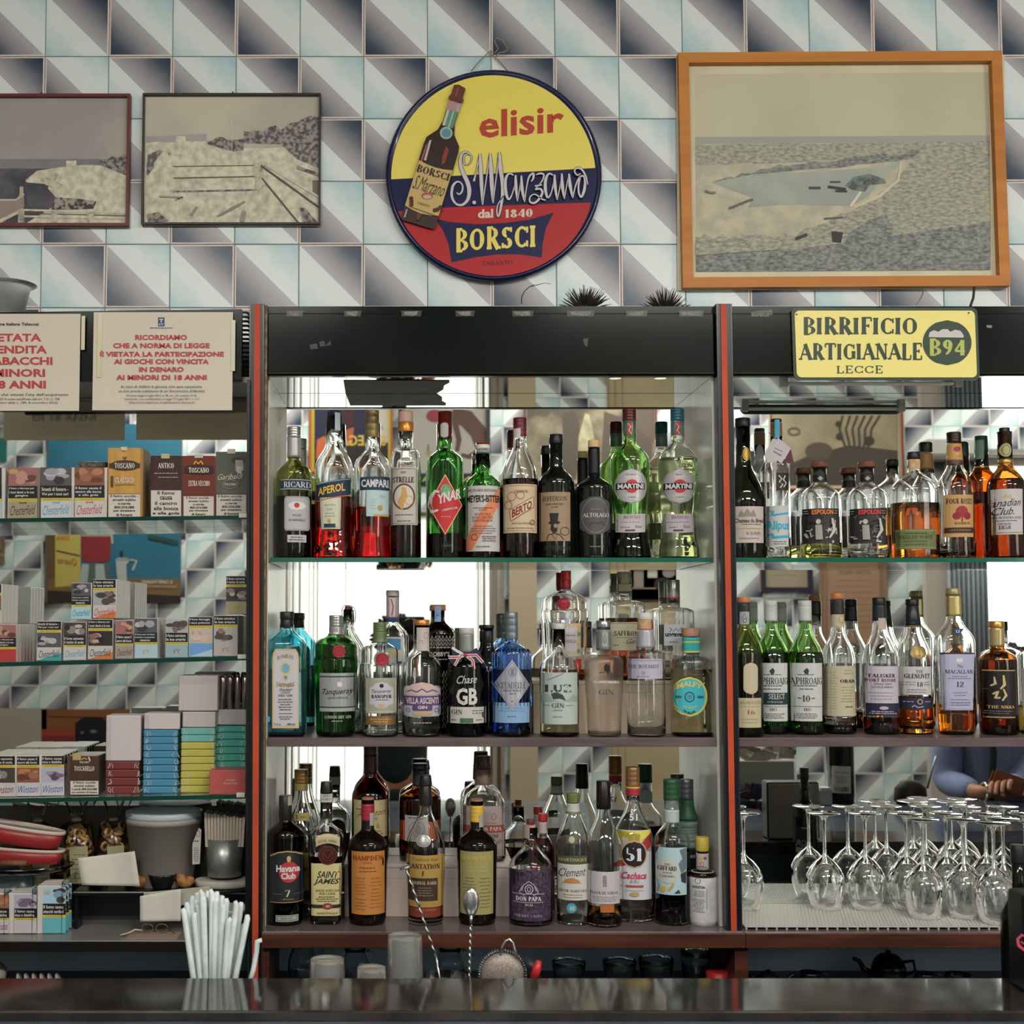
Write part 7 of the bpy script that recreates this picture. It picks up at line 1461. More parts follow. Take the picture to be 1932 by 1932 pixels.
rowpack(S2, 312, 355, 1162, 1235, 'grey-blue camel cigarette pack with foot picture on the second shelf', 'pic', '', '#7c96a2', '#8a6438', ['#8e9498', '#4a3c38', '#6a5a54', '#3a3230'], 17, warn=W4, camel=True)
rowpack(S2, 356, 401.5, 1158, 1234, 'shiny wrapped cigarette pack with blue lower half on the second shelf', 'txt', '', '#5a86b8', '#a8acb0', ['#a59a90', '#b59a84', '#8a8c94', '#aca49c'], 18, warn=("Il fumo danneggia", "i tuoi polmoni"), swoosh='#8fa8c0')
rowpack(S2, 403, 449, 1156, 1233, 'light grey camel cigarette pack with foot picture near the striped post', 'txt', '', '#a09a98', '#a5782c', ['#9a9c98', '#4a3c38', '#7a6a60', '#5a4a44'], 19, warn=W4, camel=True, deep=3)
zl2 = 76 * S(DP)
def upper(x0, x1, y0, y1, lab, *a, base=None, deep=0, **k):
    return rowpack(S2, x0, x1, y0, y1, lab, *a, D=DP + .004, deep=deep, lift=.0006 + base * S(DP), **k)
upper(134, 172.5, 1092, 1161, 'upper white and sky-blue cigarette pack standing on the second shelf packs', 'pic', 'Chesterfield', '#8fb0ba', '#1f7090', GRY, 21, warn=W6, base=76, depth=.020)
upper(174.5, 219, 1086, 1160, 'upper white and orange cigarette pack with foot picture and a queue behind it', 'txt', 'Chesterfield', GB, '#a8382c', ['#8e9498', '#4a3c38', '#6a5a54', '#3a3230'], 22, warn=W4, base=76.5, deep=5, swoosh='#b5601c')
upper(426, 467, 1083, 1156, 'upper pale green camel cigarette pack with eye picture beside the post', 'txt', '', '#8f8c6c', '#a5782c', EYE, 23, warn=W5, base=77.5, camel=True)
upper(-36, 3, 1090, 1165, 'upper cigarette pack on its own at the left edge of the second shelf', 'txt', 'Chesterfield', GB, '#a8382c', SKN, 24, warn=W3, base=72, deep=4)
# third shelf
rowpack(S3, -18, 29, 1416, 1493, 'white and dark red cigarette pack with eye picture on the third shelf', 'txt', 'Winston', '#aaa5a6', '#6a2430', EYE, 31, warn=W5, deep=5)
rowpack(S3, 31, 75, 1420, 1496, 'white and blue cigarette pack with orange throat picture on the third shelf', 'txt', 'Winston', '#aaa8ac', '#27488c', SKN, 32, warn=W3[:2], deep=5)
rowpack(S3, 78, 122, 1420, 1496, 'white and blue cigarette pack with purple foot picture on the third shelf', 'txt', 'Winston', '#aaa8ac', '#27488c', PUR, 33, deep=5)
cg = cigar(131, 187.5, 1421, 1494, 'small brown cigar box with round window emblem on the third shelf', noisy('#4a3022', '#3e281e', 9), [('r', 137, 153, 1421, 1434, '#9a8a58'), ('t', 'TOSCANELLO', 159, 1450, 38, 9.5, CW, 'S'), ('t', 'TOSCANO', 159, 1438, 18, 4, CW, 'S'), ('l', [(154, 1433), (159, 1430), (164, 1433)], 2, '#b5942c'), ('l', [(167, 1428), (170, 1436)], 3, '#b0a8a0')], f=S3, depth=.10, ntxt=('Il fumo uccide', 'smetti subito', 'n.verde 800.554.088', 'per smettere di fumare'), wy=.62, edge='#4a3a30')
# stacks of wrapped tobacco / paper packets
FOIL = {}
def packets(x0, x1, ys, col, lab, f, D=2.80, depth=.085, base=None, alt=None):
    """a stack of flat wrapped packets, each its own thing"""
    k = S(D); n = len(ys) - 1
    zb = zsh(f, (x0 + x1) / 2, D)
    yb = ys[-1]
    for i in range(n):
        ya, yb_ = ys[i], ys[i + 1]
        z1 = zb + (yb - ya) * k; z0 = zb + (yb - yb_) * k
        c_ = col(i) if callable(col) else col
        nmz = ('topmost', 'second', 'third', 'fourth', 'fifth', 'sixth', 'seventh', 'eighth', 'ninth', 'tenth')[i]
        e = empty('wrapped_packet', (X((x0 + x1) / 2, D), D, z0), '%s %s' % (nmz, c_[1]), 'packet', lab)
        xa, xb = X(x0, D), X(x1, D)
        box('wrapper', xa, xb, D, D + depth, z0 + .0002, z1 - .0004, mat(c_[0], .16, coat=.4), e, .0022, 2)
        rr = random.Random(int(x0) + i)
        pr = Print(Plane(D), .0003); dy = (Z(yb, D) - zb) / k
        for s_ in (0, 1):
            for q in range(3):
                xx = (x0 + 2 + rr.uniform(0, 9)) if s_ == 0 else (x1 - 2 - rr.uniform(0, 9)); yy = (ya + yb_) / 2 + dy
                hh = (yb_ - ya) * .33
                pr.line([(xx, yy - hh), (xx + rr.uniform(-4, 4), yy + rr.uniform(-1, 1)), (xx + rr.uniform(-5, 5), yy + hh)], rr.uniform(.5, .9), '#a0a6aa')
        pr.build('foil_seal', e)
def stp(a, b_, n): return [a + (b_ - a) * i / n for i in range(n + 1)]
packets(203, 266, stp(1433, 1494, 4), ('#6a2f28', 'brick-brown wrapped packet of the stack under a tall white card'), 'brown wrapped packets', S3)
packets(273.5, 338, stp(1375.5, 1494, 9), ('#3a7896', 'blue wrapped packet of the stack left of the yellow ones'), 'blue wrapped packets', S3)
packets(344, 407, stp(1373, 1494, 9), lambda i: ('#5c9a94', 'wrapped packet of the yellow stack, pale teal') if i < 2 else ('#a39c3a', 'wrapped packet of the yellow stack, yellow'), 'yellow and teal wrapped packets', S3)
packets(410, 466, stp(1373, 1494, 9), ('#2f8a7c', 'sea-green wrapped packet of the stack beside the post'), 'green wrapped packets', S3, D=2.835)
pk = empty('pink_carton', P(430, 1495, 2.77), 'small salmon-pink carton in front of the sea-green packets', 'carton')
zb = zsh(S3, 430, 2.77); box('carton', X(398, 2.765), X(466, 2.765), 2.765, 2.83, zb, zb + 45 * S(2.765), mat('#9c4440', .45), pk, .0012)
pr = Print(Plane(2.765), .0003); pr.text('CIGARS', 435, 1472, 20, 3.2, '#b58a84', 'b'); pr.text('SELECTION', 435, 1478, 27, 3.2, '#b58a84', 'b'); pr.build('printing', pk)
def carton(x0, x1, y0, y1, D, zb, lab, col, depth=.06, curve=False):
    k = S(D); e = empty('white_carton', (X((x0 + x1) / 2, D), D, zb), lab, 'carton')
    box('card', X(x0, D), X(x1, D), D, D + depth, zb, zb + (y1 - y0) * k, mat(col, .6), e, .002)
    box('flap', X(x0 + 2, D), X(x0 + 9, D), D - .0012, D - .0002, zb + .002, zb + (y1 - y0) * k - .002, mat('#a59c9e', .6), e)
    return e
zt0 = lambda f, x, D, h: zsh(f, x, D) + h * S(D) + .0005
carton(203, 268, 1348, 1433, 2.80, zt0(S3, 235, 2.80, 61), 'tall white card carton standing on the brown wrapped packets', '#b0a6a8')
carton(274, 341, 1345, 1375, 2.80, zt0(S3, 306, 2.80, 118.5), 'white carton lying on the blue wrapped packets', '#aea6a4')
carton(346, 408, 1344, 1373, 2.80, zt0(S3, 376, 2.80, 121), 'grey-white carton lying on the teal and yellow packets', '#9f9a98')
carton(411, 466, 1344, 1373, 2.83, zt0(S3, 438, 2.835, 121), 'grey-white carton lying on the sea-green packets', '#94908e')
ZU = zt0(S3, 376, 2.80, 151) + .0004
carton(338, 412, 1278, 1344, 2.805, ZU, 'large pale grey carton on top of the white cartons', '#a49a9a', .09)
for i in range(4):
    x0 = 414 + i * 14; e = empty('silver_packet', (X(x0 + 6, 2.83), 2.83, ZU), ('first', 'second', 'third', 'fourth')[i] + ' upright silver-brown packet counted from the pale grey carton', 'packet', 'upright silver packets')
    V, Fc = [], []
    xa, xb, z0, z1 = X(x0, 2.83), X(x0 + 12.5, 2.83), ZU, ZU + 64 * S(2.83)
    lathe('wrapper', [(.0045, z0), (.0068, z0 + .004), (.0066, (z0 + z1) / 2), (.0068, z1 - .004), (.0045, z1)], (xa + xb) / 2, 2.84, noisy('#8a7c7a', '#4c403e', 40, metal=.6, rough=.2, stretch=(6, 6, .4)), e, 12, 4)

# ================================================================== lower left: bags, bucket, trays
def Zs(y, D): return Z(y, D)
PASTA = noisy('#b08a54', '#8a663a', 70, g=1.25, rough=.6)
def pasta_bag(cx, y0, y1, hw, D, zb, lab, seed):
    k = S(D); x0 = X(cx, D); e = empty('cellophane_bag', (x0, D, zb), lab, 'bag', 'cellophane bags of ring biscuits')
    zt = Z(y0, D); rr = random.Random(seed); R_ = hw * k; zn = zt - (zt - zb) * .22
    for q in range(44):
        z = zb + .012 + rr.random() * (zn - zb - .025); a = rr.uniform(0, 6.28); rad_ = rr.uniform(.2, .80) * R_ * (1 - .3 * ((z - zb) / (zn - zb)))
        c0 = Vector((x0 + rad_ * math.cos(a), D + rad_ * math.sin(a) * .7, z)); u = Vector((rr.gauss(0, 1), rr.gauss(0, 1), rr.gauss(0, 1))).normalized(); v = u.orthogonal().normalized(); w_ = u.cross(v)
        r_ = .0085
        pts = [c0 + (v * math.cos(t) + w_ * math.sin(t)) * r_ for t in [i * 2 * math.pi / 8 for i in range(9)]]
        V, Fc = tube_geo(pts, .0036, 6); mesh('ring_biscuit', V, Fc, PASTA, e, True)
    V, Fc = [], []; seg = 28
    prof = [(R_ * .9, zb + .0005), (R_, zb + .02), (R_ * .98, (zb + zn) / 2), (R_ * .8, zn - .012), (R_ * .22, zn), (R_ * .34, zn + (zt - zn) * .4), (R_ * .6, zt)]
    for r, z in prof:
        for q in range(seg):
            a = 2 * math.pi * q / seg; cr = 1 + .05 * math.sin(a * 7 + z * 300) + .04 * math.sin(a * 3 + z * 120)
            V.append((x0 + r * cr * math.cos(a), D + r * cr * .78 * math.sin(a), z + .001 * math.sin(a * 5)))
    for i in range(len(prof) - 1):
        for q in range(seg): a = i * seg + q; b_ = i * seg + (q + 1) % seg; Fc.append((a, b_, b_ + seg, a + seg))
    film = bpy.data.materials.get('film')
    if not film:
        film = bpy.data.materials.new('film'); film.use_nodes = True; nt = film.node_tree; nt.nodes.clear()
        o_ = nt.nodes.new('ShaderNodeOutputMaterial'); mx_ = nt.nodes.new('ShaderNodeMixShader'); tr = nt.nodes.new('ShaderNodeBsdfTransparent'); gl_ = nt.nodes.new('ShaderNodeBsdfGlossy'); fr = nt.nodes.new('ShaderNodeFresnel')
        fr.inputs[0].default_value = 1.35; gl_.inputs['Roughness'].default_value = .12; tr.inputs[0].default_value = (.93, .92, .9, 1)
        nt.links.new(fr.outputs[0], mx_.inputs[0]); nt.links.new(tr.outputs[0], mx_.inputs[1]); nt.links.new(gl_.outputs[0], mx_.inputs[2]); nt.links.new(mx_.outputs[0], o_.inputs[0])
    mesh('cellophane', V, Fc, film, e, True)
    lathe('tie', [(R_ * .25, zn - .002), (R_ * .27, zn + .001), (R_ * .25, zn + .003)], x0, D, mat('#8a7c60', .5), e, 12)
    lb = empty_lab = Print(Plane(D - R_ * .82), 0.)
    lb.poly([(cx - hw * .55, y0 + (y1 - y0) * .56), (cx + hw * .42, y0 + (y1 - y0) * .54), (cx + hw * .48, y1 - 2), (cx - hw * .45, y1)], mat('#8f8a66', .6)); lb.greek(cx - hw * .4, cx + hw * .38, y0 + (y1 - y0) * .62, y1 - 6, '#5a5a44', 6)
    o = lb.build('paper_label', e)
    return e
TRZ = UZ + .0002
# a low stand lifts bags and bucket behind the trays
pasta_bag(78, 1513, 1668, 34, 2.90, TRZ, 'cellophane bag of ring biscuits behind the red dishes', 1)
pasta_bag(150, 1511, 1668, 36, 2.905, TRZ, 'cellophane bag of ring biscuits, the middle one, above the white paper', 2)
pasta_bag(220, 1510, 1666, 33, 2.905, TRZ, 'cellophane bag of ring biscuits leaning at the plastic bucket', 3)
bk = empty('plastic_bucket', (X(315, 2.89), 2.89, TRZ), 'cloudy plastic bucket with lid behind the black bowl', 'bucket')
k = S(2.885); x0 = X(314, 2.885); zl = Z(1540, 2.885)
BUK = glass((.80, .76, .74), .35, 1.3)
lathe('tub', [(.058, TRZ), (.061, TRZ + .002), (69 * k, zl - .012), (70.5 * k, zl - .012), (70.5 * k, zl), (68 * k, zl), (.057, TRZ + .004)], x0, 2.885, blend('#a39b95', .35, .25, 'cloudy', 'cloudy_plastic'), bk, 40, cap1=True)
lathe('lid', [(70 * k, zl + .0003), (70.8 * k, zl + .002), (70.6 * k, zl + .012), (66 * k, zl + .014), (64 * k, zl + .011)], x0, 2.885, mat('#97a3a8', .35), bk, 40)
pr = Print(Plane(2.885 - .062), 0.); pr.poly([(363, 1592), (375, 1562), (380, 1565), (377, 1630), (363, 1631)], '#a29d96'); pr.ring(374, 1573, 4, 6, 1, '#8a4a3a'); pr.greek(365, 376, 1582, 1592, '#4a4644', 1, 2.4); pr.greek(365, 376, 1598, 1626, '#66625e', 7); pr.build('side_label', bk)
tin = empty('metal_cup', (X(428, 2.87), 2.87, TRZ), 'dark metal cup holding a fan of paper napkins', 'cup')
zt_ = Z(1580, 2.87); z0_ = UZ + .033
vessel('cup', [(.034, z0_), (.036, z0_ + .002), (.042, zt_)], .0015, X(428, 2.87), 2.87, mat('#8f9690', .34, .7, g=1.1), tin)
npk = empty('napkin_stack', (X(428, 2.87), 2.87, zt_), 'fan of cream paper napkins standing in the dark metal cup', 'napkins')
for i in range(13):
    xx = X(396 + i * 5.6, 2.87); V, Fc = boxgeo(xx - .002, xx + .0035, 2.845, 2.89, zt_ - .016, Z(1530 + (i % 3) * 1.2 + i * .7, 2.87))
    V = [(vx + (vz - zt_) * (.02 * (i - 6)) * .35, vy, vz) for vx, vy, vz in V]
    if abs(i - 6) > 4: V = [(vx, vy, max(vz, z0_ + .03)) for vx, vy, vz in V]
    mesh('napkin', V, Fc, mat('#a89c8c', .7), npk)
def oval(name, cx, D, rx, ry, z0, h, m, lab, cat, rim=.004, cup=True, par=None):
    e = par or empty(name, (X(cx, D), D, z0), lab, cat)
    k = S(D); R_ = rx * k
    lathe('dish' if cup else 'slab', [(R_ * .62, z0), (R_ * .7, z0 + h * .15), (R_ * .97, z0 + h * .85), (R_, z0 + h), (R_ * .96, z0 + h), (R_ * .66, z0 + h * .3)] if cup else [(R_ * .93, z0), (R_, z0 + h * .3), (R_, z0 + h * .7), (R_ * .94, z0 + h)], X(cx, D), D, m, e, 40, 2, ry)
    return e
oval('white_plate', 428, 2.80, 50, .8, TRZ - .045 + .0, .026, mat('#a5a295', .3), 'white oval dish on the left worktop under the stacked trays', 'dish')
pz = TRZ
oval('tray_stack', 424, 2.868, 56, .72, pz, .010, mat('#3a3d40', .35, g=1.), 'shallow dark tray with folded white cloth near the post', 'tray')
oval('folded_cloth', 426, 2.868, 54, .66, pz + .0105, .016, mat('#a59f94', .8), 'folded white cloth lying in the shallow dark tray', 'cloth', cup=False)
bw_ = oval('black_bowl', 312, 2.822, 27, .8, Z(1676, 2.822), .030, mat('#16191c', .12, g=1.), 'small black glass bowl in front of the plastic bucket', 'bowl')
tr_ = empty('black_tray', (X(300, 2.82), 2.83, TRZ), 'long low black tray with pastries on the raised back step', 'tray')
box('tray', X(146, 2.80), X(376, 2.80), 2.792, 2.850, Z(1676, 2.822) - .010, Z(1676, 2.822) - .0005, mat('#131417', .25, g=1.), tr_, .003)
for s_ in (150, 366): box('foot', X(s_, 2.80), X(s_ + 6, 2.80), 2.80, 2.84, WZ + .0003, Z(1676, 2.822) - .0105, mat('#131417', .25, g=1.), tr_)
for i, (px, rz) in enumerate(((266, .3), (352, -.4))):
    e = empty('pastry', (X(px, 2.83), 2.83, Z(1672, 2.83)), ('golden twisted pastry between the white paper and the black bowl', 'golden twisted pastry right of the black bowl')[i], 'pastry')
    pts = [(X(px - 17 + q * 6, 2.83), 2.832 + .003 * math.sin(q * 2), Z(1675, 2.822) + .013 + .004 * math.sin(q * 1.3)) for q in range(7)]
    tube('dough', pts, [.004, .010, .013, .014, .013, .010, .004], noisy('#7a4c28', '#9a6a3a', 60, bump=.5), e, 10)
# white paper and second sheet
def sheet(name, pts, D, lab, m, curl=.004, cat='paper'):
    e = empty(name, P(pts[0][0], pts[3][1], D), lab, cat); N = 10; V, Fc = [], []
    for j in range(N + 1):
        for i in range(N + 1):
            u, v = i / N, j / N
            x = (pts[0][0] * (1 - u) + pts[1][0] * u) * (1 - v) + (pts[3][0] * (1 - u) + pts[2][0] * u) * v
            y = (pts[0][1] * (1 - u) + pts[1][1] * u) * (1 - v) + (pts[3][1] * (1 - u) + pts[2][1] * u) * v
            V.append(P(x, y, D + curl * math.sin(u * 3.1) * (1 - v)))
    for j in range(N):
        for i in range(N): a = j * (N + 1) + i; Fc.append((a, a + N + 1, a + N + 2, a + 1))
    o = mesh('sheet', V, Fc, m, e, True); sd = o.modifiers.new('s', 'SOLIDIFY'); sd.thickness = .0008
    return e
PPR = noisy('#a8a59a', '#b0ada2', 10, g=1.2, rough=.8)
sheet('paper_sheet', [(147, 1619), (254, 1606), (264, 1672), (154, 1670)], 2.786, 'crumpled white paper sheet propped in front of the biscuit bags', PPR, .012)
sheet('paper_sheet', [(264, 1691), (341, 1677), (341, 1738), (264, 1739)], 2.765, 'off-white paper sheet standing behind the bundle of wrapped straws', PPR, .006)
sheet('paper_sheet', [(271, 1684), (396, 1672), (396, 1700), (271, 1720)], 2.78, 'second off-white paper sheet leaning behind the first one near the straws', mat('#8f8c80', .8), .006)
e = empty('cardboard_piece', P(300, 1755, 2.74), 'flat piece of brown cardboard at the front of the left worktop', 'cardboard')
box('card', X(250, 2.735), X(345, 2.735), 2.712, 2.765, WZ + .0003, WZ + .003, mat('#7c6a5c', .8), e)
e = empty('reading_glasses', P(300, 1738, 2.75), 'folded spectacles and cord lying before the off-white paper', 'spectacles')
zg_ = WZ + .0032
for cx_ in (285, 312):
    ax = X(cx_, 2.75); tube('lens_rim', [(ax + .012 * math.cos(t), 2.752 + .002 * math.sin(t), zg_ + .010 + .008 * math.sin(t)) for t in [q * 6.2832 / 14 for q in range(15)]], .001, mat('#5c4c34', .4), e, 5)
tube('cord', [(X(236, 2.74), 2.735, WZ + .003), (X(250, 2.74), 2.74, WZ + .006), (X(262, 2.74), 2.745, WZ + .012), (X(276, 2.75), 2.75, zg_ + .006)], .0016, mat('#a39c8c', .6), e)
tube('temple', [(X(322, 2.75), 2.75, zg_ + .012), (X(338, 2.75), 2.74, zg_ + .002)], .001, mat('#2c2622', .4), e)
# red dishes
REDD = mat('#7c1c1c', .3, g=1.3); CRD = mat('#a8998c', .4)
for i, (cx_, y0, y1, rx, tl) in enumerate(((38, 1574, 1617, 88, 9), (50, 1602, 1636, 78, 4))):
    D = 2.815; zz = Z(y1, D); e = empty('red_dish', (X(cx_, D), D, zz), ('upper red and cream boat-shaped dish tilted over the other', 'lower red dish with cream rim under the tilted one')[i], 'dish')
    k = S(D); x0 = 0; R_ = rx * k; h = (y1 - y0) * k * .8
    a = lathe_geo([(R_ * .86, 0), (R_ * .9, .001), (R_ * .99, h * .92), (R_ * .96, h * .92), (R_ * .86, .003)], 0, 0, 44, 2.4, .34)
    o = mesh('bowl', a[0], a[1], REDD, e, True); o2 = mesh('rim', *lathe_geo([(R_ * .985, h * .80), (R_ * 1.01, h * .82), (R_ * 1.01, h * 1.0), (R_ * .94, h * 1.0), (R_ * .94, h * .93)], 0, 0, 44, 2.4, .34), CRD, e, True)
    for q in (o, o2): q.matrix_parent_inverse = Matrix.Identity(4)
    e.rotation_euler = (0, R2(tl), 0); e.location = (X(cx_, D), D + (.0 if i == 0 else .0), zz + (.030 if i == 0 else .012))
e = empty('cork_stopper', P(30, 1628, 2.775), 'long brown cork lying in front of the red dishes', 'cork')
zc_ = Z(1634, 2.765) + .006
tube('cork', [(X(8, 2.765), 2.765, zc_ ), (X(60, 2.765), 2.765, zc_)], .006, noisy('#5a3424', '#6c4430', 90), e, 12)
e = empty('glass_tray', P(50, 1645, 2.80), 'clear glass platter carrying the red dishes at the left edge', 'tray')
oz_ = Z(1650, 2.80)
lathe('platter', [(.10, oz_), (.125, oz_ + .006), (.135, oz_ + .016), (.132, oz_ + .016), (.10, oz_ + .004)], X(20, 2.80), 2.835, glass((.75, .85, .85)), e, 48, 2, .55)
lathe('foot', [(.05, WZ + .0003), (.05, oz_ - .0003)], X(20, 2.80), 2.835, mat('#39464a', .2, g=1.), e, 24, 2, .55)
# counter-top packs
for i, (x0, x1, y0, y1, lab, bc, tc, art, deep, br) in enumerate(((-26, 18, 1683, 1757, 'white and crimson cigarette pack with throat picture cut by the left edge, on the worktop', '#aaa4a6', '#7c1c34', SKN, 4, 'Rothmans'), (26, 70, 1680, 1754, 'white cigarette pack with crimson lozenge name on the left worktop', '#aaa4a6', '#a9a4a6', PUR, 4, 'Rothmans'), (80, 125, 1660, 1748, 'pale turquoise cigarette pack in a clear acrylic holder on the left worktop', '#4f9aa4', '#a8b4b4', ['#8fb0c0', '#3a3434', '#a5978c', '#6a8a9a'], 2, ''))):
    D = 2.76
    e = pack(x0, x1, y0, y1, D, WZ + .0003, lab, 'pic', br, bc, tc, art, 50 + i, warn=("Il fumo causa", "ictus e disabilita") if i < 2 else ("Il fumo causa", "attacchi cardiaci"), swoosh=None)
    if i == 1 or i == 0:
        pr = Print(Plane(D), .0012); cxx = (x0 + x1) / 2; yy = y1 - 12 + (Z(y1, D) - WZ) / S(D); pr.patch(x0 + 1, x1 - 1, yy - 9, yy + 7, '#7a1a34', 'e'); pr.text('Rothmans', cxx, yy - 1, 28, 7, '#b4a8aa', 'i'); pr.build('name_badge', e)
    for q in range(deep): clone(e, (0, (q + 1) * .0232, 0), lab.split(' with')[0].split(' in ')[0] + ' queued behind its front pack', PG + ', worktop %d' % i)
    xa, xb = X(x1 + 1, D), X(x1 + 2.6, D)
    a_ = empty('acrylic_divider', (xa, D, WZ), ('clear acrylic divider right of the pack at the left edge', 'clear acrylic divider right of the crimson lozenge pack', 'clear acrylic divider at the right end of the worktop packs')[i], 'divider')
    box('panel', xa, xb, D - .003, D + .13, WZ + .0003, WZ + (y1 - y0 + 8) * S(D), glass((.8, .92, .92)), a_)

# ================================================================== niche under the shelves
def glassware(name, cx, y0, R_, D, lab, cat, m, kind, zb=None):
    zb = NZ if zb is None else zb; x0 = X(cx, D); k = S(D); zt = Z(y0, D); r = R_ * k
    e = empty(name, (x0, D, zb + .0002), lab, cat, None); zb += .0002; h = zt - zb
    if kind == 'jug':
        vessel('body', [(r * .8, zb), (r, zb + h * .3), (r * .95, zb + h * .6), (r * .7, zb + h * .85), (r * .82, zt)], .002, x0, D, m, e)
        tube('handle', [(x0 + r * .8, D, zt - h * .1), (x0 + r * 1.3, D, zt - h * .15), (x0 + r * 1.35, D, zb + h * .45), (x0 + r * .95, D, zb + h * .35)], .003, m, e, 8)
    elif kind == 'cup': vessel('body', [(r * .75, zb), (r * .85, zb + .002), (r, zb + h * .8), (r * 1.02, zt)], .002, x0, D, m, e)
    elif kind == 'jar':
        vessel('body', [(r * .9, zb), (r, zb + h * .2), (r, zb + h * .7), (r * .8, zb + h * .8)], .002, x0, D, m, e); lathe('lid', [(r * .84, zb + h * .805), (r * .86, zb + h * .9), (r * .8, zt)], x0, D, mat('#20262c', .2, g=1.), e)
    return e
DG = glass((.74, .84, .88)); MD = mat('#1d2023', .25, .7, g=1.)
glassware('glass_jug', 575, 1778, 28, 2.86, 'dark glass jug at the left end of the niche under the middle cabinet', 'jug', DG, 'jug')
glassware('glass_jug', 672, 1787, 26, 2.86, 'dark glass jug with open lid behind the upturned tumbler', 'jug', DG, 'jug')
glassware('glass_jug', 848, 1786, 27, 2.86, 'dark round glass jug beside the twisted spoon handle', 'jug', DG, 'jug')
for i, (cx_, y, R_) in enumerate(((1068, 1813, 31), (1162, 1812, 31), (1230, 1808, 32))): glassware('glass_bowl', cx_, y, R_, 2.86, ('first', 'second', 'third')[i] + ' of the low dark glass bowls counted from the red-tipped handle', 'bowl', DG, 'cup')
glassware('glass_jar', 1304, 1792, 28, 2.86, 'taller dark glass jar near the brown wooden post in the niche', 'jar', DG, 'cup')
e = empty('plastic_cover', (X(1346, 2.80), 2.80, NZ), 'small red plastic lid beside the dark glass jar', 'lid'); lathe('lid', [(.024, NZ + .0002), (.025, NZ + .002), (.025, Z(1832, 2.80)), (.022, Z(1831, 2.80))], X(1345, 2.80), 2.80, mat('#a01c20', .35), e)
def teapot(cx, y0, R_, D, lab, spout=-1, handle=1):
    x0 = X(cx, D); k = S(D); r = R_ * k; zb = NZ + .0002; zt = Z(y0, D); h = zt - zb
    e = empty('teapot', (x0, D, zb), lab, 'teapot')
    lathe('body', [(r * .7, zb), (r, zb + h * .2), (r * 1.02, zb + h * .45), (r * .86, zb + h * .66), (r * .8, zb + h * .68)], x0, D, MD, e)
    lathe('lid', [(r * .84, zb + h * .685), (r * .8, zb + h * .72), (r * .5, zb + h * .86), (r * .12, zb + h * .89)], x0, D, MD, e)
    lathe('lid_knob', [(r * .10, zb + h * .89), (r * .18, zb + h * .94), (r * .16, zb + h * .98), (r * .04, zt)], x0, D, MD, e, 14)
    s_ = spout
    tube('spout', [(x0 + s_ * r * .9, D, zb + h * .25), (x0 + s_ * r * 1.5, D, zb + h * .42), (x0 + s_ * r * 1.75, D, zb + h * .66), (x0 + s_ * r * 2.1, D, zb + h * .74)], [.008, .006, .005, .004], MD, e, 10)
    tube('handle', [(x0 - s_ * r * .85, D, zb + h * .62), (x0 - s_ * r * 1.5, D, zb + h * .66), (x0 - s_ * r * 1.6, D, zb + h * .35), (x0 - s_ * r * .95, D, zb + h * .22)], .0035, MD, e, 8)
teapot(1661, 1792, 31, 2.86, 'black metal teapot with knobbed lid and long curved spout in the right niche')
teapot(1438, 1829, 24, 2.82, 'low black teapot showing only its lid near the brown wooden post', 1)
glassware('metal_cup', 1515, 1834, 24, 2.82, 'low dark metal cup between the two black teapots', 'cup', MD, 'jug')
glassware('metal_cup', 1728, 1836, 24, 2.82, 'dark metal cup with loop handle right of the tall teapot', 'cup', MD, 'jug')
glassware('metal_bowl', 1790, 1838, 24, 2.82, 'flat dark metal bowl, last in the right niche', 'bowl', MD, 'cup')
# white crockery at the lower left
for i, (cx_, y, R_, lab) in enumerate(((-8, 1818, 34, 'white plate stack at the left edge under the worktop'), (88, 1830, 46, 'fan of white saucers under the left worktop'))):
    e = empty('white_saucers', (X(cx_, 2.79), 2.79, NZ), lab, 'plates')
    if i == 0: lathe('plate', [(R_ * S(2.79) * .8, NZ + .0002), (R_ * S(2.79), Z(y, 2.79) - .012), (R_ * S(2.79) * .7, Z(y, 2.79))], X(cx_, 2.79), 2.79, mat('#9a958c', .3), e, 32)
    else:
        for q in range(6):
            V, Fc = lathe_geo([(.001, 0), (.017, 0), (.019, .001), (.019, .0024), (.001, .0024)], 0, 0, 22)
            o = mesh('saucer', V, Fc, mat('#a9a49c', .3), e, True); o.matrix_parent_inverse = Matrix.Identity(4); o.location = ((q - 2.5) * .016, 0, .0195); o.rotation_euler = (0, R2(62), 0)
# ================================================================== wine glasses on the ribbed mat
mt = empty('drying_mat', (RX0 + .3, 2.84, Z3), 'ribbed translucent plastic drying mat under the upturned wine glasses', 'mat')
MTM = mat('#9a9a92', .25, g=1.25, spec=.8)
mz0 = Z3 + .0002; mzt = Z(1747, 2.735)
box('sheet', RX0 + .004, RX1 - .01, 2.732, YM - .002, mzt - .0022, mzt, MTM, mt)
rib = None
xx = RX0 + .006; q = 0
while xx < RX1 - .02:
    if rib is None:
        v, f = boxgeo(0, .0035, 2.734, YM - .004, mz0, mzt - .0024); rib = bpy.data.meshes.new('rib'); rib.from_pydata(v, [], f); rib.materials.append(MTM); rib.update()
    o = bpy.data.objects.new('rib', rib); COL.objects.link(o); o.parent = mt; o.matrix_parent_inverse = world_of(mt).inverted(); o.location = (xx, 0, 0); xx += .0205; q += 1
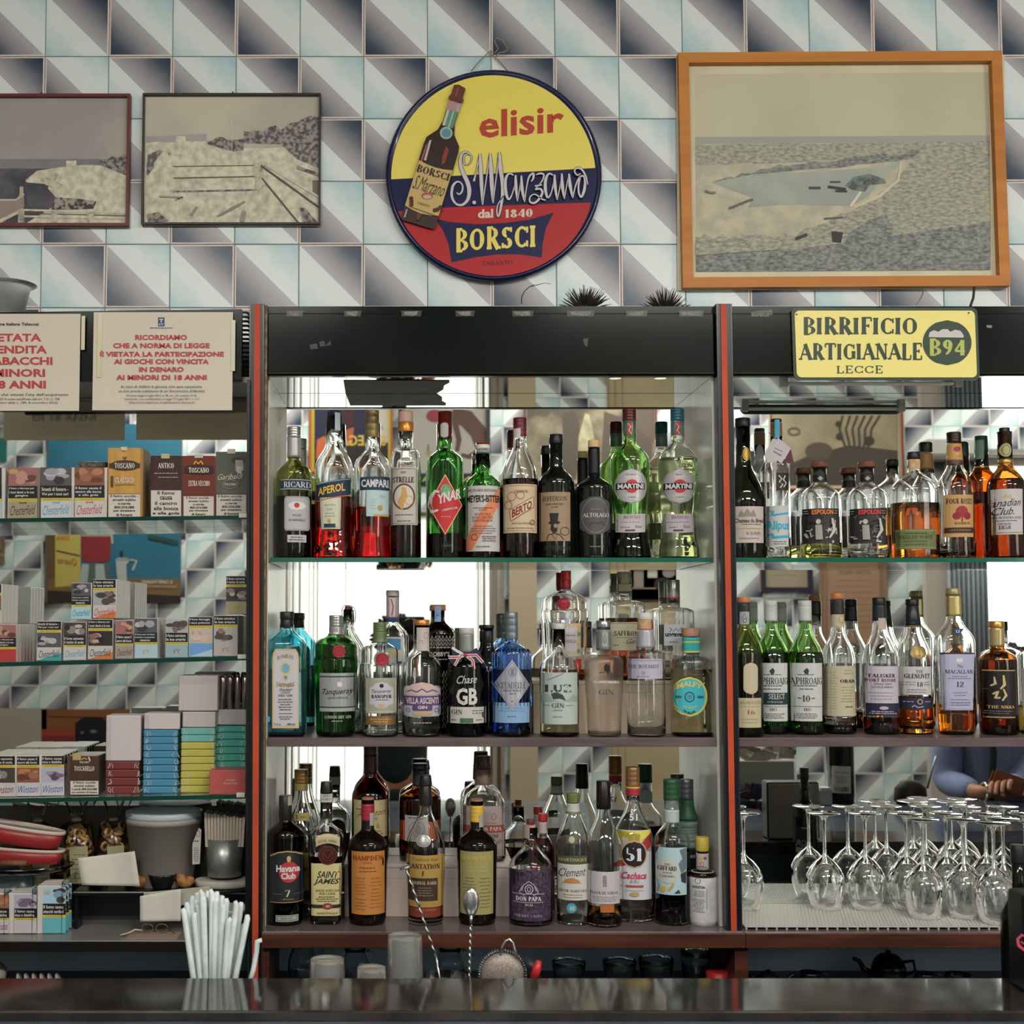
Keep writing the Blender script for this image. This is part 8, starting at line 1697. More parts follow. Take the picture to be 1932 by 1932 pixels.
# small raised nubs of the mat, in diagonal lines
V, Fc = [], []
nx_ = int((RX1 - RX0) / .0075)
for j in range(22):
    for i in range(nx_):
        x = RX0 + .008 + i * .0075 + (j % 3) * .0025; y = 2.738 + j * .0096
        if x > RX1 - .015: continue
        n = len(V); s_ = .0013; V += [(x - s_, y - s_, mzt), (x + s_, y - s_, mzt), (x + s_, y + s_, mzt), (x - s_, y + s_, mzt), (x, y, mzt + .0014)]
        Fc += [(n, n + 1, n + 4), (n + 1, n + 2, n + 4), (n + 2, n + 3, n + 4), (n + 3, n, n + 4)]
tag(mesh('nubs', V, Fc, MTM, mt), kind='stuff')
WG = glass((.97, .98, .985)); WG.name = 'fine_glass'
def wine_geo():
    o = [(.0300, 0), (.0345, .016), (.0395, .038), (.0412, .056), (.0395, .070), (.0320, .086), (.0200, .100), (.0090, .108), (.0045, .114), (.0036, .125), (.0034, .160), (.0040, .182), (.0070, .192), (.0160, .1975), (.0330, .2005), (.0345, .2015)]
    cap = [(.0330, .2025), (.001, .2030)]
    inn = [(.001, .1030), (.010, .1015), (.0194, .0977), (.0312, .0850), (.0388, .0693), (.0405, .056), (.0388, .038), (.0338, .016), (.0293, 0)]
    prof = list(reversed(cap)) + list(reversed(o)) + list(reversed(inn))
    V, Fc = lathe_geo(prof, 0, 0, 36, cap0=True, cap1=True); n = len(prof)
    return V, Fc
V, Fc = wine_geo(); WGM = bpy.data.meshes.new('glass'); WGM.from_pydata(V, [], Fc)
WGM.polygons.foreach_set('use_smooth', [len(p_.vertices) == 4 for p_ in WGM.polygons]); WGM.materials.append(WG); WGM.update()
pos = [(1396, 2.900), (1547, 2.898), (1623, 2.898), (1699, 2.896), (1774, 2.898), (1848, 2.902), (1922, 2.90), (1730, 2.812), (1806, 2.815), (1880, 2.822), (1862, 2.765), (1944, 2.768)]
names = ['beside the striped post', 'first of the unbroken row from the left', 'second of the unbroken row', 'third of the unbroken row', 'fourth of the back row', 'fifth of the back row', 'at the right end of the back row', 'leftmost of the middle row', 'second of the middle row', 'third of the middle row', 'nearest the front edge of the mat', 'at the front, cut by the right edge']
for (px, D), nm in zip(pos, names):
    o = bpy.data.objects.new('wine_glass', WGM); COL.objects.link(o); o.location = (X(px, D), D, mzt + .0016)
    tag(o, 'upturned clear wine glass ' + nm, 'wine glass', 'upturned wine glasses')

# ================================================================== things on and behind the bar
SM = mat('#a8a8a6', .22, .9, g=1.1)
hd = empty('straw_glass', (X(408, 2.34), 2.34, WKZ), 'clear tumbler holding the paper-wrapped straws', 'glass')
hz = WKZ + .0003; hx = X(408, 2.34)
vessel('tumbler', [(.034, hz), (.036, hz + .002), (.042, hz + .075)], .002, hx, 2.34, glass((.9, .94, .93)), hd)
STW = noisy('#aab4b4', '#b9c2c2', 40, g=1.3, rough=.7)
rr = random.Random(11); n = 0
tops = [(352, 1702), (362, 1690), (372, 1684), (381, 1679), (391, 1681), (400, 1678), (409, 1682), (418, 1690), (428, 1695), (360, 1712), (375, 1706), (388, 1700), (402, 1704), (415, 1712), (346, 1714), (432, 1732), (447, 1700), (455, 1702), (440, 1742), (468, 1726), (462, 1740), (366, 1722), (384, 1690), (396, 1692), (407, 1696), (422, 1706), (370, 1698), (414, 1690)]
for i, (tx, ty) in enumerate(tops):
    D = 2.34 + rr.uniform(-.02, .02); a = 6.28 * rr.random()
    top = P(tx, ty, D); bx = hx + (top.x - hx) * .45 + rr.uniform(-.003, .003); byy = 2.34 + (D - 2.34) * .6
    bt = Vector((bx, byy, hz + .007)); dv = (top - bt)
    kink = bt + dv * .97
    pts = [bt, bt + dv * .5, kink, top + Vector((rr.uniform(-.004, .006), 0, 0))]
    e = tube('wrapped_straw', pts, [.0052, .0052, .0052, .0034], STW, None, 8)
    tag(e, 'white paper-wrapped straw standing in the bundle in the tumbler', 'straw', 'straws in the tumbler')
a_, b_, c_ = P(452, 1843, 2.33), P(478, 1800, 2.33), P(489, 1772, 2.33)
st = tube('wrapped_straw', [P(468, 1862, 2.31), P(478, 1830, 2.31), P(484, 1796, 2.31), P(486, 1776, 2.31), P(494, 1774, 2.31)], [.0036, .0044, .0044, .005, .004], STW, None, 8)
tag(st, 'single bent paper-wrapped straw leaning right of the bundle before the striped post', 'straw')
V0 = st
hb = empty('straw_holder', (X(472, 2.31), 2.31, WKZ), 'low dark bar caddy behind the counter edge holding the stray straw', 'caddy')
box('caddy', X(455, 2.31), X(500, 2.31), 2.30, 2.332, WKZ + .0003, Z(1861, 2.31), mat('#222426', .4, g=1.), hb, .003)
CLOUDY = blend('#c4c8c4', .25, .86, 'cloudy', 'cloudy_glass')
def tumbler(cx, y0, rt, rb, D, lab, inverted=True):
    k = S(D); x0 = X(cx, D); zt = Z(y0, D); zb = WKZ + .0003; e = empty('tumbler', (x0, D, zb), lab, 'glass', 'upturned tumblers behind the bar edge')
    m = CLOUDY
    V, Fc = lathe_geo([(.001, zt - .004), (rt * k * .9, zt - .004), (rt * k, zt - .002), (rt * k, zt), (rt * k * .9, zt + .0005), (rt * k * .97, zt - .001), (rt * k * 1.03, zt - .006), (rb * k, zb), (rb * k - .003, zb), (rt * k * .94, zt - .010), (.001, zt - .010)], x0, D, 36)
    mesh('glass', V, Fc, m, e, True)
tumbler(764, 1764, 31, 37, 2.39, 'tall upturned cloudy tumbler in the middle of the bar edge')
tumbler(620, 1809, 31, 36, 2.38, 'upturned cloudy tumbler left of the tall one')
tumbler(702, 1825, 26, 30, 2.36, 'lowest upturned tumbler just left of the tall one')
# twisted bar spoon
sp = empty('bar_spoon', P(822, 1845, 2.38), 'silver twisted bar spoon leaning left with a disc end', 'spoon')
pts = []; A_, B_ = P(766, 1637, 2.38), P(823, 1805, 2.38); C_ = P(832, 1862, 2.38)
N = 60
for q in range(N + 1):
    t = q / N; c0 = A_ + (B_ - A_) * t; ph = t * 60
    pts.append(c0 + Vector((.0012 * math.cos(ph), .0012 * math.sin(ph), 0)))
tube('twisted_stem', pts, .0022, SM, sp, 6); tube('lower_stem', [B_, C_, P(836, 1885, 2.38)], .0018, SM, sp, 6)
dd = (B_ - A_).normalized(); V, Fc = tube_geo([A_ - dd * .004, A_ - dd * .002, A_, A_ + dd * .0015], [.004, .0115, .0115, .004], 18); mesh('disc_end', V, Fc, SM, sp, True)
gl2 = empty('mixing_glass', (X(836, 2.38), 2.38, WKZ), 'low clear mixing glass behind the counter edge holding the twisted spoon', 'glass')
vessel('glass', [(.038, WKZ + .0003), (.04, WKZ + .003), (.042, WKZ + .072)], .002, X(836, 2.38), 2.38, glass((.85, .9, .9)), gl2)
# teardrop muddling spoon
s2 = empty('bar_spoon', P(887, 1845, 2.35), 'silver bar spoon standing upright with teardrop bowl upward', 'spoon')
q0 = P(889, 1703, 2.35); k = S(2.35)
V, Fc = [], []
prof = [(0.5, 27), (4, 26), (9, 20), (13.5, 9), (15.5, -2), (14.5, -12), (11, -20), (6, -25.5), (.5, -27)]
V, Fc = [], []
for r, h in prof:
    for a in range(20):
        t = 2 * math.pi * a / 20; V.append((q0.x + r * k * math.cos(t), 2.35 + r * k * .42 * math.sin(t), q0.z - h * k))
for i in range(len(prof) - 1):
    for a in range(20): aa = i * 20 + a; bb = i * 20 + (a + 1) % 20; Fc.append((aa, bb, bb + 20, aa + 20))
mesh('spoon_bowl', V, Fc, SM, s2, True)
pts = [P(889, 1727, 2.35), P(888.5, 1745, 2.35)]; tube('neck', pts, [.0034, .0022], SM, s2, 8)
pts = []
for q in range(70):
    t = q / 69; c0 = P(888.5 - 3 * t, 1745 + 110 * t, 2.35); pts.append(c0 + Vector((.001 * math.cos(t * 55), .001 * math.sin(t * 55), 0)))
tube('twisted_stem', pts, .0020, SM, s2, 6)
tube('lower_stem', [pts[-1], Vector((pts[-1].x, 2.35, WKZ + .003))], .0018, SM, s2, 6)
# strainer
s3 = empty('cocktail_strainer', P(950, 1830, 2.35), 'round fine-mesh cocktail strainer with coiled spring rim and loop', 'strainer')
cx_, cy_, R_ = 948, 1838, 40
c0 = P(cx_, cy_, 2.35)
V, Fc = [], []
for i in range(9):
    f = i / 8
    for a in range(32):
        t = 2 * math.pi * a / 32; r = R_ * k * math.sin(f * math.pi / 2)
        V.append((c0.x + r * math.cos(t), 2.35 - .016 + .012 * (1 - math.cos(f * math.pi / 2)) * 1.2, c0.z + r * .98 * math.sin(t)))
for i in range(8):
    for a in range(32): aa = i * 32 + a; bb = i * 32 + (a + 1) % 32; Fc.append((aa, bb, bb + 32, aa + 32))
mesh('mesh_bowl', V, Fc, noisy('#8a8078', '#6e655e', 400, metal=.3, rough=.45), s3, True)
pts = []
for q in range(400):
    t = 2 * math.pi * q / 399; rr_c = R_ * k + .003; ph = t * 60
    pts.append((c0.x + (rr_c + .003 * math.cos(ph)) * math.cos(t), 2.35 + .003 * math.sin(ph), c0.z + (rr_c + .003 * math.cos(ph)) * math.sin(t)))
tube('spring_coil', pts, .0006, SM, s3, 4)
tube('loop', [P(x, y, 2.345) for x, y in ((944, 1802), (948, 1786), (954, 1775), (961, 1772), (967, 1778), (972, 1796), (976, 1808))], .0026, SM, s3, 8)
s4 = empty('red_tipped_tool', P(1000, 1840, 2.35), 'dark handled tool with a bright red tip beside the strainer', 'tool')
tube('handle', [P(988, 1810, 2.355), P(1004, 1822, 2.35), P(1012, 1850, 2.35)], [.007, .010, .010], mat('#23262c', .4, g=1.), s4, 12)
tube('red_tip', [P(1017, 1813, 2.335), P(1013, 1828, 2.335), P(1007, 1846, 2.335)], [.0045, .0078, .007], mat('#b0161c', .3), s4, 12)
e = empty('menu_holder', (X(1960, 2.18), 2.18, BZ), 'black upright display block with a red script mark at the right edge of the bar', 'display')
D = 2.158
box('block', X(1915, D), X(2083, D), D, D + .06, BZ + .0003, Z(1688, D), mat('#141418', .35, g=1.), e, .006, 3); box('back_cover', X(1920, D), X(2078, D), D + .0605, D + .064, BZ + .004, Z(1694, D), mat('#6a665e', .4, g=1.2), e)
pr = Print(Plane(D), .0005); pr.line([(1938, 1768), (1928, 1764), (1920, 1772), (1922, 1784), (1932, 1792), (1942, 1800)], [2, 5, 6, 6, 5, 3], '#a0344a'); pr.line([(1926, 1776), (1938, 1786), (1950, 1784)], 2.5, '#a0344a'); pr.build('script_mark', e)

# ================================================================== seen only in the mirrors
def mframed(*a, **k): return framed(*a, VD, True, **k)
mframed('framed_poster', 'yellow-bordered poster with orange silhouette on navy, reflected behind the aperitif bottles', 'poster', 583, 741, 690, 893, fw=4, fcol=mat('#8c4a20', .4), items=[
    ('r', 583, 741, 690, 893, '#b09428'), ('r', 593, 732, 696, 886, '#22233a'), ('r', 668, 732, 696, 835, '#a59f94'), ('r', 593, 732, 835, 886, '#2a2022'),
    ('y', [(598, 830), (612, 822), (618, 836), (606, 860), (596, 866)], '#a8502a'), ('y', [(640, 700), (664, 700), (672, 790), (664, 820), (650, 800)], '#3a2024'), ('y', [(650, 812), (668, 806), (664, 840), (646, 836)], '#9a4a28'), ('y', [(668, 700), (700, 770), (690, 835), (668, 835)], '#22233a'),
    ('t', 'LIQUORE', 696, 807, 50, 9, '#2c2a28', '', 0, True), ('t', 'STREGA', 684, 831, 88, 20, '#b5982c', 'b', 0, True)])
mframed('framed_poster', 'black-framed pale poster with a stooping brown figure and yellow lettering, reflected above the bottles', 'poster', 752, 925, 690, 916, fw=7, fcol=mat('#1c1e20', .4, g=1.), items=[
    ('r', 752, 925, 690, 916, '#8f8a84'), ('r', 752, 925, 893, 916, '#1d2022'), ('l', [(852, 780), (880, 790), (902, 815), (912, 850), (906, 890)], [26, 34, 32, 26, 30], '#4e3830'), ('l', [(858, 795), (866, 830), (862, 852)], [12, 10, 8], '#4e3830'), ('l', [(906, 850), (884, 862), (870, 858)], [12, 9, 7], '#4e3830'),
    ('e', 820, 785, 16, 12, '#7c3038'), ('t', 'ANISETTA', 850, 904, 110, 11, '#9a9440', 'b', 0, True), ('l', [(808, 860), (808, 838)], 4, '#6a6454'), ('p', 802, 815, 852, 860, '#8a7c3c', 'tri')])
mframed('framed_photograph', 'large red-lined sepia photograph of blurred statues, reflected behind the vermouth bottles', 'picture', 989, 1240, 700, 915, fw=3, fcol=mat('#6a2c20', .4), items=[
    ('r', 989, 1240, 700, 915, '#9a8c78'), ('r', 994, 1235, 700, 908, noisy('#8f846c', '#54493f', 3.5, .42, .58)), ('y', [(1094, 905), (1090, 830), (1104, 780), (1112, 782), (1124, 840), (1120, 905)], noisy('#a09878', '#857c62', 20)), ('y', [(1062, 780), (1085, 776), (1094, 800), (1086, 905), (1060, 905)], '#4a4038'), ('y', [(1140, 776), (1180, 790), (1230, 830), (1230, 905), (1132, 905)], '#4c4238')])
mframed('framed_photograph', 'red-lined sepia picture of dark coral-like shapes, reflected at the top of the right cabinet', 'picture', 1450, 1705, 690, 925, fw=3, fcol=mat('#7a3020', .4), items=[
    ('r', 1450, 1705, 690, 925, '#a39a84'), ('r', 1459, 1694, 690, 916, noisy('#7a6e58', '#8a7e66', 6)), ('y', [(1459, 890), (1520, 862), (1600, 840), (1694, 850), (1694, 916), (1459, 916)], '#403832')] +
    [('l', [(1590 + 14 * q, 784), (1584 + 12 * q, 810), (1592 + 10 * q, 836), (1596 + 8 * q, 846)], 4.5, '#3e362e') for q in range(6)] + [('e', 1582, 800, 6, 6, '#3a322c'), ('e', 1584, 824, 7, 7, '#3a322c'), ('e', 1545, 852, 26, 18, '#4a4036'), ('e', 1640, 832, 10, 9, '#3a322c'), ('o', 1498, 814, 12, 8, 3, '#4e4438')])
mframed('framed_print', 'small dark-framed tan print, reflected behind the green whisky bottles', 'picture', 1433, 1532, 1018, 1117, fw=9, fcol=mat('#30283a', .4, g=1.), items=[('r', 1433, 1532, 1018, 1117, '#8a7f68'), ('g', 1452, 1512, 1030, 1090, '#6f6650', 6)])
mframed('notice_board', 'tall tan paper notice board, reflected behind the pale whisky bottles', 'notice', 1545, 1675, 1050, 1215, fw=3, fcol=mat('#77604c', .5), items=[('r', 1545, 1675, 1050, 1215, '#8f6f58'), ('t', 'LISTINO PREZZI', 1612, 1080, 60, 7, '#5a4436', '', 0, True), ('g', 1570, 1655, 1090, 1190, '#7a5c48', 9), ('r', 1558, 1562, 1052, 1212, '#7c6250'), ('r', 1660, 1664, 1052, 1212, '#7c6250')])
mframed('notice_board', 'tall beige door panel board, reflected right of the doorway', 'board', 1150, 1338, 1058, 1516, fw=2, fcol=mat('#8a7a60', .5), items=[('r', 1150, 1338, 1058, 1516, noisy('#9a8a6c', '#a39374', 4)), ('l', [(1150, 1110), (1338, 1110)], 2, '#8a7a5c'), ('l', [(1166, 1058), (1166, 1516)], 2.5, '#857656'), ('l', [(1180, 1058), (1180, 1516)], 2.5, '#857656')])
mframed('framed_print', 'dark kitchen photograph, reflected above the clear gin bottles', 'picture', 1188, 1282, 1064, 1134, fw=2, fcol=mat('#3a3430', .5, g=1.), items=[('r', 1188, 1282, 1064, 1134, '#3c3632'), ('r', 1196, 1214, 1076, 1110, '#7a7066'), ('r', 1222, 1240, 1072, 1090, '#a09a90'), ('e', 1250, 1102, 16, 12, '#231f1c'), ('e', 1262, 1080, 12, 10, '#7a706a')])
mframed('framed_poster', 'blue coffee poster with red stovetop pot and yellow bag, reflected between the left shelves', 'poster', 90, 341, 800, 1138, fw=0, fcol=None, items=[
    ('r', 90, 341, 800, 1138, noisy('#1f5a72', '#235f76', 5, g=1.3)), ('y', [(90, 1010), (106, 1010), (106, 1118), (90, 1118)], '#5c4628'), ('r', 90, 341, 1092, 1138, '#6e5436'), ('y', [(90, 1114), (341, 1124), (341, 1138), (90, 1138)], '#2c2622'),
    ('y', [(104, 950), (152, 950), (152, 1104), (104, 1108)], '#a89a44'), ('t', 'DIVA', 118, 1016, 24, 9, '#a3402c', 'b', 0, True), ('l', [(106, 1039), (151, 1049)], 3, '#3a3424'), ('t', 'Quarta', 127, 1060, 36, 14, '#8a2420', 'i', .1, True),
    ('y', [(153, 990), (209, 990), (208, 1054), (200, 1061), (163, 1061), (154, 1054)], '#7c2428'), ('y', [(156, 980), (206, 980), (209, 1012), (153, 1012)], '#8e8a72'), ('y', [(155, 1064), (206, 1064), (214, 1100), (148, 1100)], '#8f9a98'), ('y', [(168, 1064), (180, 1064), (180, 1100), (165, 1100)], '#4a5658'), ('y', [(196, 1064), (206, 1064), (214, 1100), (200, 1100)], '#4a5658'), ('l', [(210, 1000), (212, 1026)], 4, '#a09c90'),
    ('y', [(218, 1056), (246, 1056), (238, 1066), (240, 1100), (222, 1100)], '#9aa09c'), ('l', [(246, 1056), (258, 1058), (250, 1076)], 4, '#9aa09c'), ('l', [(229, 1040), (230, 1050)], 5, '#22282a'), ('y', [(222, 1052), (240, 1052), (244, 1058), (216, 1058)], '#7f8a88'),
    ('t', 'IL CAFFE ITALIANO', 296, 1098, 58, 6.5, '#b5ac98', 'B', 0, True), ('t', 'TRADIZIONE DI FAMIGLIA NEL SALENTO', 296, 1106, 76, 4.6, '#a09680', 'b', .03, True), ('l', [(280, 1012), (300, 1016), (336, 1024)], 8, '#26403c')])
mframed('framed_poster', 'orange and red poster with a black stovetop pot, reflected low on the left', 'poster', 78, 245, 1338, 1420, fw=0, fcol=None, items=[('r', 78, 245, 1338, 1420, '#7c4a24'), ('r', 78, 245, 1376, 1390, '#8c3a24'), ('r', 78, 245, 1388, 1420, '#7c2424'), ('l', [(90, 1352), (200, 1354)], 2, '#3a2a1e'), ('p', 142, 204, 1356, 1408, '#16181e', 'hex'), ('p', 148, 200, 1352, 1372, '#16181e', 'e'), ('e', 155, 1382, 3, 2, '#6a7078'), ('e', 176, 1380, 6, 3, '#6a7078')])
mframed('wall_board', 'blank beige board, reflected low at the left edge', 'board', -120, 88, 1336, 1440, fw=0, fcol=None, items=[('r', -120, 88, 1336, 1440, '#9a948a')])
mframed('framed_print', 'teal card at the left edge of the reflected wall', 'picture', -60, 13, 826, 872, fw=0, fcol=None, items=[('r', -60, 13, 826, 872, '#1f6a68')])
mframed('framed_print', 'small brown photograph at the left edge of the reflected wall', 'picture', -40, 9, 1016, 1066, fw=0, fcol=None, items=[('r', -40, 9, 1016, 1066, noisy('#5c4a3a', '#7a6a54', 40)), ('r', -40, 9, 1046, 1049, '#8a8064')])
mframed('exit_sign', 'small grey sign with white arrow, reflected in the mirrored ceiling', 'sign', 1622, 1696, 1350, 1372, fw=0, fcol=None, items=[('r', 1622, 1696, 1350, 1372, '#6a6e6c'), ('t', 'USCITA', 1645, 1361, 36, 9, '#b0b0ac', 'b', 0, True)])
ac = empty('wall_heater', (X(1775, VD), YO + .08, mz(868)), 'white wall-mounted air unit, reflected beside the bourbon bottle', 'appliance')
box('housing', mx(1742), mx(1845), YO + .0005, YO + .14, mz(872), mz(834), mat('#a3a19a', .45), ac, .006); box('vent', mx(1748), mx(1838), YO + .1405, YO + .143, mz(868), mz(862), mat('#6a6a66', .5), ac)
# objects on the far right stretch of the bar, seen in the right mirror
VB = 2 * YM - 1.40
def bx_(px): return P(px, 1180, VB).x
BT = MZ + .0003
wb_ = Bottle('wine_bottle', 'dark wine bottle with white back label standing on the bar, reflected in the right cabinet', 1585.5, VB, BT, 1330, 23.5, 1400, 1362, 8.5, 1.7, mat('#0c0e0c', .05, g=1.), opaque=True, mir=True)
wb_.cap(1328, 1362, 9, K, name='capsule')
wb_.label(1571, 1606, 1446, 1497, '#9c9aa0', [('g', 1577, 1602, 1456, 1460, K, 1), ('g', 1576, 1603, 1464, 1478, '#66646c', 4), ('r', 1576, 1603, 1483, 1495, '#b0aeb2')] + [('l', [(1577 + 1.9 * q, 1484), (1577 + 1.9 * q, 1494)], .9, K) for q in range(14)])
sb = Bottle('wine_bottle', 'slim black bottle standing low behind the bar, reflected beside the first wine glasses', 1519, 2 * YM - 2.33, WKZ + .0003, 1450, 22, 1545, 1500, 7.5, 1.4, mat('#0c0e0c', .06, g=1.), opaque=True, mir=True)
sb.cap(1448, 1470, 8.4, K); sb.label(1504, 1530, 1560, 1612, '#17181a', [('t', 'QR', 1513, 1592, 16, 14, '#7a8084', 'b', 0, True), ('r', 1506, 1524, 1600, 1609, '#8a8e92'), ('t', 'Classic', 1520, 1562, 14, 4, '#a0a4a6', 'b', 0, True)])
bs = empty('sachet_bowl', (bx_(1450), 1.40, BT), 'wide dark bowl heaped with purple sugar sachets on the bar, reflected at the right', 'bowl')
kb = S(VB)
vessel('bowl', [(50 * kb, BT), (60 * kb, BT + .004), (66 * kb, BT + .022), (68 * kb, BT + .026)], .003, bx_(1440), 1.40, mat('#3c4444', .4, g=1.), bs, 40)
sx = empty('sachet_box', (bx_(1440), 1.37, BT), 'tall pale box of brown sugar sachets standing in the sachet bowl', 'box')
box('box', bx_(1386), bx_(1499), 1.33, 1.365, BT + .024, P(1440, 1438, VB).z, mat('#8a8880', .5), sx, .002)
rr = random.Random(9)
for q in range(44):
    up_ = q > 28; x = bx_(rr.uniform(1388, 1494) if up_ else rr.uniform(1385, 1500)); 
    zc = (P(1440, rr.uniform(1412, 1436), VB).z) if up_ else BT + .026 + rr.uniform(.0, .038) * (1 - abs((x - bx_(1440)) / (66 * kb)) ** 2)
    V, Fc = boxgeo(-.028, .028, -.0012, .0012, -.011, .011)
    e = mesh('sugar_sachet', V, Fc, mat(rr.choice(('#8a7a6c', '#a09488')) if up_ else rr.choice(('#2c2440', '#3a3054', '#241e34', '#4a2c4c')), .4), None)
    e.location = (x, (1.348 if up_ else 1.40 + rr.uniform(-.025, .03)), zc); e.rotation_euler = (rr.uniform(-.5, .5), rr.uniform(-.6, .6), rr.uniform(-.3, .3))
    tag(e, 'brown paper sugar sachet in the pale box' if up_ else 'purple sugar sachet heaped in the dark bowl', 'sachet', 'brown sugar sachets' if up_ else 'purple sugar sachets')
nh = empty('napkin_dispenser', (bx_(1555), 1.40, BT), 'small chrome napkin holder with a paper inside left of the reflected wine bottle', 'dispenser')
box('body', bx_(1536), bx_(1566), 1.38, 1.42, BT, BT + .05, mat('#8a9296', .15, .9, g=1.), nh, .002); box('paper', bx_(1540), bx_(1562), 1.385, 1.415, BT + .0505, BT + .058, mat('#b0aea8', .7), nh)
hat = empty('leather_bag', (bx_(1716), 1.37, BT), 'brown and black leather bag on the bar by the arm of the man, reflected', 'bag')
lathe('body', [(.045, BT), (.055, BT + .01), (.052, BT + .05), (.03, BT + .075), (.004, BT + .08)], bx_(1716), 1.37, noisy('#3a241a', '#1a1a1e', 14, g=1.), hat, 20, 2.6, .6)
tube('strap', [(bx_(1748), 1.37, BT + .05), (bx_(1755), 1.38, BT + .11), (bx_(1762), 1.39, BT + .16)], .004, mat('#9aa4a8', .3, .6), hat)
# ================================================================== people
SKIN = noisy('#a8735a', '#9c684e', 25, g=1.1, rough=.5)
def skinned(name, verts, edges, radii, m, parent, root=0, sub=1):
    me = bpy.data.meshes.new(name); me.from_pydata([tuple(v) for v in verts], edges, []); me.update()
    o = link(name, me, m, parent); 
    md = o.modifiers.new('skin', 'SKIN'); md.use_smooth_shade = True
    for i, r in enumerate(radii):
        sv = me.skin_vertices[0].data[i] if me.skin_vertices else None
    if not me.skin_vertices:
        bm = bmesh.new(); bm.from_mesh(me); bm.verts.layers.skin.verify(); bm.to_mesh(me); bm.free()
    for i, r in enumerate(radii):
        sv = me.skin_vertices[0].data[i]; sv.radius = (r if isinstance(r, tuple) else (r, r)); sv.use_root = (i == root)
    sb = o.modifiers.new('sub', 'SUBSURF'); sb.levels = sub; sb.render_levels = sub
    return o
def hand(B, V, E, Rr, wrist_i, wr, d, up, side, curl=.5, sc_=1.):
    """palm and five fingers added to the body graph; d forward, up back-of-hand normal, side towards the thumb"""
    base = len(V); pc = wr + d * .045 * sc_
    V.append(pc); Rr.append((.030 * sc_, .016 * sc_)); E.append((wrist_i, base))
    for f in range(4):
        off = side * ((1.5 - f) * .019 * sc_); l = (.026, .030, .027, .021)[f] * sc_
        k0 = pc + d * .040 * sc_ + off; q = len(V)
        V.append(k0); Rr.append(.0092 * sc_); E.append((base, q))
        dd, c0 = d.copy(), k0
        for s_ in range(3):
            dd = (dd * math.cos(curl * (.6 + .35 * s_)) - up * math.sin(curl * (.6 + .35 * s_))).normalized()
            c0 = c0 + dd * l * (1 - .12 * s_); V.append(c0); Rr.append((.0088 - .0009 * s_) * sc_); E.append((len(V) - 2, len(V) - 1))
    t0 = pc - d * .012 * sc_ + side * .028 * sc_; q = len(V); V.append(t0); Rr.append(.012 * sc_); E.append((base, q))
    t1 = t0 + (d * .7 + side * .6 - up * .2).normalized() * .032 * sc_; V.append(t1); Rr.append(.0105 * sc_); E.append((q, q + 1))
    t2 = t1 + (d * .9 - up * .35).normalized() * .027 * sc_; V.append(t2); Rr.append(.0085 * sc_); E.append((q + 1, q + 2))
def face(e, hc, f, s_, u, rad, hair, hcol, tops):
    """eyes, nose, mouth, ears and hair on a head centred hc; f forward, s sideways, u up"""
    def ell(name, c_, a, b_, cc, m, seg=14):
        V, Fc = [], []
        for i in range(9):
            ph = math.pi * i / 8
            for q in range(seg):
                t = 2 * math.pi * q / seg; V.append(c_ + s_ * (a * math.sin(ph) * math.cos(t)) + f * (b_ * math.sin(ph) * math.sin(t)) + u * (cc * math.cos(ph)))
        for i in range(8):
            for q in range(seg): aa = i * seg + q; bb = i * seg + (q + 1) % seg; Fc.append((aa, bb, bb + seg, aa + seg))
        return mesh(name, V, Fc, m, e, True)
    for k_ in (-1, 1):
        ell('eye', hc + f * rad * .86 + s_ * k_ * .031 + u * .0, .012, .008, .007, mat('#b8b2ac', .2)); ell('iris', hc + f * (rad * .86 + .007) + s_ * k_ * .031, .0048, .003, .0048, mat('#2a1c14', .2, g=1.))
        ell('ear', hc + s_ * k_ * rad * .90 - f * .008 - u * .008, .008, .020, .030, SKIN)
        ell('eyebrow', hc + f * rad * .92 + s_ * k_ * .031 + u * .018, .019, .004, .0035, mat(hcol, .7, g=1.))
    ell('nose', hc + f * rad * .98 - u * .022, .012, .017, .020, SKIN); ell('mouth', hc + f * rad * .88 - u * .056, .024, .006, .006, mat('#8a4a44', .5, g=1.1))
    # hair: clumps over the skull
    rr = random.Random(tops); gs = []
    for i in range(230):
        a = rr.uniform(0, 6.283); el = rr.uniform(-.15, 1.5)
        dr = (s_ * math.cos(a) * math.cos(el) + f * math.sin(a) * math.cos(el) + u * math.sin(el))
        if dr.dot(f) > .35 and dr.dot(u) < .45: continue
        p0 = hc + u * .018 + Vector((dr.x * rad * .98, dr.y * rad * .98, dr.z * rad * 1.10)); tg = (dr * .35 + Vector((rr.gauss(0, .5), rr.gauss(0, .5), rr.gauss(-.1, .4)))).normalized()
        gs.append(tube_geo([p0 - dr * .01, p0 + tg * .018 + dr * .006, p0 + tg * .034 + dr * .002], [.008, .009, .002], 5))
    V, Fc = merge(gs); hm = mat(hcol, .75, g=1.); tag(mesh('hair', V, Fc, hm, e, True), kind='stuff'); ell('hair_cap', hc + u * .026 - f * .012, rad * .97, rad * 1.02, rad * 1.06, hm, 20)
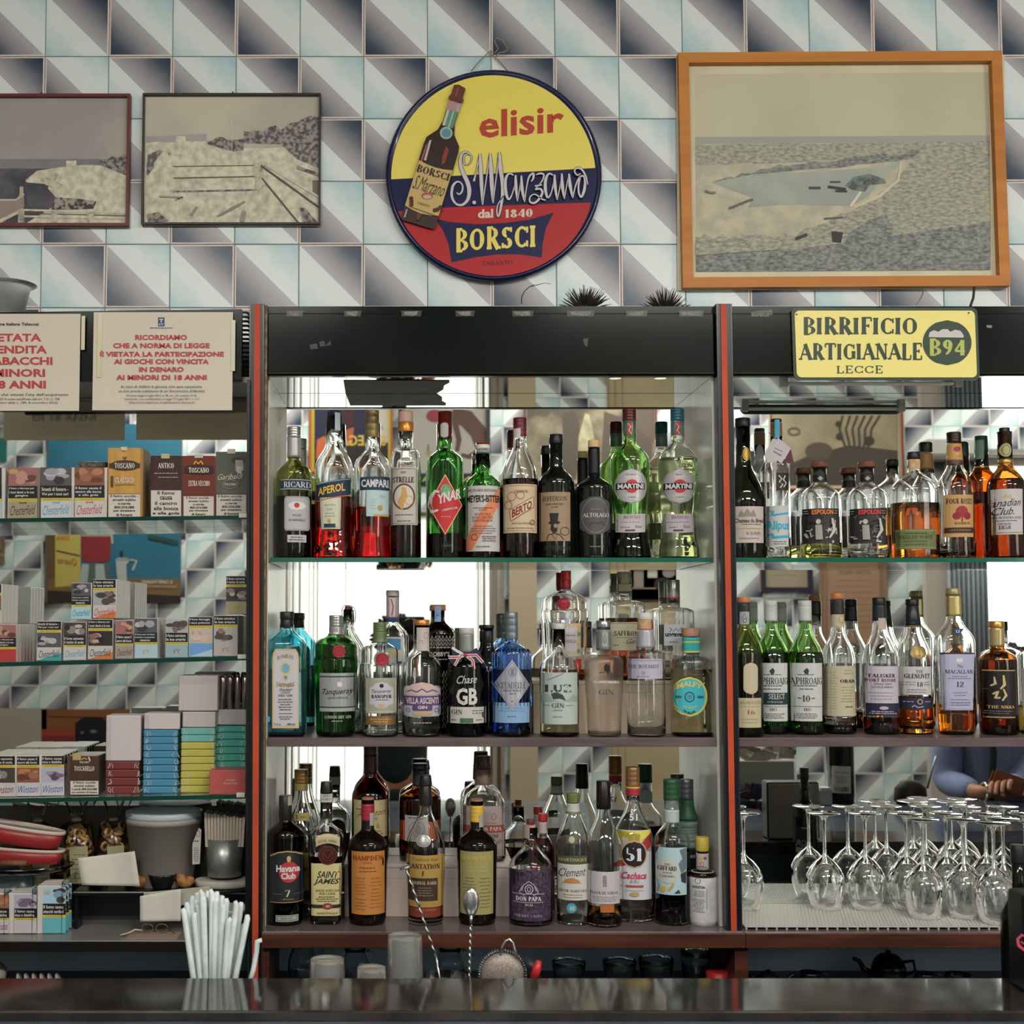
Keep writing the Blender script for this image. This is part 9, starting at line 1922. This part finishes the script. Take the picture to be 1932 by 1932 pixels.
def person(lab, org, lean, facing, height, arms, top_m, trous_m, hair, tid, strap=None, sit=None):
    """org: floor point; facing: unit vector; arms: {side: (elbow, wrist, hand dir)} in world space"""
    e = empty('person', org, lab, 'person'); f = facing; u = Vector((0, 0, 1)); s_ = f.cross(u).normalized()
    H = height; O = Vector(org)
    pel = O + u * (sit or H * .53); wst = pel + u * H * .09 + f * lean * .10; ch = pel + u * H * .20 + f * lean * .42; nk = pel + u * H * .305 + f * lean * .75; hd = nk + (u * H * .075 + f * (lean * .35 + .015) if not sit else u * .07 + f * .085)
    V, E, Rr = [pel, wst, ch, nk, nk + u * .03 + f * .004, hd - u * .03, hd + u * .03, hd + u * .07], [(0, 1), (1, 2), (2, 3), (3, 4), (4, 5), (5, 6), (6, 7)], [(.155, .11), (.145, .10), (.165, .11), (.075, .07), .055, (.068, .078), (.078, .092), (.055, .065)]
    CV, CE, CR = [pel - u * .06, wst, ch, nk - u * .015], [(0, 1), (1, 2), (2, 3)], [(.165, .12), (.158, .115), (.178, .122), (.088, .082)]
    for sd, (el, wr, hdir) in arms.items():
        sh = ch + s_ * sd * H * .112 + u * H * .072; i = len(V); V += [sh, el, wr]; Rr += [.058, .042, .027]; E += [(2, i), (i, i + 1), (i + 1, i + 2)]
        up_ = s_.cross(hdir).normalized() if abs(s_.dot(hdir)) < .9 else u
        if up_.z < 0: up_ = -up_
        hand(e, V, E, Rr, i + 2, wr, hdir, up_, hdir.cross(up_).normalized() * (1 if hdir.cross(up_).dot(s_ * sd) < 0 else -1), .55)
        j = len(CV); CV += [sh, (sh + el) / 2, el, (el + wr) / 2, el + (wr - el) * .88]; CR += [.068, .064, .056, .050, .042]; CE += [(2, j), (j, j + 1), (j + 1, j + 2), (j + 2, j + 3), (j + 3, j + 4)]
    TV, TE, TR = [pel + u * .03, pel - u * .03], [(0, 1)], [(.168, .125), (.165, .125)]
    for sd in (-1, 1):
        hp = pel + s_ * sd * H * .055 - u * H * .04; kn = O + s_ * sd * H * .06 + u * (H * .28 if not sit else sit - .03) + f * (.01 if not sit else .38); an = O + s_ * sd * H * .065 + u * (.08 if not sit else .36) + f * (-.02 if not sit else .36); toe = an + f * .15 - u * .05
        i = len(V); V += [hp, kn, an, toe]; Rr += [.085, .055, .038, .032]; E += [(0, i), (i, i + 1), (i + 1, i + 2), (i + 2, i + 3)]
        j = len(TV); TV += [hp, kn, an + u * .03]; TR += [.098, .068, .055]; TE += [(1, j), (j, j + 1), (j + 1, j + 2)]
        sh_ = Vector(an + f * .06 - u * .045); q = lathe_geo([(.045, sh_.z - .034), (.05, sh_.z - .02), (.045, sh_.z), (.03, sh_.z + .02), (.01, sh_.z + .03)], 0, 0, 18, 2.4)
        VV = [Vector((sh_.x, sh_.y, 0)) + f * (v[1] * 2.7) + s_ * v[0] + u * v[2] for v in q[0]]; mesh('shoe', VV, q[1], mat('#1e1a18', .4, g=1.), e, True)
    skinned('body', V, E, Rr, SKIN, e, sub=2); skinned('sweater', CV, CE, CR, top_m, e, sub=2); skinned('trousers', TV, TE, TR, trous_m, e, sub=2)
    face(e, hd, f, s_, u, .092, None, hair, tid)
    if strap:
        for px_ in strap:
            pts = [ch + s_ * px_ + f * .128 + u * .16 - f * .02, ch + s_ * px_ * .95 + f * .133, wst + s_ * px_ * .9 + f * .118, pel + s_ * px_ * .9 + f * .124 + u * .04]
            tube('strap', pts, .012, mat('#1a2626', .6, g=1.), e, 8)
    return e
Vv = Vector
# the photographer, standing at the camera facing the mirrors
cb = empty('photo_camera', (0, -.075, HC), 'black camera held up by the photographer, reflected in the middle mirror', 'camera')
box('body', -.062, .062, -.10, -.045, HC - .042, HC + .040, mat('#141416', .4, g=1.), cb, .006, 3)
q = lathe_geo([(.030, 0), (.032, .002), (.032, .020), (.027, .022)], 0, 0, 28); mesh('lens', [(v[0], -.0445 + v[2], HC + v[1]) for v in q[0]], q[1], mat('#0c0c0e', .2, g=1.), cb, True)
person('person in dark clothes with curly dark hair holding up a camera, reflected in the mirror', (-.07, -.30, 0), .12, Vv((0, 1, 0)), 1.66,
       {1: (Vv((.22, -.20, 1.22)), Vv((.085, -.13, 1.50)), Vv((-.25, .45, .86)).normalized()), -1: (Vv((-.34, -.20, 1.22)), Vv((-.095, -.13, 1.50)), Vv((.25, .45, .86)).normalized())},
       mat('#18282c', .8, g=1.), mat('#1c1e24', .8, g=1.), '#2c2420', 21)
# the man at the far right of the bar
VM = 2 * YM - 1.05
def wp(px, py, V_=VM): v = P(px, py, V_); v.y = 2 * YM - v.y; return v
sh_z = wp(1840, 1330).z
org = Vv((wp(1890, 1400).x, 1.0, 0))
person('man in lilac-blue sweater and dark braces holding a brown pouch, reflected at the right', tuple(org), .10, Vv((0, 1, 0)), 1.70,
       {1: (wp(1925, 1490, VM - .12), wp(1905, 1480, VM - .30), Vv((-.5, .6, .15)).normalized()), -1: (wp(1785, 1475), wp(1850, 1497, VM - .22), Vv((.8, .45, .25)).normalized())},
       noisy('#7480a4', '#6c789c', 60, g=1.15, rough=.9), mat('#22242a', .8, g=1.), '#4a4440', 33, strap=(-.09, .09), sit=.80)
st_ = empty('bar_stool', (org.x, 1.0, 0), 'round padded bar stool under the man in the lilac sweater', 'stool')
lathe('seat', [(.15, .655), (.17, .665), (.17, .695), (.15, .705)], org.x, 1.0, mat('#3a2220', .4, g=1.), st_)
lathe('foot', [(.20, 0), (.20, .012), (.03, .03), (.025, .05)], org.x, 1.0, mat('#8a8c8e', .25, .8), st_)
lathe('column', [(.025, .0505), (.025, .6545)], org.x, 1.0, mat('#8a8c8e', .25, .8), st_)
w0 = wp(1856, 1496, VM - .24)
br = empty('bracelet', w0, 'pale chain bracelet on the wrist of the man in the lilac sweater', 'bracelet')
V, Fc = tube_geo([w0 + Vv((.004 * math.sin(t), .034 * math.cos(t), .034 * math.sin(t))) for t in [q * 6.2832 / 20 for q in range(21)]], .005, 6); mesh('links', V, Fc, mat('#a8a49c', .25, .7), br, True)
w1 = wp(1900, 1478, VM - .36)
pc = empty('leather_pouch', w1, 'tan leather pouch with a small gold clasp in the hands of the man', 'pouch')
V, Fc = boxgeo(-.055, .055, -.014, .014, -.034, .034)
bm = bmesh.new(); vs = [bm.verts.new(v) for v in V]; [bm.faces.new([vs[i] for i in f]) for f in Fc]; bmesh.ops.bevel(bm, geom=list(bm.edges), offset=.010, segments=4, affect='EDGES')
me = bpy.data.meshes.new('pouch'); bm.to_mesh(me); bm.free(); o = link('leather', me, noisy('#7a4a2c', '#6a3e24', 40, g=1.2), None); o.parent = pc; pc.rotation_euler = (0, .35, .3)
V, Fc = boxgeo(-.012, .012, .0145, .018, -.012, .004); o = mesh('clasp', V, Fc, mat('#a88a3c', .3, .8), None); o.parent = pc
